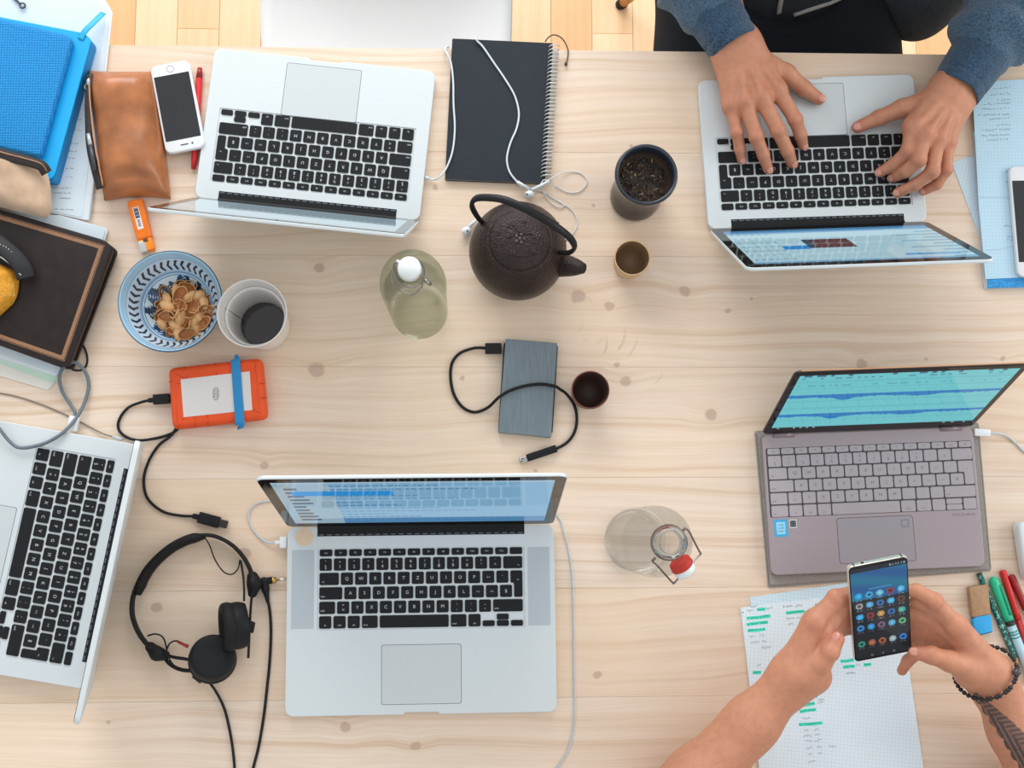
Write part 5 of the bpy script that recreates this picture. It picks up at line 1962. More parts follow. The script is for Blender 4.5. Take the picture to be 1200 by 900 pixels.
# ------------------------------------------------------------------ drives and their leads
ORR = pm('orange rubber bumper', (226, 80, 26), .55, nz=(60, .06), bump=(400, .1, .0004))
od = thing('hard_drive', 'orange rubber bumpered hard drive wrapped by a blue band', 'hard drive', W(255, 460, 0))
cor = [(197.5, 431.5), (307, 419.5), (313.5, 491), (202.5, 503.5)]
P = roundpoly(pxpoly(cor, .018), .010, 5)
prism(P, T + .0004, T + .0245, .0085, steps=5).obj('bumper', ORR, od, asm=60)
Pin = pxpoly([(211.5, 444.5), (292.5, 435), (295.5, 480.5), (215, 489)], .025)
prism(Pin, T + .0240, T + .0250, .0003, steps=1).obj('label_plate', pm('brushed pale plate', (214, 210, 208), .4, .2, nz=(200, .03), stretch=(1, 30, 1)), od)
g = G()
for (a, b_) in (((217, 429.5), (219, 443)), ((252, 425.5), (254, 439.5)), ((207, 503), (216, 489.6)), ((244, 499.5), (243, 486.5)), ((229, 501), (229, 488.5)), ((197.8, 447), (211, 450)), ((296, 451), (311, 449)), ((297, 468), (313, 466))):
    tube([Wn(*a, .0225), Wn(*b_, .0248)], .0005, 6, g=g)
g.obj('bumper_groove', pm('dark orange groove', (176, 56, 16), .6), od)
g = G()
lc = (253, 461.5)
e1 = [Wn(lc[0] + 3.2 * math.cos(a), lc[1] + 7.4 * math.sin(a), .0252) for a in np.linspace(0, 2 * PI, 31)[:-1]]
tube(e1, .00035, 5, True, g)
for (sx, sy) in ((0, -2.2), (0, 2.2)):
    e2 = [Wn(lc[0] + sx + 1.7 * math.cos(a), lc[1] + sy + 2.3 * math.sin(a), .0252) for a in np.linspace(0, 2 * PI, 17)[:-1]]
    tube(e2, .0003, 5, True, g)
g.obj('logo', pm('grey print', (110, 112, 118), .5), od)
BAND = pm('blue elastic band', (34, 132, 190), .6, nz=(90, .06))
g = G()
bp1 = [Wn(275.5, 421.5, .006), Wn(275, 420.5, .018), Wn(276, 424, .0258), Wn(278.5, 460, .0262), Wn(281, 494, .0258), Wn(281.5, 498.5, .018), Wn(281.5, 498, .006)]
tube(crom(bp1, 4), 1.0, 8, flat=(.0062, .0007), up=(0, .02, 1), g=g)
tube([Wn(275.5, 421.5, .0010), Wn(281.5, 498, .0010)], 1.0, 8, flat=(.0062, .0005), up=(0, 0, 1), g=g)
band = g.obj('rubber_band', BAND)
tag(band, 'wide blue band stretched round the orange drive', 'rubber band')

BLKC = pm('black cable', (27, 28, 30), .55, nz=(90, .08), spec=.25)
BLKP = pm('black plug plastic', (26, 27, 29), .5, nz=(90, .08), spec=.25)


def plug(a, b_, w, hgt, par, name='plug', mat=None, bev=.0012):
    a, b_ = np.asarray(a, float), np.asarray(b_, float)
    d = b_ - a
    l = np.linalg.norm(d)
    d = d / l
    s = np.array([-d[1], d[0], 0]); s /= np.linalg.norm(s)
    u_ = np.cross(d, s)
    return obox((a + b_) / 2, s * w / 2, d * l / 2, u_ * hgt / 2, bev=bev).obj(name, mat or BLKP, par, asm=45)


USBM = pm('usb metal shell', (176, 174, 168), .3, .85, nz=(60, .05))
c1_ = thing('usb_cable', 'black cable looping from the orange drive to a loose plug', 'cable', W(170, 520, 0))
pts = [(178, 468.5, .010), (165, 471.5, .006), (150, 478, .003), (140, 491, .0024), (139, 503, .0024), (148, 512, .0024), (163, 516, .0045), (183, 513.5, .0024), (200, 508.5, .0024), (209, 502, .0024),
       (208, 500, .0030), (200, 511, .0040), (186, 522, .0024), (174, 541, .0024), (168.5, 563, .0024), (173, 584, .0024), (190, 599, .0024), (210, 604, .0024), (228, 605, .0040)]
tube(pxpath(pts, 8), .0019, 10).obj('lead', BLKC, c1_, smooth=True)
plug(Wn(180, 468.5, .010), Wn(199, 467, .011), .0135, .008, c1_)
plug(Wn(174, 469.5, .009), Wn(181, 468.5, .010), .006, .006, c1_, 'strain_relief')
plug(Wn(233, 606, .0055), Wn(257, 612.5, .0055), .0150, .0085, c1_)
plug(Wn(226, 604.5, .0048), Wn(234, 606.2, .0052), .007, .0065, c1_, 'strain_relief')
plug(Wn(256, 612.3, .0055), Wn(266.5, 615, .0055), .0105, .0050, c1_, 'connector', pm('dark usb shell', (58, 56, 54), .35, .6))

GRY = pm('brushed slate metal', (114, 127, 134), .42, .35, nz=(40, .22), stretch=(40, 1, 1))
gd = thing('hard_drive', 'slim slate grey portable drive under a black cable', 'hard drive', W(618, 455, 0))
gc_ = [(592.5, 397), (653, 402), (646, 512.5), (584, 506.5)]
prism(roundpoly(pxpoly(gc_, .013), .001, 2), T + .0014, T + .0130, .0006).obj('case', GRY, gd)
gcs = [(590.5, 402), (653.8, 405.5), (647.5, 507), (584, 502)]
prism(roundpoly(pxpoly(gcs, .011), .001, 2), T + .0004, T + .0118, .0004).obj('side_band', BLKP, gd)
c2_ = thing('usb_cable', 'black cable curling across the slate grey drive', 'cable', W(560, 450, 0))
pts = [(569.5, 408, .0062), (562, 407.5, .0058), (553, 408.5, .0035), (539, 414, .0026), (530, 425, .0026), (528, 442, .0026), (532, 462, .0026), (542, 477, .0026), (556, 483, .0026), (571, 478, .0045), (582, 468, .0145), (586, 464.5, .0165), (598, 457.5, .0165), (616, 452, .0162),
       (634, 450, .0165), (650, 452.5, .0165), (656, 456, .0145), (664, 462, .0075), (673, 475, .003), (676, 491, .0026), (673, 507, .0026), (664, 519, .0026), (650, 527, .0045)]
tube(pxpath(pts, 8), .0021, 10).obj('lead', BLKC, c2_, smooth=True)
plug(Wn(568.5, 408.5, .0065), Wn(587.8, 408.5, .0070), .0145, .0078, c2_)
plug(Wn(652, 525.5, .0050), Wn(617.5, 537, .0050), .0100, .0085, c2_)
plug(Wn(618, 537, .0050), Wn(609, 540.5, .0050), .0080, .0045, c2_, 'connector', USBM)
g = G()
for k in (.0018, -.0018):
    q = Wn(612, 539.2, .0074)
    obox(q + np.array([k * .35, k, 0]), (.0009, .0003, 0), (-.0002, .0008, 0), (0, 0, .0002), g=g)
g.obj('connector_slot', BLKP, c2_)

# ------------------------------------------------------------------ black spiral notebook
NBK = pm('black notebook cover', (42, 48, 55), .65, spec=.25, nz=(50, .05), bump=(600, .1, .0003))
nb = thing('spiral_notebook', 'black spiral bound notebook at the far table edge', 'notebook', W(585, 130, 0))
nc = [(530, 45), (648, 50.5), (638.5, 214.5), (521.5, 210)]
prism(roundpoly(pxpoly(nc, .008), .002, 3), T + .0068, T + .0082, .0004).obj('front_cover', NBK, nb)
prism(roundpoly(pxpoly(nc, .008), .002, 3), T + .0004, T + .0018, .0004).obj('back_cover', NBK, nb)
prism(inset(roundpoly(pxpoly(nc, .008), .002, 3), .0012), T + .0018, T + .0068, 0).obj('pages', pm('notebook pages', (220, 218, 210), .8, nz=(30, .05)), nb)
a, b_ = Wn(649, 55, .0045), Wn(639.5, 211, .0045)
ax1 = (b_ - a) / np.linalg.norm(b_ - a)
sx1 = np.array([-ax1[1], ax1[0], 0])
g = G()
RING = pm('white spiral wire', (206, 208, 206), .3, .3, nz=(90, .04))
hel = []
turns = 35
for k in range(turns * 14 + 1):
    th = 2 * PI * k / 14
    hel.append(a + (b_ - a) * k / (turns * 14) + sx1 * .0072 * math.cos(th) + np.array([0, 0, .0072 * math.sin(th) + .0034]))
tube(hel, .0009, 6).obj('spiral_wire', RING, nb, smooth=True)
g = G()
for k in range(turns):
    q = a + (b_ - a) * (k + .25) / turns
    obox(q - sx1 * .0005 * 0 + sx1 * (-.0065 if sx1[0] > 0 else .0065) + np.array([0, 0, .0038]), ax1 * .0016, sx1 * .0022, (0, 0, .00012), g=g)
g.obj('punched_hole', pm('hole dark', (26, 28, 32), .8), nb)
bkm = pxpath([(639, 49, .006), (642, 44.5, .005), (648, 41, .004), (655, 42.5, .003), (661, 48, .002), (665.5, 58, .0022), (665.5, 66, .0022), (663.5, 74, .0022)], 6)
cordo = thing('elastic_cord', 'thin brown cord with a bead curling out of the spiral notebook', 'cord', W(660, 60, 0))
tube(bkm, .0010, 8).obj('strand', pm('brown cord', (96, 72, 54), .7, nz=(300, .15)), cordo, smooth=True)
q = Wn(663.3, 75, .0032)
ell(q, (.0024, 0, 0), (0, .0034, 0), (0, 0, .0024), 12, 8).obj('bead', pm('brown bead', (88, 64, 46), .5), cordo, smooth=True)

# ------------------------------------------------------------------ white earphones
WCB = pm('white cable', (214, 222, 226), .4, nz=(60, .03))
ep = thing('earphones', 'white wired earphones trailing over the black notebook', 'earphones', W(600, 150, 0))
pts = [(501, 208.7, .006), (508, 210.5, .004), (515.5, 207, .0098), (524, 195, .0105), (530.5, 176, .0102), (533, 150, .0102), (531.5, 122, .0102), (531, 95, .0102), (528.5, 74, .0105), (524, 63, .0102), (521.5, 57.5, .0040), 'E', (557.3, 45.2, .0106), (560, 49, .0110), (566, 55, .0106), (579, 74, .0100), (592, 93, .0100), (603, 112, .0100), (608, 132, .0100), (605.5, 150, .0100), (598, 168, .0100), (594, 186, .0100), (597, 201, .0100), (605, 212, .0102), (612, 219, .0090)]
q = []
for p in pts:
    if p == 'E':      # down over the table edge, along below it and up again behind the notebook
        q += [np.array([-.0300, .6885, T - .004]), np.array([-.0295, .6885, T - .030]), np.array([-.027, .670, T - .052]), np.array([-.010, .660, T - .056]), np.array([.006, .680, T - .052]), np.array([.0085, .7035, T - .030]), np.array([.0108, .7045, T - .012])]
    else:
        q.append(Wn(*p))
tube(crom(q, 7), .0014, 8).obj('main_lead', WCB, ep, smooth=True)
tube([Wn(497.5, 208.3, .0065), Wn(503, 208.8, .0060)], .0026, 10).obj('jack_plug', WCB, ep, smooth=True)
tube([Wn(606, 213, .0108), Wn(621, 222, .0080)], [.0024, .0022], 10).obj('splitter', WCB, ep, smooth=True)
w1 = [(620, 222, .0080), (632, 223, .002), (646, 231, .0015), (657, 237, .0015), (661, 241, .0015), (655, 243, .0022), (645, 237, .002), (637, 226, .004), (633.5, 218, .0095), (637, 211, .0128), (643, 212.5, .0128)]
tube(pxpath(w1, 6), .0008, 7).obj('thin_lead', WCB, ep, smooth=True)
w2 = [(621, 222, .0085), (635, 215.5, .0115), (648, 208, .0128), (659, 202.5, .004), (672, 201, .0015), (682, 204, .0015), (688, 211, .0015), (685, 219, .0015), (677, 225, .0015), (665, 225, .0015), (655, 220, .002), (650, 218, .002)]
tube(pxpath(w2, 6), .0008, 7).obj('thin_lead', WCB, ep, smooth=True)
w3 = [(646, 231, .0015), (660, 239, .0015), (670, 246, .0015), (676, 257, .0015), (675, 267, .0015), (668, 276, .0015), (650, 290, .0015)]
tube(pxpath(w3, 6), .0008, 7).obj('thin_lead', WCB, ep, smooth=True)
tube([Wn(644, 212, .0138), Wn(624, 223, .0105)], [.0019, .0026], 10).obj('earbud_stem', WCB, ep, smooth=True)
g = G()
ell(Wn(620.5, 228, .0075), (.0066, .0010, 0), (-.0008, .0058, 0), (0, 0, .0060), 16, 10, g)
eb = g.obj('earbud', WCB, ep, smooth=True)
ell(Wn(617.5, 227.6, .0125), (.0018, 0, .0003), (0, .0012, 0), (0, 0, .0006), 10, 6).obj('earbud_grille', pm('dark grille', (46, 48, 52), .6), eb, smooth=True)
tube([Wn(560, 256, .0045), Wn(548, 267, .0060)], [.0019, .0028], 10).obj('earbud_stem', WCB, ep, smooth=True)
eb2 = ell(Wn(546.5, 271, .0075), (.0066, .0030, 0), (-.0026, .0060, 0), (0, 0, .0062), 16, 10).obj('earbud', WCB, ep, smooth=True)
ell(Wn(547.5, 270.5, .0132), (.0018, 0, 0), (0, .0012, 0), (0, 0, .0006), 10, 6).obj('earbud_grille', MATS['dark grille'], eb2, smooth=True)

# ------------------------------------------------------------------ leads on the left and round the front laptop
GRYC = pm('grey cable', (104, 116, 124), .5, nz=(90, .06))
lc_ = thing('charging_cable', 'grey cable looping over the left laptop to its charging plug', 'cable', W(60, 480, 0))
pts = [(-30, 470, .02), (-5, 497, .028), (10, 516, .026), (22, 524.5, .0242), (40, 523, .0242), (58, 517, .0235), (76, 505, .0215), (92, 486, .0120), (101, 466, .0060), (104, 450, .0052), (100, 436, .0070), (91, 426, .0110), (82, 425, .0120),
       (74, 431, .0100), (69.5, 443, .0080), (73, 459, .0060), (82, 473, .0060), (88, 484, .0080), (87, 492, .0100)]
tube(pxpath(pts, 8), .0024, 10).obj('lead', GRYC, lc_, smooth=True)
plug(Wn(88, 488, .0100), Wn(84, 505, .0100), .0130, .008, lc_, 'magnetic_plug', WHITE_PL)
lk = thing('cable_loop', 'thin black cable loop peeking out from the corner of the dark book', 'cable', W(95, 420, 0))
tube(pxpath([(78, 414, .004), (88, 404, .003), (95, 402, .0022), (101, 413, .0022), (102, 425, .0022), (97, 433, .0022), (88, 434, .0026), (80, 430, .0062), (70, 424, .0062)], 8), .0013, 8).obj('lead', BLKC, lk, smooth=True)
tl = thing('thin_cable', 'thin grey cable running from the papers to the left laptop corner', 'cable', W(60, 480, 0))
tube(pxpath([(-20, 458, .0012), (12, 463, .0012), (40, 471, .0012), (70, 483, .0012), (96, 495.5, .0012), (118, 507, .0030), (132, 512, .0060)], 8), .0010, 8).obj('lead', pm('grey brown cable', (130, 118, 106), .6), tl, smooth=True)
tube([Wn(132, 512, .0062), Wn(143, 515, .0080)], [.0020, .0026], 10).obj('jack_plug', pm('pale plug', (186, 194, 198), .4), tl, smooth=True)

mc = thing('charging_cable', 'thin white cable from the front laptop to the table edge', 'cable', W(310, 620, 0))
pts = [(322, 636.5, .0062), (312, 635, .0040), (302, 628, .0016), (294, 616, .0016), (291.5, 604, .0016), (296, 594, .0016), (306, 588.5, .0016), (322, 586.5, .0016), (360, 583, .0016), (450, 578, .0016), (560, 578, .0016), (625, 582, .0016),
       (653, 604, .0016), (661, 624, .0016), (667, 648, .0016), (671, 680, .0016), (672.5, 730, .0016), (673, 790, .0016), (673.5, 840, .0016), (669, 870, .0016), (659, 892, .0016), (640, 915, .0016)]
tube(pxpath(pts, 8), .0012, 8).obj('lead', pm('pale grey white cable', (192, 204, 210), .4), mc, smooth=True)
plug(Wn(322, 635.5, .0068), Wn(330.5, 635.5, .0070), .0050, .0045, mc, 'strain_relief', WHITE_PL)
plug(Wn(328, 635.5, .0072), Wn(336.2, 635.5, .0072), .0155, .0060, mc, 'magnetic_plug', WHITE_PL)

ac = thing('usb_cable', 'white cable plugged into the right side of the rose grey laptop', 'cable', W(1170, 510, 0))
plug(Wn(1141, 506.5, .0095), Wn(1160, 507.5, .0085), .0105, .0065, ac, 'plug', WHITE_PL, .0022)
tube(pxpath([(1159, 507.5, .0082), (1168, 507.5, .0065), (1180, 511, .0030), (1191, 520, .0018), (1203, 531, .0018), (1230, 545, .0018)], 8), .0015, 8).obj('lead', MATS['pale grey white cable'], ac, smooth=True)

# ------------------------------------------------------------------ headphones
HPB = pm('matte black plastic', (24, 25, 27), .55, nz=(120, .1), spec=.25)
HPP = pm('black leatherette', (28, 27, 28), .65, spec=.25, nz=(200, .15), bump=(600, .2, .0004))
hp_ = thing('headphones', 'black headphones lying between the left and front laptops', 'headphones', W(225, 700, 0))
arc = [(297, 684, .013), (293, 667, .013), (284, 651, .013), (271, 638, .013), (255, 629.5, .013), (240, 627, .013), (222, 630, .013), (203, 638, .013), (187, 649.5, .013), (173, 664, .013), (163, 681, .013), (156, 700, .013),
       (155, 719, .013), (160, 736, .013), (169, 751, .013), (181, 763, .013)]
tube(pxpath(arc, 6), 1.0, 10, flat=(.0026, .0085), up=(0, 0, 1)).obj('headband', HPB, hp_, smooth=True)
pad = [(240, 628.5, .013), (222, 632, .013), (204, 640.5, .013), (189, 652, .013), (176, 666, .013), (167, 681, .013), (162, 697, .013)]
pp_ = pxpath(pad, 6)
nP = len(pp_)
tube(pp_, [.55 + .45 * min(1, min(i, nP - 1 - i) / 4) for i in range(nP)], 12, flat=(.0068, .0115), up=(0, 0, 1)).obj('head_cushion', HPP, hp_, smooth=True)
def blob(pts, r, par, name, mat):
    S = SDF(.0016, [Wn(*p) for p in pts], max(r) + .006)
    f = S.chain([Wn(*p) for p in pts], r, .004)
    V, Q = surfnets(f, S.org, S.h)
    return mk(name, relax(V, Q, 2), Q, mat, par, smooth=True)
blob([(296, 676, .013), (298, 684, .014), (296, 695, .014)], [.0075, .0095, .0065], hp_, 'hinge', HPB)
blob([(176, 758, .013), (184, 766, .014), (193, 768, .014)], [.0068, .0090, .0070], hp_, 'hinge', HPB)
tube(pxpath([(296, 690, .016), (294, 710, .020), (292.5, 735, .026), (291, 771, .026)], 6), 1.0, 8, flat=(.0016, .0045), up=(0, 0, 1)).obj('yoke', HPB, hp_, smooth=True)
g = G()
tube(pxpath([(190, 766, .018), (203, 770, .028), (216, 772, .034), (226, 774, .036)], 6), .0022, 8, g=g)
tube(pxpath([(190, 768, .012), (200, 779, .014), (213, 785, .018), (228, 786, .022)], 6), .0026, 8, g=g)
g.obj('yoke', HPB, hp_, smooth=True)
def cup_at(c, ax, r):
    x_, y_, z_ = basis(ax)
    o_ = lathe(dense([(.0, -.012), (r * .80, -.012), (r * .93, -.010), (r, -.003), (r, .004), (r * .97, .006)], 2), 44, c, tuple(ax), cap=False).obj('ear_cup', HPB, hp_, smooth=True)
    lathe(dense([(r * .97, .005), (r * 1.04, .010), (r * 1.02, .017), (r * .88, .0205), (r * .62, .018), (r * .52, .013), (.0, .012)], 2), 44, c, tuple(ax), cap=False).obj('ear_pad', HPP, o_, smooth=True)
    return o_
c1c = Wn(249, 771, .029)
cup_at(c1c, (-.20, -.30, -.93), .0300)
c2c = Wn(278, 733, .034)
cup_at(c2c, (-.93, -.10, .34), .0305)
plug(Wn(289, 734, .040), Wn(297, 735, .036), .014, .012, hp_, 'pivot', HPB)
plug(Wn(228, 789, .022), Wn(238, 797, .020), .010, .010, hp_, 'pivot', HPB)
tube(pxpath([(173, 745, .018), (182, 743, .022), (190, 746, .024), (194, 754, .024), (196, 765, .024), (200, 775, .024), (207, 783, .024)], 6), .0011, 8).obj('cup_lead', BLKC, hp_, smooth=True)
tube(pxpath([(195, 762, .024), (199, 754, .026), (206, 751, .030), (212, 753, .034), (220, 757, .036)], 6), .0011, 8).obj('cup_lead', BLKC, hp_, smooth=True)
tube([Wn(208, 752, .033), Wn(220, 757.5, .036)], [.0016, .0024], 8).obj('red_sleeve', pm('red sleeve', (150, 32, 32), .5), hp_, smooth=True)
tube(pxpath([(241, 631, .018), (246, 640, .016), (252, 656, .012), (262, 670, .010), (272, 673, .010), (279, 666, .012), (281, 656, .016)], 6), .0009, 8).obj('cup_lead', BLKC, hp_, smooth=True)
tube(pxpath([(282, 657, .016), (285, 675, .022), (286, 690, .030), (286, 704, .040)], 6), .0015, 8).obj('cup_lead', BLKC, hp_, smooth=True)
tube(pxpath([(245, 799, .012), (254, 812, .005), (263, 831, .0025), (269, 855, .0025), (273, 880, .0025), (275, 905, .0025), (274, 930, .0025)], 6), .0018, 8).obj('main_lead', BLKC, hp_, smooth=True)
tube(pxpath([(313, 700, .006), (316, 715, .004), (317.5, 740, .0025), (316, 775, .0025), (313, 805, .0025), (309, 840, .0025), (303, 875, .0025), (296, 903, .0025), (290, 930, .0025)], 6), .0019, 8).obj('main_lead', BLKC, hp_, smooth=True)
blob([(309, 681, .006), (311, 690, .006), (314, 706, .005)], [.0058, .0048, .0026], hp_, 'jack_housing', HPB)
GOLD = pm('gold contact', (196, 156, 84), .25, .9, nz=(60, .05))
tube([Wn(306, 681.5, .006), Wn(319, 680, .006)], .0046, 12).obj('jack_collar', HPB, hp_, smooth=True)
jk = tube([Wn(318, 680.2, .006), Wn(323, 679.6, .006)], .0042, 12).obj('jack_ring', GOLD, hp_, smooth=True)
tube([Wn(322, 679.8, .006), Wn(333, 678.6, .006), Wn(335.5, 678.4, .006)], [.0018, .0018, .0007], 10).obj('jack_tip', pm('silver contact', (206, 200, 188), .2, .9), hp_, smooth=True)

# ------------------------------------------------------------------ squared sheets, pens and eraser at the lower right
GRID = grid_paper('squared paper', (226, 238, 244), (158, 198, 218), .005, .38, .11)
GREEN = pm('green highlighter ink', (64, 228, 194), .8, nz=(80, .12))
s1 = thing('squared_sheet', 'squared paper with green highlighted notes under the hands holding the phone', 'paper', W(980, 800, 0))
prism(roundpoly(pxpoly([(868, 712), (1052, 690), (1084, 912), (893, 930)], .0022), .001, 2), T + .0016, T + .0022, 0).obj('paper_leaf', GRID, s1)
g = G()
HL = [(887, 714.5, 897, 714), (875, 724.5, 903, 721.5), (875, 732, 900, 729), (876, 739, 897, 737), (921, 718.5, 943, 716.5), (882, 788, 892, 787.5), (957, 714.5, 964, 713.5), (985, 775, 1000.5, 773), (988, 782, 1002, 780.6), (1012, 779, 1021, 778),
      (936, 818, 958, 816), (934.5, 827, 955, 824), (937, 834, 956.5, 831.5), (936, 849, 964, 847)]
for i, (a, b_, c, d) in enumerate(HL):
    ribbon(crom([Wn(a, b_, .0024), Wn((a + c) / 2, (b_ + d) / 2 + (.5 if i % 2 else -.4), .0024), Wn(c, d, .0024)], 4), .0042).obj('highlighter_mark', GREEN, s1)
g = G()
for i, (a, b_, c, d) in enumerate(HL):
    scrib(a + 1, b_, c - 1, d, .0026, .8, .0005, g, seed=i)
for i, (a, b_, c) in enumerate([(875, 716, 882), (880, 711, 888), (897, 713, 905), (878, 746, 884), (890, 745, 896), (880, 753, 890), (893, 752, 898), (892, 759, 904), (921, 711, 929), (933, 710, 941), (922, 725, 931), (934, 724, 941), (924, 732, 930),
                                (887, 780, 892), (958, 708, 966), (1004, 779, 1008), (992, 789, 1002), (959, 820, 966), (959, 823, 965), (940, 842, 950), (942, 856, 948), (954, 855, 960), (941, 863, 952), (955, 861, 961), (943, 869, 952), (955, 868, 963),
                                (945, 877, 952), (957, 876, 963), (946, 884, 952), (958, 883, 963), (947, 893, 955), (971, 875, 980)]):
    scrib(a, b_, c, b_ - .6, .0026, 1.5, .00042, g, seed=i + 40, gaps=False)
for (x, y) in ((870.5, 717.5), (918.5, 711), (956, 708)):
    ell(Wn(x, y, .0024), (.0009, 0, 0), (0, .0009, 0), (0, 0, .0002), 8, 4, g)
g.obj('handwriting', INK, s1)
s2 = sheet('squared_sheet', 'second squared sheet peeking out below the rose grey laptop', 'paper', [(879, 700), (1040, 676), (1070, 880), (905, 905)], .0002, grid_paper('squared paper pale', (208, 228, 238), (156, 196, 216), .005, .5, .13), .0012)

er = thing('eraser', 'brown and blue two part eraser beside the green pencil', 'eraser', W(1150, 715, 0))
a, b_, c, d = (1135.5, 688), (1158, 684.5), (1163.5, 741), (1142.5, 746)
f = .62
m1, m2 = (a[0] + (d[0] - a[0]) * f, a[1] + (d[1] - a[1]) * f), (b_[0] + (c[0] - b_[0]) * f, b_[1] + (c[1] - b_[1]) * f)
prism(roundpoly(pxpoly([a, b_, m2, m1], .009), .002, 3), T + .0004, T + .0095, .0014).obj('brown_end', pm('brown rubber', (176, 142, 108), .8, nz=(160, .14)), er, asm=50)
prism(roundpoly(pxpoly([m1, m2, c, d], .009), [.0006, .0006, .006, .006], 4), T + .0004, T + .0095, .0014).obj('blue_end', pm('blue rubber', (52, 166, 226), .7, nz=(80, .08)), er, asm=50)

pcl = thing('pencil', 'green pencil with a glittery dotted pattern', 'pencil', W(1172, 730, 0))
pa, pb = Wn(1148, 673, .0040), Wn(1189.5, 771, .0040)
PAT = pm('dark green lacquer', (18, 92, 92), .3, nz=(60, .1), coat=.3)
body = tube([pa, pb], .0040, 6).obj('barrel', PAT, pcl)
dv = (pb - pa); LP = np.linalg.norm(dv); dv /= LP
sx_ = np.array([-dv[1], dv[0], 0])
g = G()
rg_ = random.Random(8)
for k in range(150):
    t_ = rg_.uniform(.01, .99); o_ = rg_.uniform(-.0031, .0031)
    q = pa + dv * LP * t_ + sx_ * o_ + np.array([0, 0, .0034 - abs(o_) * .30])
    s_ = rg_.uniform(.0006, .0012)
    ell(q, dv * s_ * 1.5, sx_ * s_, (0, 0, .0005), 5, 3, g, 0 if rg_.random() < .6 else 1)
dts = g.obj('dot_pattern', [pm('mint dots', (150, 232, 210), .4), pm('teal dots', (32, 168, 150), .4)], body)
dts['kind'] = 'stuff'
tube([pb, pb + dv * .011], [.0040, .0014], 6).obj('wood_tip', pm('cut cedar', (206, 156, 112), .7, nz=(200, .1)), pcl)
tube([pb + dv * .011, pb + dv * .016], [.0014, .0003], 8).obj('lead_point', pm('graphite', (62, 62, 66), .4), pcl)
tube([pa - dv * .0015, pa], .0039, 6).obj('end_cap', pm('dark end', (40, 56, 56), .5), pcl)

hl = thing('highlighter', 'green capped highlighter pen with a pale blue barrel', 'marker', W(1182, 715, 0))
ha, hm, hb2 = Wn(1163, 676, .0070), Wn(1182.5, 727, .0070), Wn(1212, 802, .0070)
HG = pm('mint green cap', (34, 192, 142), .3, nz=(30, .08), coat=.3)
q = crom([ha, ha + (hm - ha) * .12, ha + (hm - ha) * .5, hm], 4)
tube(q, [.0030, .0040, .0052, .0060, .0066] + [.0068] * (len(q) - 5), 16).obj('cap', HG, hl, smooth=True)
tube([hm, hm + (hb2 - hm) * .12], .0058, 16).obj('collar', pm('black collar', (44, 48, 54), .4), hl, smooth=True)
tube([hm + (hb2 - hm) * .08, hb2], .0062, 16).obj('barrel', pm('pale blue barrel', (176, 212, 222), .3, nz=(40, .05)), hl, smooth=True)
g = G()
for k in (.16, .20, .25):
    q = hm + (hb2 - hm) * k
    tube([q, q + (hb2 - hm) / np.linalg.norm(hb2 - hm) * .002], .0064, 16, g=g)
g.obj('barrel_band', pm('green band', (60, 160, 150), .4), hl, smooth=True)
dvh = (hm - ha) / np.linalg.norm(hm - ha)
tube(crom([ha + dvh * .012 + np.array([.003, .001, .006]), ha + dvh * .03 + np.array([.003, .001, .0072]), ha + dvh * .055 + np.array([.002, .001, .0072])], 4), 1.0, 8, flat=(.0022, .001), up=(0, 0, 1)).obj('pocket_clip', pm('deep green clip', (22, 150, 108), .3), hl, smooth=True)

rp1 = thing('pen', 'red pen lying nearest the green highlighter', 'pen', W(1188, 710, 0))
ra, rb = Wn(1174.5, 668, .0048), Wn(1216, 796, .0048)
q = crom([ra, ra + (rb - ra) * .03, ra + (rb - ra) * .2, ra + (rb - ra) * .45], 4)
tube(q, [.0022, .0034, .0042, .0046] + [.0048] * (len(q) - 4), 14).obj('cap', pm('bright red cap', (206, 32, 32), .3, coat=.2), rp1, smooth=True)
tube([ra + (rb - ra) * .45, rb], .0042, 14).obj('barrel', pm('red barrel', (190, 40, 40), .35), rp1, smooth=True)
rp2 = thing('pen', 'darker red pen with a white label cut off by the right edge', 'pen', W(1195, 695, 0))
ra, rb = Wn(1184.5, 673.5, .0050), Wn(1232, 782, .0050)
q = crom([ra, ra + (rb - ra) * .03, ra + (rb - ra) * .2, ra + (rb - ra) * .38], 4)
tube(q, [.0024, .0036, .0044, .0048] + [.0050] * (len(q) - 4), 14).obj('cap', pm('deep red cap', (150, 26, 32), .3, coat=.2), rp2, smooth=True)
tube([ra + (rb - ra) * .38, ra + (rb - ra) * .5], .0049, 14).obj('label', WHITE_PL, rp2, smooth=True)
tube([ra + (rb - ra) * .5, rb], .0046, 14).obj('barrel', MATS['red barrel'], rp2, smooth=True)

wc = thing('power_adapter', 'white rounded plastic adapter at the right frame edge', 'adapter', W(1225, 640, 0))
prism(roundpoly(pxpoly([(1192, 612), (1262, 604), (1275, 672), (1203, 682)], .020), .010, 5), T + .0004, T + .022, .005, steps=4).obj('case', WHITE_PL, wc, asm=50)
prism(roundpoly(pxpoly([(1200, 616), (1256, 610), (1266, 668), (1208, 676)], .022), .008, 4), T + .0216, T + .0224, 0).obj('face_plate', pm('pale plate', (214, 220, 224), .4), wc)

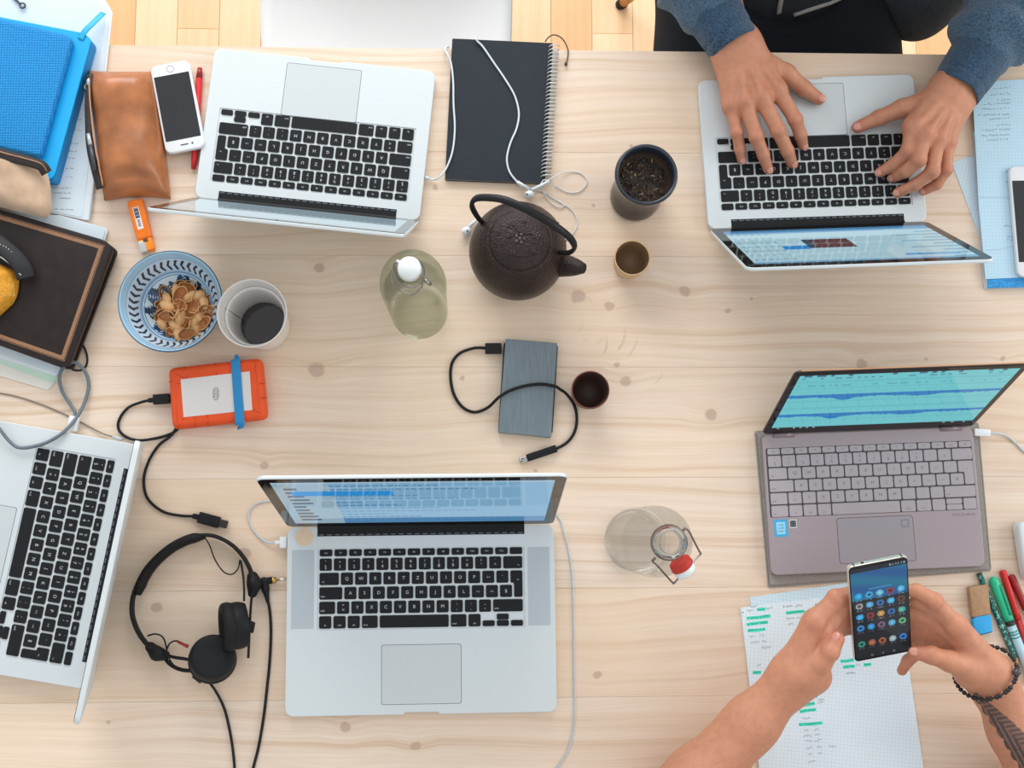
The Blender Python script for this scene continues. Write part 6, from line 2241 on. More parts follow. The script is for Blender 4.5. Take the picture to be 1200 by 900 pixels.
# ------------------------------------------------------------------ notebook, sheets and phone at the upper right
nbk = thing('notebook', 'blue covered notebook under sheets at the upper right', 'notebook', W(1210, 240, 0))
nbp = [(1141, 150), (1265, 142), (1280, 335), (1155, 338)]
prism(roundpoly(pxpoly(nbp, .007), .003, 3), T + .0004, T + .0022, .0005).obj('back_cover', pm('pale cover edge', (206, 214, 220), .6), nbk)
prism(roundpoly(pxpoly([(1143, 152), (1265, 144), (1278, 332), (1157, 336)], .007), .002, 3), T + .0022, T + .0058, 0).obj('pages', PAPER, nbk)
BLUP = pm('blue patterned cover', (40, 142, 206), .5, nz=(260, .45))
prism(roundpoly(pxpoly([(1144, 152), (1265, 144), (1279, 334), (1158, 337.5)], .0075), .002, 3), T + .0058, T + .0072, .0003).obj('front_cover', BLUP, nbk)
sh1 = thing('squared_sheet', 'squared sheet with dense handwriting beside the blue sleeve cuff', 'paper', W(1190, 180, .0))
GR2 = grid_paper('squared paper blue', (190, 222, 238), (150, 192, 216), .005, .45, .0)
prism(roundpoly(pxpoly([(1139, 96), (1262, 90), (1272, 322), (1155, 327), (1147, 240)], .0082), .001, 2), T + .0076, T + .0082, 0).obj('paper_leaf', GR2, sh1)
g = G()
for k, y in enumerate((103, 110, 117, 121, 127, 134, 139, 146, 152, 158, 163)):
    x0 = (1164, 1160, 1168, 1153, 1150, 1146, 1160, 1168, 1150, 1150, 1156)[k]
    scrib(x0, y + 1, 1184, y - .5, .0084, 1.2, .00045, g, seed=k + 90)
for (x0, y, x1) in ((1176, 265, 1187), (1180, 277, 1188), (1180, 281, 1187), (1192, 214, 1199), (1178, 201, 1184), (1178, 213, 1184)):
    scrib(x0, y, x1, y, .0084, 1.4, .00045, g, seed=int(y))
g.obj('handwriting', INK, sh1)
g = G()
ribbon([Wn(1148, 231, .0084), Wn(1200, 232, .0084)], .0006, g)
ribbon([Wn(1152, 294, .0084), Wn(1172, 292, .0084), Wn(1200, 286, .0084)], .0005, g)
g.obj('fold_line', pm('grey fold', (140, 176, 198), .8), sh1)
sh2 = sheet('squared_sheet', 'slanted squared sheet poking out left of the upper right notebook', 'paper', [(1115, 190), (1200, 165), (1235, 280), (1153, 291)], .0002, grid_paper('squared paper grey', (204, 222, 232), (160, 192, 210), .005, .45, .3), .0005)
# let the slanted sheet lie under the notebook: it is thinner than the gap below the cover
flat_phone('phone', 'white phone cut off by the right frame edge on squared sheets', [(1185, 196), (1246, 193), (1253, 322), (1190, 326)], .0084, .0074, 0, False)

# ------------------------------------------------------------------ people
SKIN = pm('skin', (204, 148, 120), .46, nz=(110, .09), bump=(520, .5, .0010), attr=True)
NAIL = pm('fingernail', (206, 146, 126), .28, nz=(60, .04), coat=.2)
SK_C = np.array(lin((196, 136, 106)))
SK_R = np.array(lin((186, 102, 82)))


class Hand:
    """Palm, four fingers and a thumb blended into one surface; joints are (px, py, h) points."""

    def __init__(s, wrist, fingers, thumb, arm, arm_r, scale=1.0, res=.0014, wr=.0185, palm=.0125, extra=(), web_fill=False):
        s.w = Wn(*wrist)
        s.f = [[Wn(*p) for p in f] for f in fingers]
        s.t = [Wn(*p) for p in thumb]
        s.arm = [Wn(*p) if len(p) == 3 and p[0] > 3 else np.array(p) for p in arm]
        k = scale
        R = [(.0116, .0098, .0088, .0075), (.0118, .0101, .0090, .0077), (.0112, .0097, .0086, .0074), (.0098, .0084, .0076, .0066)]
        R = [[q * k for q in r] for r in R]
        s.R = R
        RT = [q * k for q in (.0165, .0130, .0108, .0086)]
        s.RT = RT
        pts = [s.w] + [p for f in s.f for p in f] + s.t + s.arm
        S = SDF(res, pts, max(max(arm_r), .02) + .006)
        across = s.f[0][0] - s.f[3][0]
        across /= np.linalg.norm(across)
        fwd = (s.f[1][0] + s.f[2][0]) / 2 - s.w
        fwd /= np.linalg.norm(fwd)
        nrm = np.cross(across, fwd)
        if nrm[2] < 0:
            nrm = -nrm
        s.nrm = nrm
        palmf = S.new()
        for i in range(4):
            st = s.w + across * (.017, .006, -.006, -.016)[i] * k
            S.add(palmf, st, s.f[i][0] - nrm * .003, wr * k, (palm + (.0005 if i < 3 else -.001)) * k, .010)
        for i in range(3):
            a, b_ = s.f[i][0] - fwd * .006 - nrm * .003, s.f[i + 1][0] - fwd * .006 - nrm * .003
            S.add(palmf, a, b_, .0110 * k, .0105 * k, .008)
            if web_fill:      # fingers held close together
                S.add(palmf, s.f[i][0], (s.f[i + 1][1] + s.f[i][1]) / 2, .0085, .0075, .006)
                S.add(palmf, (s.f[i + 1][1] + s.f[i][1]) / 2, (s.f[i + 1][2] + s.f[i][2]) / 2, .0075, .0065, .006)
        # thumb base and web
        S.add(palmf, s.w + across * .010 * k, s.t[0], wr * .95 * k, RT[0], .010)
        S.add(palmf, s.t[0], s.t[1], RT[0], RT[1], .008)
        web = (s.t[1] * .45 + s.t[0] * .55)
        S.add(palmf, web, s.f[0][0] * .55 + s.w * .45, .0105 * k, .0120 * k, .012)
        for (p, r) in extra:
            S.add(palmf, Wn(*p), Wn(*p) + np.array([0, 0, 1e-4]), r, r, .012)
        # forearm
        chain = [s.w] + s.arm
        af = S.new()
        for i in range(len(chain) - 1):
            S.add(af, chain[i], chain[i + 1], arm_r[i], arm_r[i + 1], .02, (nrm, 1.18) if i == 0 else None)
        palmf = smin(palmf, af, .024)
        fing = S.new()
        for i in range(4):
            q = S.chain(s.f[i], R[i], .0035)
            S.add(q, s.f[i][1], s.f[i][1] + nrm * .0012, R[i][1] * 1.06, R[i][1] * .98, .003)
            fing = np.minimum(fing, q)
        tot = smin(palmf, fing, .0075)
        th = S.chain(s.t[1:], RT[1:], .004)
        S.add(th, s.t[2], s.t[2] + nrm * .001, RT[2] * 1.05, RT[2], .003)
        tot = smin(tot, th, .006)
        # knuckles, and skin folds across the finger joints
        for i in range(4):
            S.add(tot, s.f[i][0] + nrm * .0022, s.f[i][0] + nrm * .0023, R[i][0] * .98, R[i][0] * .98, .006)
            for (jn, amp) in ((1, .00055), (2, .00035)):
                p, d = s.f[i][jn], s.f[i][jn + 1] - s.f[i][jn - 1]
                d = d / np.linalg.norm(d)
                sl = S.box(p, p, .014)
                t_ = (S.X[0][sl] - p[0]) * d[0] + (S.X[1][sl] - p[1]) * d[1] + (S.X[2][sl] - p[2]) * d[2]
                tot[sl] += (amp * np.exp(-(t_ / .0042) ** 2) * np.cos(t_ * 2 * math.pi / .0034)).astype(np.float32)
        # tendons fanning over the back of the hand
        for i in range(4):
            a, b_ = s.w + across * (.008, .003, -.002, -.007)[i] * k + nrm * (wr * k + .0005), s.f[i][0] + nrm * (R[i][0] + .0004)
            S.add(tot, a * .45 + b_ * .55, b_, .0022, .0026, .008)
        V, Q = surfnets(tot, S.org, S.h)
        s.V, s.Q = relax(V, Q, 3, .5), Q

    def colors(s):
        c = np.tile(SK_C, (len(s.V), 1))
        red = np.zeros(len(s.V))
        for f in s.f:
            for p, r_, a in ((f[0], .014, .45), (f[1], .010, .55), (f[2], .008, .35), (f[3], .009, .75)):
                d = np.linalg.norm(s.V - p, axis=1)
                red = np.maximum(red, a * np.exp(-(d / r_) ** 2))
        for p, a in ((s.t[2], .4), (s.t[3], .7)):
            d = np.linalg.norm(s.V - p, axis=1)
            red = np.maximum(red, a * np.exp(-(d / .012) ** 2))
        return c + (SK_R - c) * red[:, None]

    def nails(s, which=(0, 1, 2, 3, 4), dirs=None):
        g_ = []
        for i in which:
            f = s.f[i] if i < 4 else s.t
            r = (s.R[i] if i < 4 else s.RT)[3]
            d = f[3] - f[2]; d /= np.linalg.norm(d)
            up = np.array(dirs[i], float) if dirs and i in dirs else np.array([0, 0, 1.0]) * .75 + s.nrm * .6
            up = up - d * np.dot(up, d); up /= np.linalg.norm(up)
            sd = np.cross(d, up)
            g_.append(ell(f[3] + d * r * .15 + up * (r * .86), d * r * .74, sd * r * .66, up * r * .20, 14, 8))
        return g_


def coarse_person(P):
    """Torso, neck and head with the upper arms, as a surface at coarser resolution."""
    pts = [np.array(p) for p in P['all']]
    S = SDF(.007, pts, .16)
    f = S.new()
    S.add(f, P['pelvis'], P['chest'], .118, .130, .01, ((0, 1, 0), 1.3))
    S.add(f, P['sl'], P['sr'], .062, .062, .06)
    for a, b_ in (('sl', 'el'), ('sr', 'er')):
        S.add(f, P[a], P[b_], .052, .042, .03)
    if 'wl' in P:
        for a, b_ in (('el', 'wl'), ('er', 'wr')):
            S.add(f, P[a], P[b_], .041, .030, .02)
    S.add(f, P['neck'], P['head'], .055, .052, .03)
    h = np.array(P['head']); fw = np.array(P['face'], float); fw /= np.linalg.norm(fw)
    sd = np.cross(fw, [0, 0, 1.0]); sd /= np.linalg.norm(sd)
    upv = np.cross(sd, fw)
    S.add(f, h + upv * .035 - fw * .015, h + upv * .03 + fw * .02, .084, .078, .02)
    S.add(f, h - upv * .035 + fw * .035, h - upv * .055 + fw * .055, .060, .038, .03)
    S.add(f, h + upv * .01 + fw * .092, h - upv * .022 + fw * .112, .010, .015, .012)     # nose
    for s_ in (-1, 1):
        S.add(f, h + sd * .080 * s_ - fw * .01, h + sd * .086 * s_ + upv * .02 - fw * .015, .013, .017, .008)
    S.add(f, h - upv * .050 + fw * .092, h - upv * .051 + fw * .093, .017, .017, .015)     # lips
    V, Q = surfnets(f, S.org, S.h)
    return relax(V, Q, 2), Q, (h, fw, sd, upv)


def face_parts(t, hd, hair_rgb, nm):
    h, fw, sd, upv = hd
    hm = pm('hair ' + nm, hair_rgb, .6, nz=(60, .3), bump=(300, .6, .003), stretch=(1, 1, 6))
    S = SDF(.006, [h], .17)
    f = S.cone(h + upv * .042 - fw * .028, h + upv * .055 + fw * .012, .090, .078)
    f = np.maximum(f, -S.cone(h - upv * .05 + fw * .085, h + upv * .012 + fw * .105, .080, .066))
    f = f + S.noise(.004, 160, 3)
    V, Q = surfnets(f, S.org, S.h)
    mk('hair', relax(V, Q, 1), Q, hm, t, smooth=True)
    for s_ in (-1, 1):
        e = h + upv * .018 + fw * .083 + sd * .032 * s_
        o_ = ell(e, sd * .013, upv * .010, fw * .010, 14, 8).obj('eye', pm('eye white', (228, 224, 220), .2, coat=.4), t, smooth=True)
        ell(e + fw * .0075, sd * .0058, upv * .0058, fw * .0035, 12, 6).obj('iris', pm('brown iris', (64, 44, 34), .15, coat=.5), o_, smooth=True)
    g_ = G()
    for s_ in (-1, 1):
        tube([h + upv * .040 + fw * .088 + sd * .050 * s_, h + upv * .046 + fw * .094 + sd * .033 * s_, h + upv * .042 + fw * .096 + sd * .016 * s_], [.002, .0036, .003], 8, g=g_)
    g_.obj('eyebrow', hm, t, smooth=True)
    ell(h - upv * .049 + fw * .106, sd * .022, upv * .006, fw * .008, 14, 8).obj('lips', pm('lips', (176, 104, 94), .45), t, smooth=True)


def join(parts):
    Vs, Fs, Cs, b = [], [], [], 0
    for (V, Q, C) in parts:
        Vs.append(V); Fs += [tuple(int(i) + b for i in q) for q in Q]; Cs.append(C); b += len(V)
    V = np.concatenate(Vs); C = np.concatenate(Cs)
    return V, Fs, np.c_[C, np.ones(len(C))]


# --- the person typing at the far side
pa_ = thing('person', 'person in a heather blue hoodie typing on the upper right laptop', 'person', (.50, .95, 0))
EL_R, EL_L = Wn(768, -140, .020), Wn(1245, -85, .030)
HR = Hand((862, 54, .046), [[(911, 106, .052), (932, 140, .047), (938, 158, .034), (941, 170, .0225)], [(893, 116, .056), (912, 153, .052), (923, 177, .037), (928, 191, .0225)],
                            [(873, 121, .052), (886, 160, .048), (894.5, 181, .035), (900, 198, .0225)], [(857, 125, .043), (864, 156, .041), (867, 175, .030), (869, 187, .0215)]],
          [(888, 72, .040), (921, 86, .036), (942, 103.5, .029), (960, 116, .0235)], [(838, 10, .046), (812, -40, .044)], [.0290, .034, .038], 1.0)
HL_ = Hand((1117, 108, .050), [[(1070, 148, .062), (1064, 177, .055), (1047, 193, .035), (1031, 202, .0225)], [(1083, 158, .066), (1077, 187, .062), (1061, 201, .043), (1047, 208, .0235)],
                               [(1098, 164, .060), (1093, 201, .056), (1073, 216, .039), (1052, 226, .0235)], [(1110, 168, .049), (1109, 199, .047), (1098, 216, .034), (1082, 224, .0225)]],
           [(1089, 120, .046), (1057, 127, .040), (1030, 138, .030), (1005, 149, .0225)], [(1150, 55, .048), (1185, 10, .046)], [.0275, .034, .038], .98)
PP = dict(pelvis=(.49, .99, T - .155), chest=(.50, 1.01, T + .24), sl=(.68, 1.01, T + .33), sr=(.32, 1.01, T + .33), el=tuple(EL_L), er=tuple(EL_R), neck=(.50, 1.00, T + .40), head=(.50, .945, T + .53), face=(0, -.80, -.60))
PP['wl'], PP['wr'] = tuple(Wn(1165, 35, .047)), tuple(Wn(825, -15, .045))
PP['all'] = [PP[k] for k in ('pelvis', 'chest', 'sl', 'sr', 'el', 'er', 'head', 'wl', 'wr')]
CV, CQ, hd = coarse_person(PP)
V, F, C = join([(HR.V, HR.Q, HR.colors()), (HL_.V, HL_.Q, HL_.colors()), (CV, CQ, np.tile(SK_C, (len(CV), 1)))])
mk('body', V, F, SKIN, pa_, smooth=True, col=('POINT', C))
for H_ in (HR, HL_):
    for n_ in H_.nails():
        n_.obj('fingernail', NAIL, pa_, smooth=True)
face_parts(pa_, hd, (70, 50, 38), 'brown')

HEATH = pm('heather blue knit', (70, 100, 124), .95, nz=(420, .75), bump=(700, .9, .0022), sheen=.25)
RIBK = pm('blue ribbed cuff', (48, 78, 104), .95, nz=(420, .7), bump=(800, .9, .002), sheen=.25)
pts = [EL_R, EL_L, Wn(850, 48, .045), Wn(1130, 96, .05), np.array(PP['sl']), np.array(PP['sr']), np.array(PP['pelvis'])]
S = SDF(.0050, pts, .085)
f = S.new()
S.add(f, (.495, .945, T - .125), (.50, 1.01, T + .25), .165, .165, .02, ((0, 1, 0), 1.18))
S.add(f, (.60, .93, T - .13), (.665, .95, T - .12), .07, .075, .05)
S.add(f, PP['sl'], PP['sr'], .082, .082, .07)
slv = None
for (sh, elb, wpts, rr_) in ((PP['sr'], EL_R, [(806, -50, .046), (826, -4, .0480)], (.078, .066, .057, .0520)), (PP['sl'], EL_L, [(1186, 5, .050), (1160, 43, .052)], (.078, .070, .064, .0545))):
    ch = [np.array(sh), elb] + [Wn(*w) for w in wpts]
    q = S.chain(ch, rr_, .03)
    slv = q if slv is None else np.minimum(slv, q)
f = smin(f, slv, .05)
f = f + S.noise(.0030, 95, 5) + S.noise(.0022, 190, 6)
# fabric folds bunched above each cuff
for (a, b_) in ((Wn(835, 15, .047), Wn(795, -65, .044)), (Wn(1147, 66, .050), Wn(1196, -8, .047))):
    d = b_ - a; l2 = d @ d
    tt = ((S.X[0] - a[0]) * d[0] + (S.X[1] - a[1]) * d[1] + (S.X[2] - a[2]) * d[2]) / l2
    f = f + np.where((tt > -.2) & (tt < 1.3),   .0068 * np.sin(tt * 15 + 2.2 * np.sin(S.X[0] * 40) + S.X[2] * 25) * np.exp(-((tt - .45) / .5) ** 2), 0)
f = np.maximum(f, S.X[2] * 0 + (S.X[2] - (T + .385)))
V, Q = surfnets(f, S.org, S.h)
hood = mk('hoodie', relax(V, Q, 1), Q, HEATH, pa_, smooth=True)
for (a, b_, r0, r1) in (((832, 8, .0475), (858, 50, .0465), .0415, .0365), ((1155, 54, .0505), (1121, 104, .0500), .0425, .0365)):
    A, B = Wn(*a), Wn(*b_)
    S = SDF(.0022, [A, B], .05)
    f = S.cone(A, B, r0, r1)
    d = (B - A) / np.linalg.norm(B - A)
    ax_d = (S.X[0] - B[0]) * d[0] + (S.X[1] - B[1]) * d[1] + (S.X[2] - B[2]) * d[2]
    ax_a = -((S.X[0] - A[0]) * d[0] + (S.X[1] - A[1]) * d[1] + (S.X[2] - A[2]) * d[2])
    seam = .0014 * np.exp(-((ax_d + .012) / .0022) ** 2)
    f = np.maximum(f + seam, np.maximum(ax_d - .006, ax_a - .006))
    f = np.maximum(f, -S.cone(B - d * .012, B + d * .03, r1 - .0035, r1 - .0035))
    f = f + S.noise(.0008, 260, 9)
    V, Q = surfnets(f, S.org, S.h)
    mk('cuff', relax(V, Q, 1), Q, RIBK, pa_, smooth=True)
# dark jacket hem with its pale zip tape, and dark trousers
DARK = pm('dark denim', (32, 36, 42), .85, spec=.2, nz=(400, .2), bump=(1200, .4, .0008))
S = SDF(.008, [np.array((.36, 1.05, T - .2)), np.array((.62, 1.05, T - .2)), np.array((.34, .45, .05)), np.array((.66, .45, .05))], .14)
f = None
for (hx, kx) in ((.405, .378), (.600, .622)):
    q = S.chain([(hx, 1.00, T - .175), (kx, .60, T - .19), (kx, .56, .10)], (.098, .082, .050), .03)
    q = smin(q, S.cone((kx, .56, .06), (kx, .46, .045), .045, .038), .02)
    f = q if f is None else smin(f, q, .02)
S.add(f, (.40, 1.02, T - .17), (.60, 1.02, T - .17), .100, .100, .05)
S.add(f, (.50, .98, T - .20), (.50, .62, T - .205), .085, .070, .04)
f = f + S.noise(.003, 60, 12)
V, Q = surfnets(f, S.org, S.h)
mk('trousers', relax(V, Q, 1), Q, DARK, pa_, smooth=True)
HEMM = pm('slate rib hem with shade', (50, 58, 66), .92, nz=(420, .35), bump=(800, .8, .0018))  # hip tail is hoodie cloth; its shade is put into this dark colour
S = SDF(.006, [np.array((.495, .945, T - .125)), np.array((.50, .97, T + .0)), Wn(1085, 0, -.12)], .19)
f = S.new()
S.add(f, (.495, .940, T - .125), (.498, .962, T - .02), .170, .168, .01, ((0, 1, 0), 1.14))
S.add(f, (.62, .93, T - .13), Wn(1075, 4, -.125), .075, .050, .05)
S.add(f, Wn(1075, 4, -.125), Wn(1100, -22, -.12), .050, .060, .03)
f = f + S.noise(.003, 80, 31)
f = np.maximum(f, S.X[2] - (T - .015))
V, Q = surfnets(f, S.org, S.h)
hem = mk('jacket_hem', relax(V, Q, 1), Q, HEMM, pa_, smooth=True)
ZT = pm('pale zip tape', (164, 164, 160), .7, nz=(200, .1))
hb_ = T - .01


def on_hoodie(px, py):
    """First point of the hoodie or lap on a sight line, a little in front of the cloth."""
    dg = bpy.context.evaluated_depsgraph_get()
    o_ = np.array([0, 0, T + CAMH])
    d = Wn(px, py, 0) - o_
    d /= np.linalg.norm(d)
    best = None
    for ob in (hem, hood):
        ok, loc, nrm_, fi = ob.evaluated_get(dg).ray_cast(Vector(o_ - ORG[ob.name]), Vector(d))
        if ok:
            q = np.array(loc) + ORG[ob.name] - d * .002
            if best is None or np.linalg.norm(q - o_) < np.linalg.norm(best - o_):
                best = q
    return best


bpy.context.view_layer.update()
for pth in ([(917, -14), (915.5, 0), (914, 8), (913, 16)], [(930, 17), (945, 12), (960, 7), (975, 2), (992, -6)]):
    q = [p for p in (on_hoodie(*a) for a in pth) if p is not None]
    if len(q) > 1:
        tube(crom(q, 4), 1.0, 8, flat=(.0040, .0012), up=(0, -.4, 1)).obj('zip_tape', ZT, pa_, smooth=True)

# --- the person holding the phone at the near side
pb_ = thing('person', 'person holding the smartphone with a wing tattoo on one forearm', 'person', (.50, -.72, 0))
EB_L, EB_R = Wn(752, 985, .052), Wn(1262, 1010, .052)
HBL = Hand((930, 794, .088), [[(955, 727, .122), (979, 700, .128), (1000, 694, .114), (1018, 694, .112)], [(962, 740, .113), (985, 714, .112), (1004, 711, .100), (1020, 713, .097)],
                              [(967, 753, .101), (986, 728, .099), (1004, 727, .088), (1018, 730, .085)], [(968, 764, .090), (984, 738, .088), (1000, 737, .080), (1012, 739, .076)]],
           [(946, 790, .104), (962, 777, .120), (973, 764, .130), (982, 749, .131)], [(880, 848, .070), (815, 917, .055), tuple(EB_L)], [.0310, .0345, .0405, .043], 1.0, .0017,
           extra=[((957, 793, .092), .019)], web_fill=True)
HBR = Hand((1160, 793, .086), [[(1120, 733, .128), (1095, 704, .138), (1074, 692, .130), (1056, 692, .122)], [(1122, 745, .112), (1090, 723, .112), (1068, 718, .104), (1052, 720, .100)],
                               [(1120, 757, .098), (1087, 741, .094), (1066, 740, .086), (1050, 742, .082)], [(1114, 768, .086), (1080, 762, .076), (1064, 774, .067), (1057, 786, .060)]],
           [(1140, 784, .106), (1113, 775, .120), (1092, 768, .1195), (1072, 765, .1125)], [(1192, 858, .070), (1225, 925, .056), tuple(EB_R)], [.0295, .0335, .0400, .043], 1.0, .0017,
           extra=[((1135, 790, .098), .018), ((1108, 750, .092), .012)], web_fill=True)
# wing tattoo inked on the inner right forearm
SK_T = np.array(lin((58, 58, 62)))


def pix(V):
    q = (V - np.array([0, 0, T + CAMH])) @ RC
    return np.stack([600 + FPX * q[:, 0] / -q[:, 2], 450 - FPX * q[:, 1] / -q[:, 2]], 1)


cR = HBR.colors()
p2 = pix(HBR.V)
facing = HBR.V[:, 2] > T + .050
# wing axis from the wrist down the forearm; s along, w across (towards the feather tips)
ax0, ax1_ = np.array([1142.0, 812.0]), np.array([1203.0, 868.0])
d_ = (ax1_ - ax0); Lw = np.linalg.norm(d_); d_ /= Lw
nw_ = np.array([-d_[1], d_[0]])
s_ = ((p2 - ax0) @ d_) / Lw
w_ = (p2 - ax0) @ nw_
upper = -1.5 - 7.0 * np.clip(s_, 0, 1.4) * (1.4 - np.clip(s_, 0, 1.4)) * 1.0
lower = 2.0 + 21 * np.clip(s_, 0, 1.6) ** 1.1 + 3.0 * np.abs(np.sin(s_ * 17))
inside = (s_ > 0) & (s_ < 1.8) & (w_ > upper) & (w_ < lower) & facing
sl_ = s_ * Lw
feather = np.where(w_ < upper + 7 + 5 * np.clip(s_, 0, 1), .80 + .20 * np.sin(sl_ * .9 + w_ * .7), .62 + .38 * (np.sin((w_ - .34 * sl_) * 1.05) > -.45))
cR = np.where(inside[:, None], cR + (SK_T - cR) * (.95 * feather)[:, None], cR)
PB = dict(pelvis=(.50, -.80, T - .16), chest=(.50, -.76, T + .24), sl=(.32, -.75, T + .33), sr=(.68, -.75, T + .33), el=tuple(EB_L), er=tuple(EB_R), neck=(.50, -.74, T + .40), head=(.50, -.70, T + .53), face=(0, .82, -.57))
PB['all'] = [PB[k] for k in ('pelvis', 'chest', 'sl', 'sr', 'el', 'er', 'head')]
CV, CQ, hd = coarse_person(PB)
V, F, C = join([(HBL.V, HBL.Q, HBL.colors()), (HBR.V, HBR.Q, cR), (CV, CQ, np.tile(SK_C, (len(CV), 1)))])
mk('body', V, F, SKIN, pb_, smooth=True, col=('POINT', C))
for n_ in HBL.nails((4,), {4: (-.75, .25, .6)}) + HBR.nails((4, 3), {4: (0, .25, .9), 3: (0.3, -.4, -.6)}):
    n_.obj('fingernail', NAIL, pb_, smooth=True)
face_parts(pb_, hd, (46, 38, 34), 'dark')
S = SDF(.008, [np.array(PB['pelvis']), np.array(PB['sl']), np.array(PB['sr'])], .2)
f = S.new()
S.add(f, (.50, -.79, T - .155), (.50, -.76, T + .26), .150, .155, .02, ((0, 1, 0), 1.2))
S.add(f, PB['sl'], PB['sr'], .078, .078, .06)
for a, b_ in (('sl', 'el'), ('sr', 'er')):
    A, B = np.array(PB[a]), np.array(PB[b_])
    S.add(f, A, A + (B - A) * .42, .072, .068, .03)
f = f + S.noise(.003, 70, 21)
f = np.maximum(f, S.X[2] - (T + .375))
V, Q = surfnets(f, S.org, S.h)
mk('t_shirt', relax(V, Q, 1), Q, pm('grey jersey', (120, 124, 130), .9, nz=(400, .15)), pb_, smooth=True)
S = SDF(.009, [np.array((.36, -.80, T - .2)), np.array((.64, -.80, T - .2)), np.array((.36, -.25, .05)), np.array((.64, -.25, .05))], .14)
f = None
for (hx, kx) in ((.41, .40), (.59, .60)):
    q = S.chain([(hx, -.79, T - .175), (kx, -.36, T - .19), (kx, -.33, .10)], (.098, .080, .050), .03)
    q = smin(q, S.cone((kx, -.33, .06), (kx, -.22, .045), .045, .038), .02)
    f = q if f is None else smin(f, q, .02)
S.add(f, (.41, -.81, T - .17), (.59, -.81, T - .17), .100, .100, .05)
V, Q = surfnets(f, S.org, S.h)
mk('trousers', relax(V, Q, 1), Q, DARK, pb_, smooth=True)
chair('shell_chair', 'white moulded chair of the person holding the smartphone', .50, -.78, PI, SQ)

# bracelet of black beads on the right wrist
BEAD = pm('black beads', (38, 37, 38), .4, nz=(300, .2))
br = thing('bracelet', 'black beaded bracelet on the tattooed wrist', 'bracelet', W(1155, 790, .08))
bpy.context.view_layer.update()
body_b = [o for o in pb_.children if o.name.startswith('body')][0]
dg_ = bpy.context.evaluated_depsgraph_get()
be = body_b.evaluated_get(dg_)
ob_ = ORG[body_b.name]
bc = Wn(1146, 783, .082)
adir = Wn(1192, 858, .070) - Wn(1160, 793, .086); adir /= np.linalg.norm(adir)
e1 = Wn(1149, 752, .085) - Wn(1123, 799, .085); e1 /= np.linalg.norm(e1)
e2 = np.array([0, 0, .80]) + adir * .60
e2 -= e1 * np.dot(e1, e2); e2 /= np.linalg.norm(e2)
pb2 = []
for a in np.linspace(0, 2 * PI, 73)[:-1]:
    d = e1 * math.cos(a) + e2 * math.sin(a)
    ok, loc, nn, fi = be.ray_cast(Vector(bc + d * .09 - ob_), Vector(-d))
    rr_ = np.linalg.norm(np.array(loc) + ob_ - bc) if ok else .034
    pb2.append(rr_ + .0052)
pb2 = np.array(pb2)
for _ in range(6):
    pb2 = np.maximum(pb2, (np.roll(pb2, 1) + np.roll(pb2, -1)) / 2)
pb2 = [bc + (e1 * math.cos(a) + e2 * math.sin(a)) * r for a, r in zip(np.linspace(0, 2 * PI, 73)[:-1], pb2)]
ich = 14
Ltot, acc_ = 0, []
for i in range(len(pb2)):
    acc_.append(Ltot)
    Ltot += np.linalg.norm(pb2[(i + 1) % len(pb2)] - pb2[i])
nb_ = int(Ltot / .0058)
g0 = ell((0, 0, 0), (.0031, 0, 0), (0, .0031, 0), (0, 0, .0031), 8, 6)
b0 = None
for k in range(nb_):
    s0_ = Ltot * k / nb_
    i = max(j for j in range(len(acc_)) if acc_[j] <= s0_)
    p = pb2[i]
    if b0 is None:
        b0 = g0.obj('bead', BEAD, br, local=True, smooth=True)
        o_ = b0
    else:
        o_ = bpy.data.objects.new('bead', b0.data)
        COL.objects.link(o_)
        o_.parent = br
    o_.location = Vector(p) - br.location
tube(pb2, .0009, 6, True).obj('string', BEAD, br, smooth=True)
ell(pb2[ich], (.0055, 0, 0), (0, .0050, 0), (0, 0, .0048), 14, 10).obj('charm', pm('grey metal charm', (84, 84, 88), .35, .6), br, smooth=True)

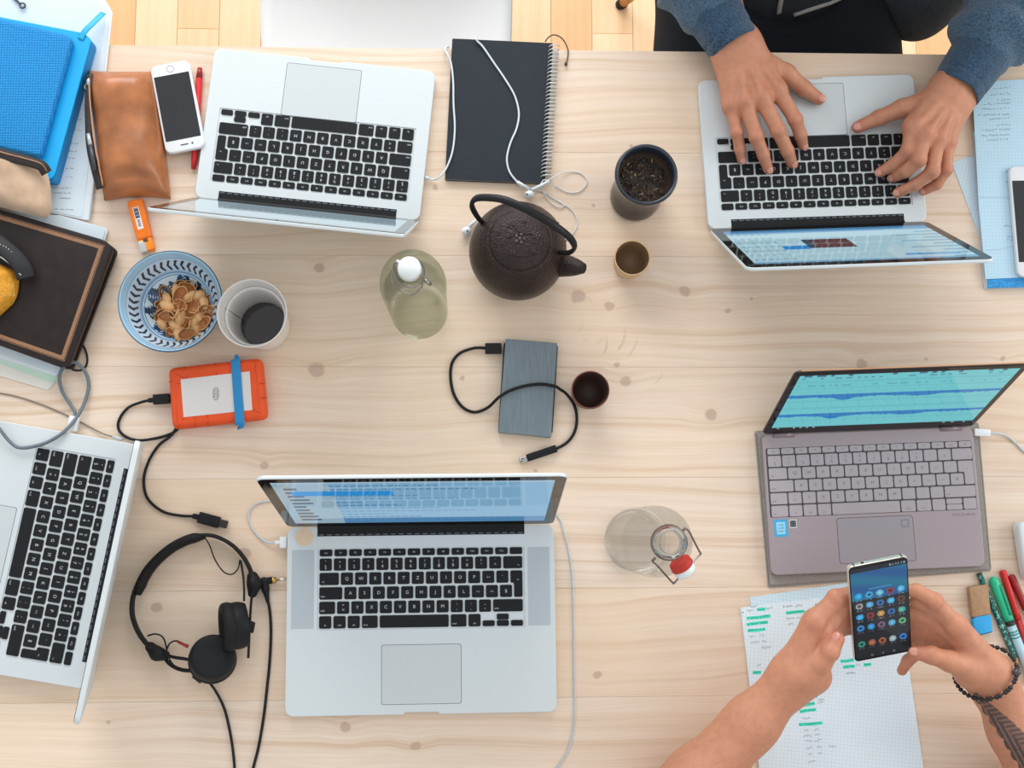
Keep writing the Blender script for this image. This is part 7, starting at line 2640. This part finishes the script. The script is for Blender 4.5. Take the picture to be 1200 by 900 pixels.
# ------------------------------------------------------------------ the smartphone in the hands
ph = thing('phone', 'black fronted smartphone held in both hands, app icons on its screen', 'phone', (.51496, -.10544, T + .13319))
ca, sa = math.cos(.23889), math.sin(.23889)
Rz = Matrix.Rotation(.23889, 3, 'Z'); Rx = Matrix.Rotation(.55346, 3, 'X'); Ry = Matrix.Rotation(-.0917, 3, 'Y')
ph.rotation_euler = (Rz @ Rx @ Ry).to_euler()
pw, pl_ = .0745, .1485
prism(rrect(pw, pl_, .006, 5), -.0080, -.0004, .0016, steps=3).obj('frame', pm('pale champagne metal', (214, 208, 196), .3, .6, nz=(60, .04)), ph, local=True, asm=50)
prism(rrect(pw - .0012, pl_ - .0012, .0055, 5), -.0006, 0, .0003, steps=1).obj('glass_front', BEZ, ph, local=True)
ICON = {}
cols_ = [[(40, 170, 240), (60, 180, 235), (110, 190, 220), (150, 60, 80), (90, 185, 235)], [(170, 170, 175), (90, 170, 220), (60, 120, 190), (70, 180, 230), (110, 70, 60)],
         [(60, 170, 230), (150, 60, 50), (190, 150, 90), (50, 120, 190), (80, 170, 160)], [(60, 150, 225), (60, 150, 210), (130, 100, 130), (90, 170, 210), (110, 190, 140)], None, [(60, 160, 130), (170, 100, 70), (180, 100, 70), (160, 180, 190), (60, 140, 230)]]
rows_v = [.700, .590, .470, .345, None, .165]


def phone_pic(u, v):
    if v > .955:
        if int(u * 60) % 3 == 0 and u > .66 and .966 < v < .984: return (150, 180, 205)
        return (28, 34, 44)
    wall = (26 + 10 * v, 108 + 14 * math.sin(v * 30 + u * 4), 156)
    c = wall if v > .65 else (34, 36, 40)
    if .755 < v < .765 and .3 < u < .72: c = (70, 150, 200)
    for r in range(6):
        if rows_v[r] is None: continue
        for k in range(5):
            du, dv_ = (u - (.12 + .19 * k)) * .068, (v - rows_v[r]) * .138
            d = math.hypot(du, dv_)
            if d < .0046:
                cc_ = cols_[r][k]
                if d < .0022 and (r + k) % 2: return tuple(int(q * .45) for q in cc_)
                if d < .0020: return tuple(min(255, int(q * 1.25)) for q in cc_)
                return cc_
            if abs(dv_ + .0068) < .0006 and abs(du) < .0035 and int(du * 4000) % 3:
                return (120, 126, 134) if r else (120, 180, 210)
    if v < .045:
        for k in (.3, .5, .7):
            if abs(u - k) < .018 and abs(v - .022) < .009: return (110, 114, 120)
    return c


picture('screen', ph, -pw / 2 + .0022, pw / 2 - .0022, -pl_ / 2 + .0040, pl_ / 2 - .0040, .0002, 72, 150, phone_pic, SCR)
g = G()
lathe([(.0018, 0), (.0018, .0003)], 12, (-.018, pl_ / 2 + .00005, -.0042), (0, 1, 0), g=g)
g.obj('headphone_socket', KEYB, ph, local=True)
g = G()
for sx2_ in (-.029, .030):
    obox((sx2_, pl_ / 2 + .00005, -.0042), (.0006, 0, 0), (0, .0002, 0), (0, 0, .0036), g=g)
g.obj('antenna_line', KEYB, ph, local=True)
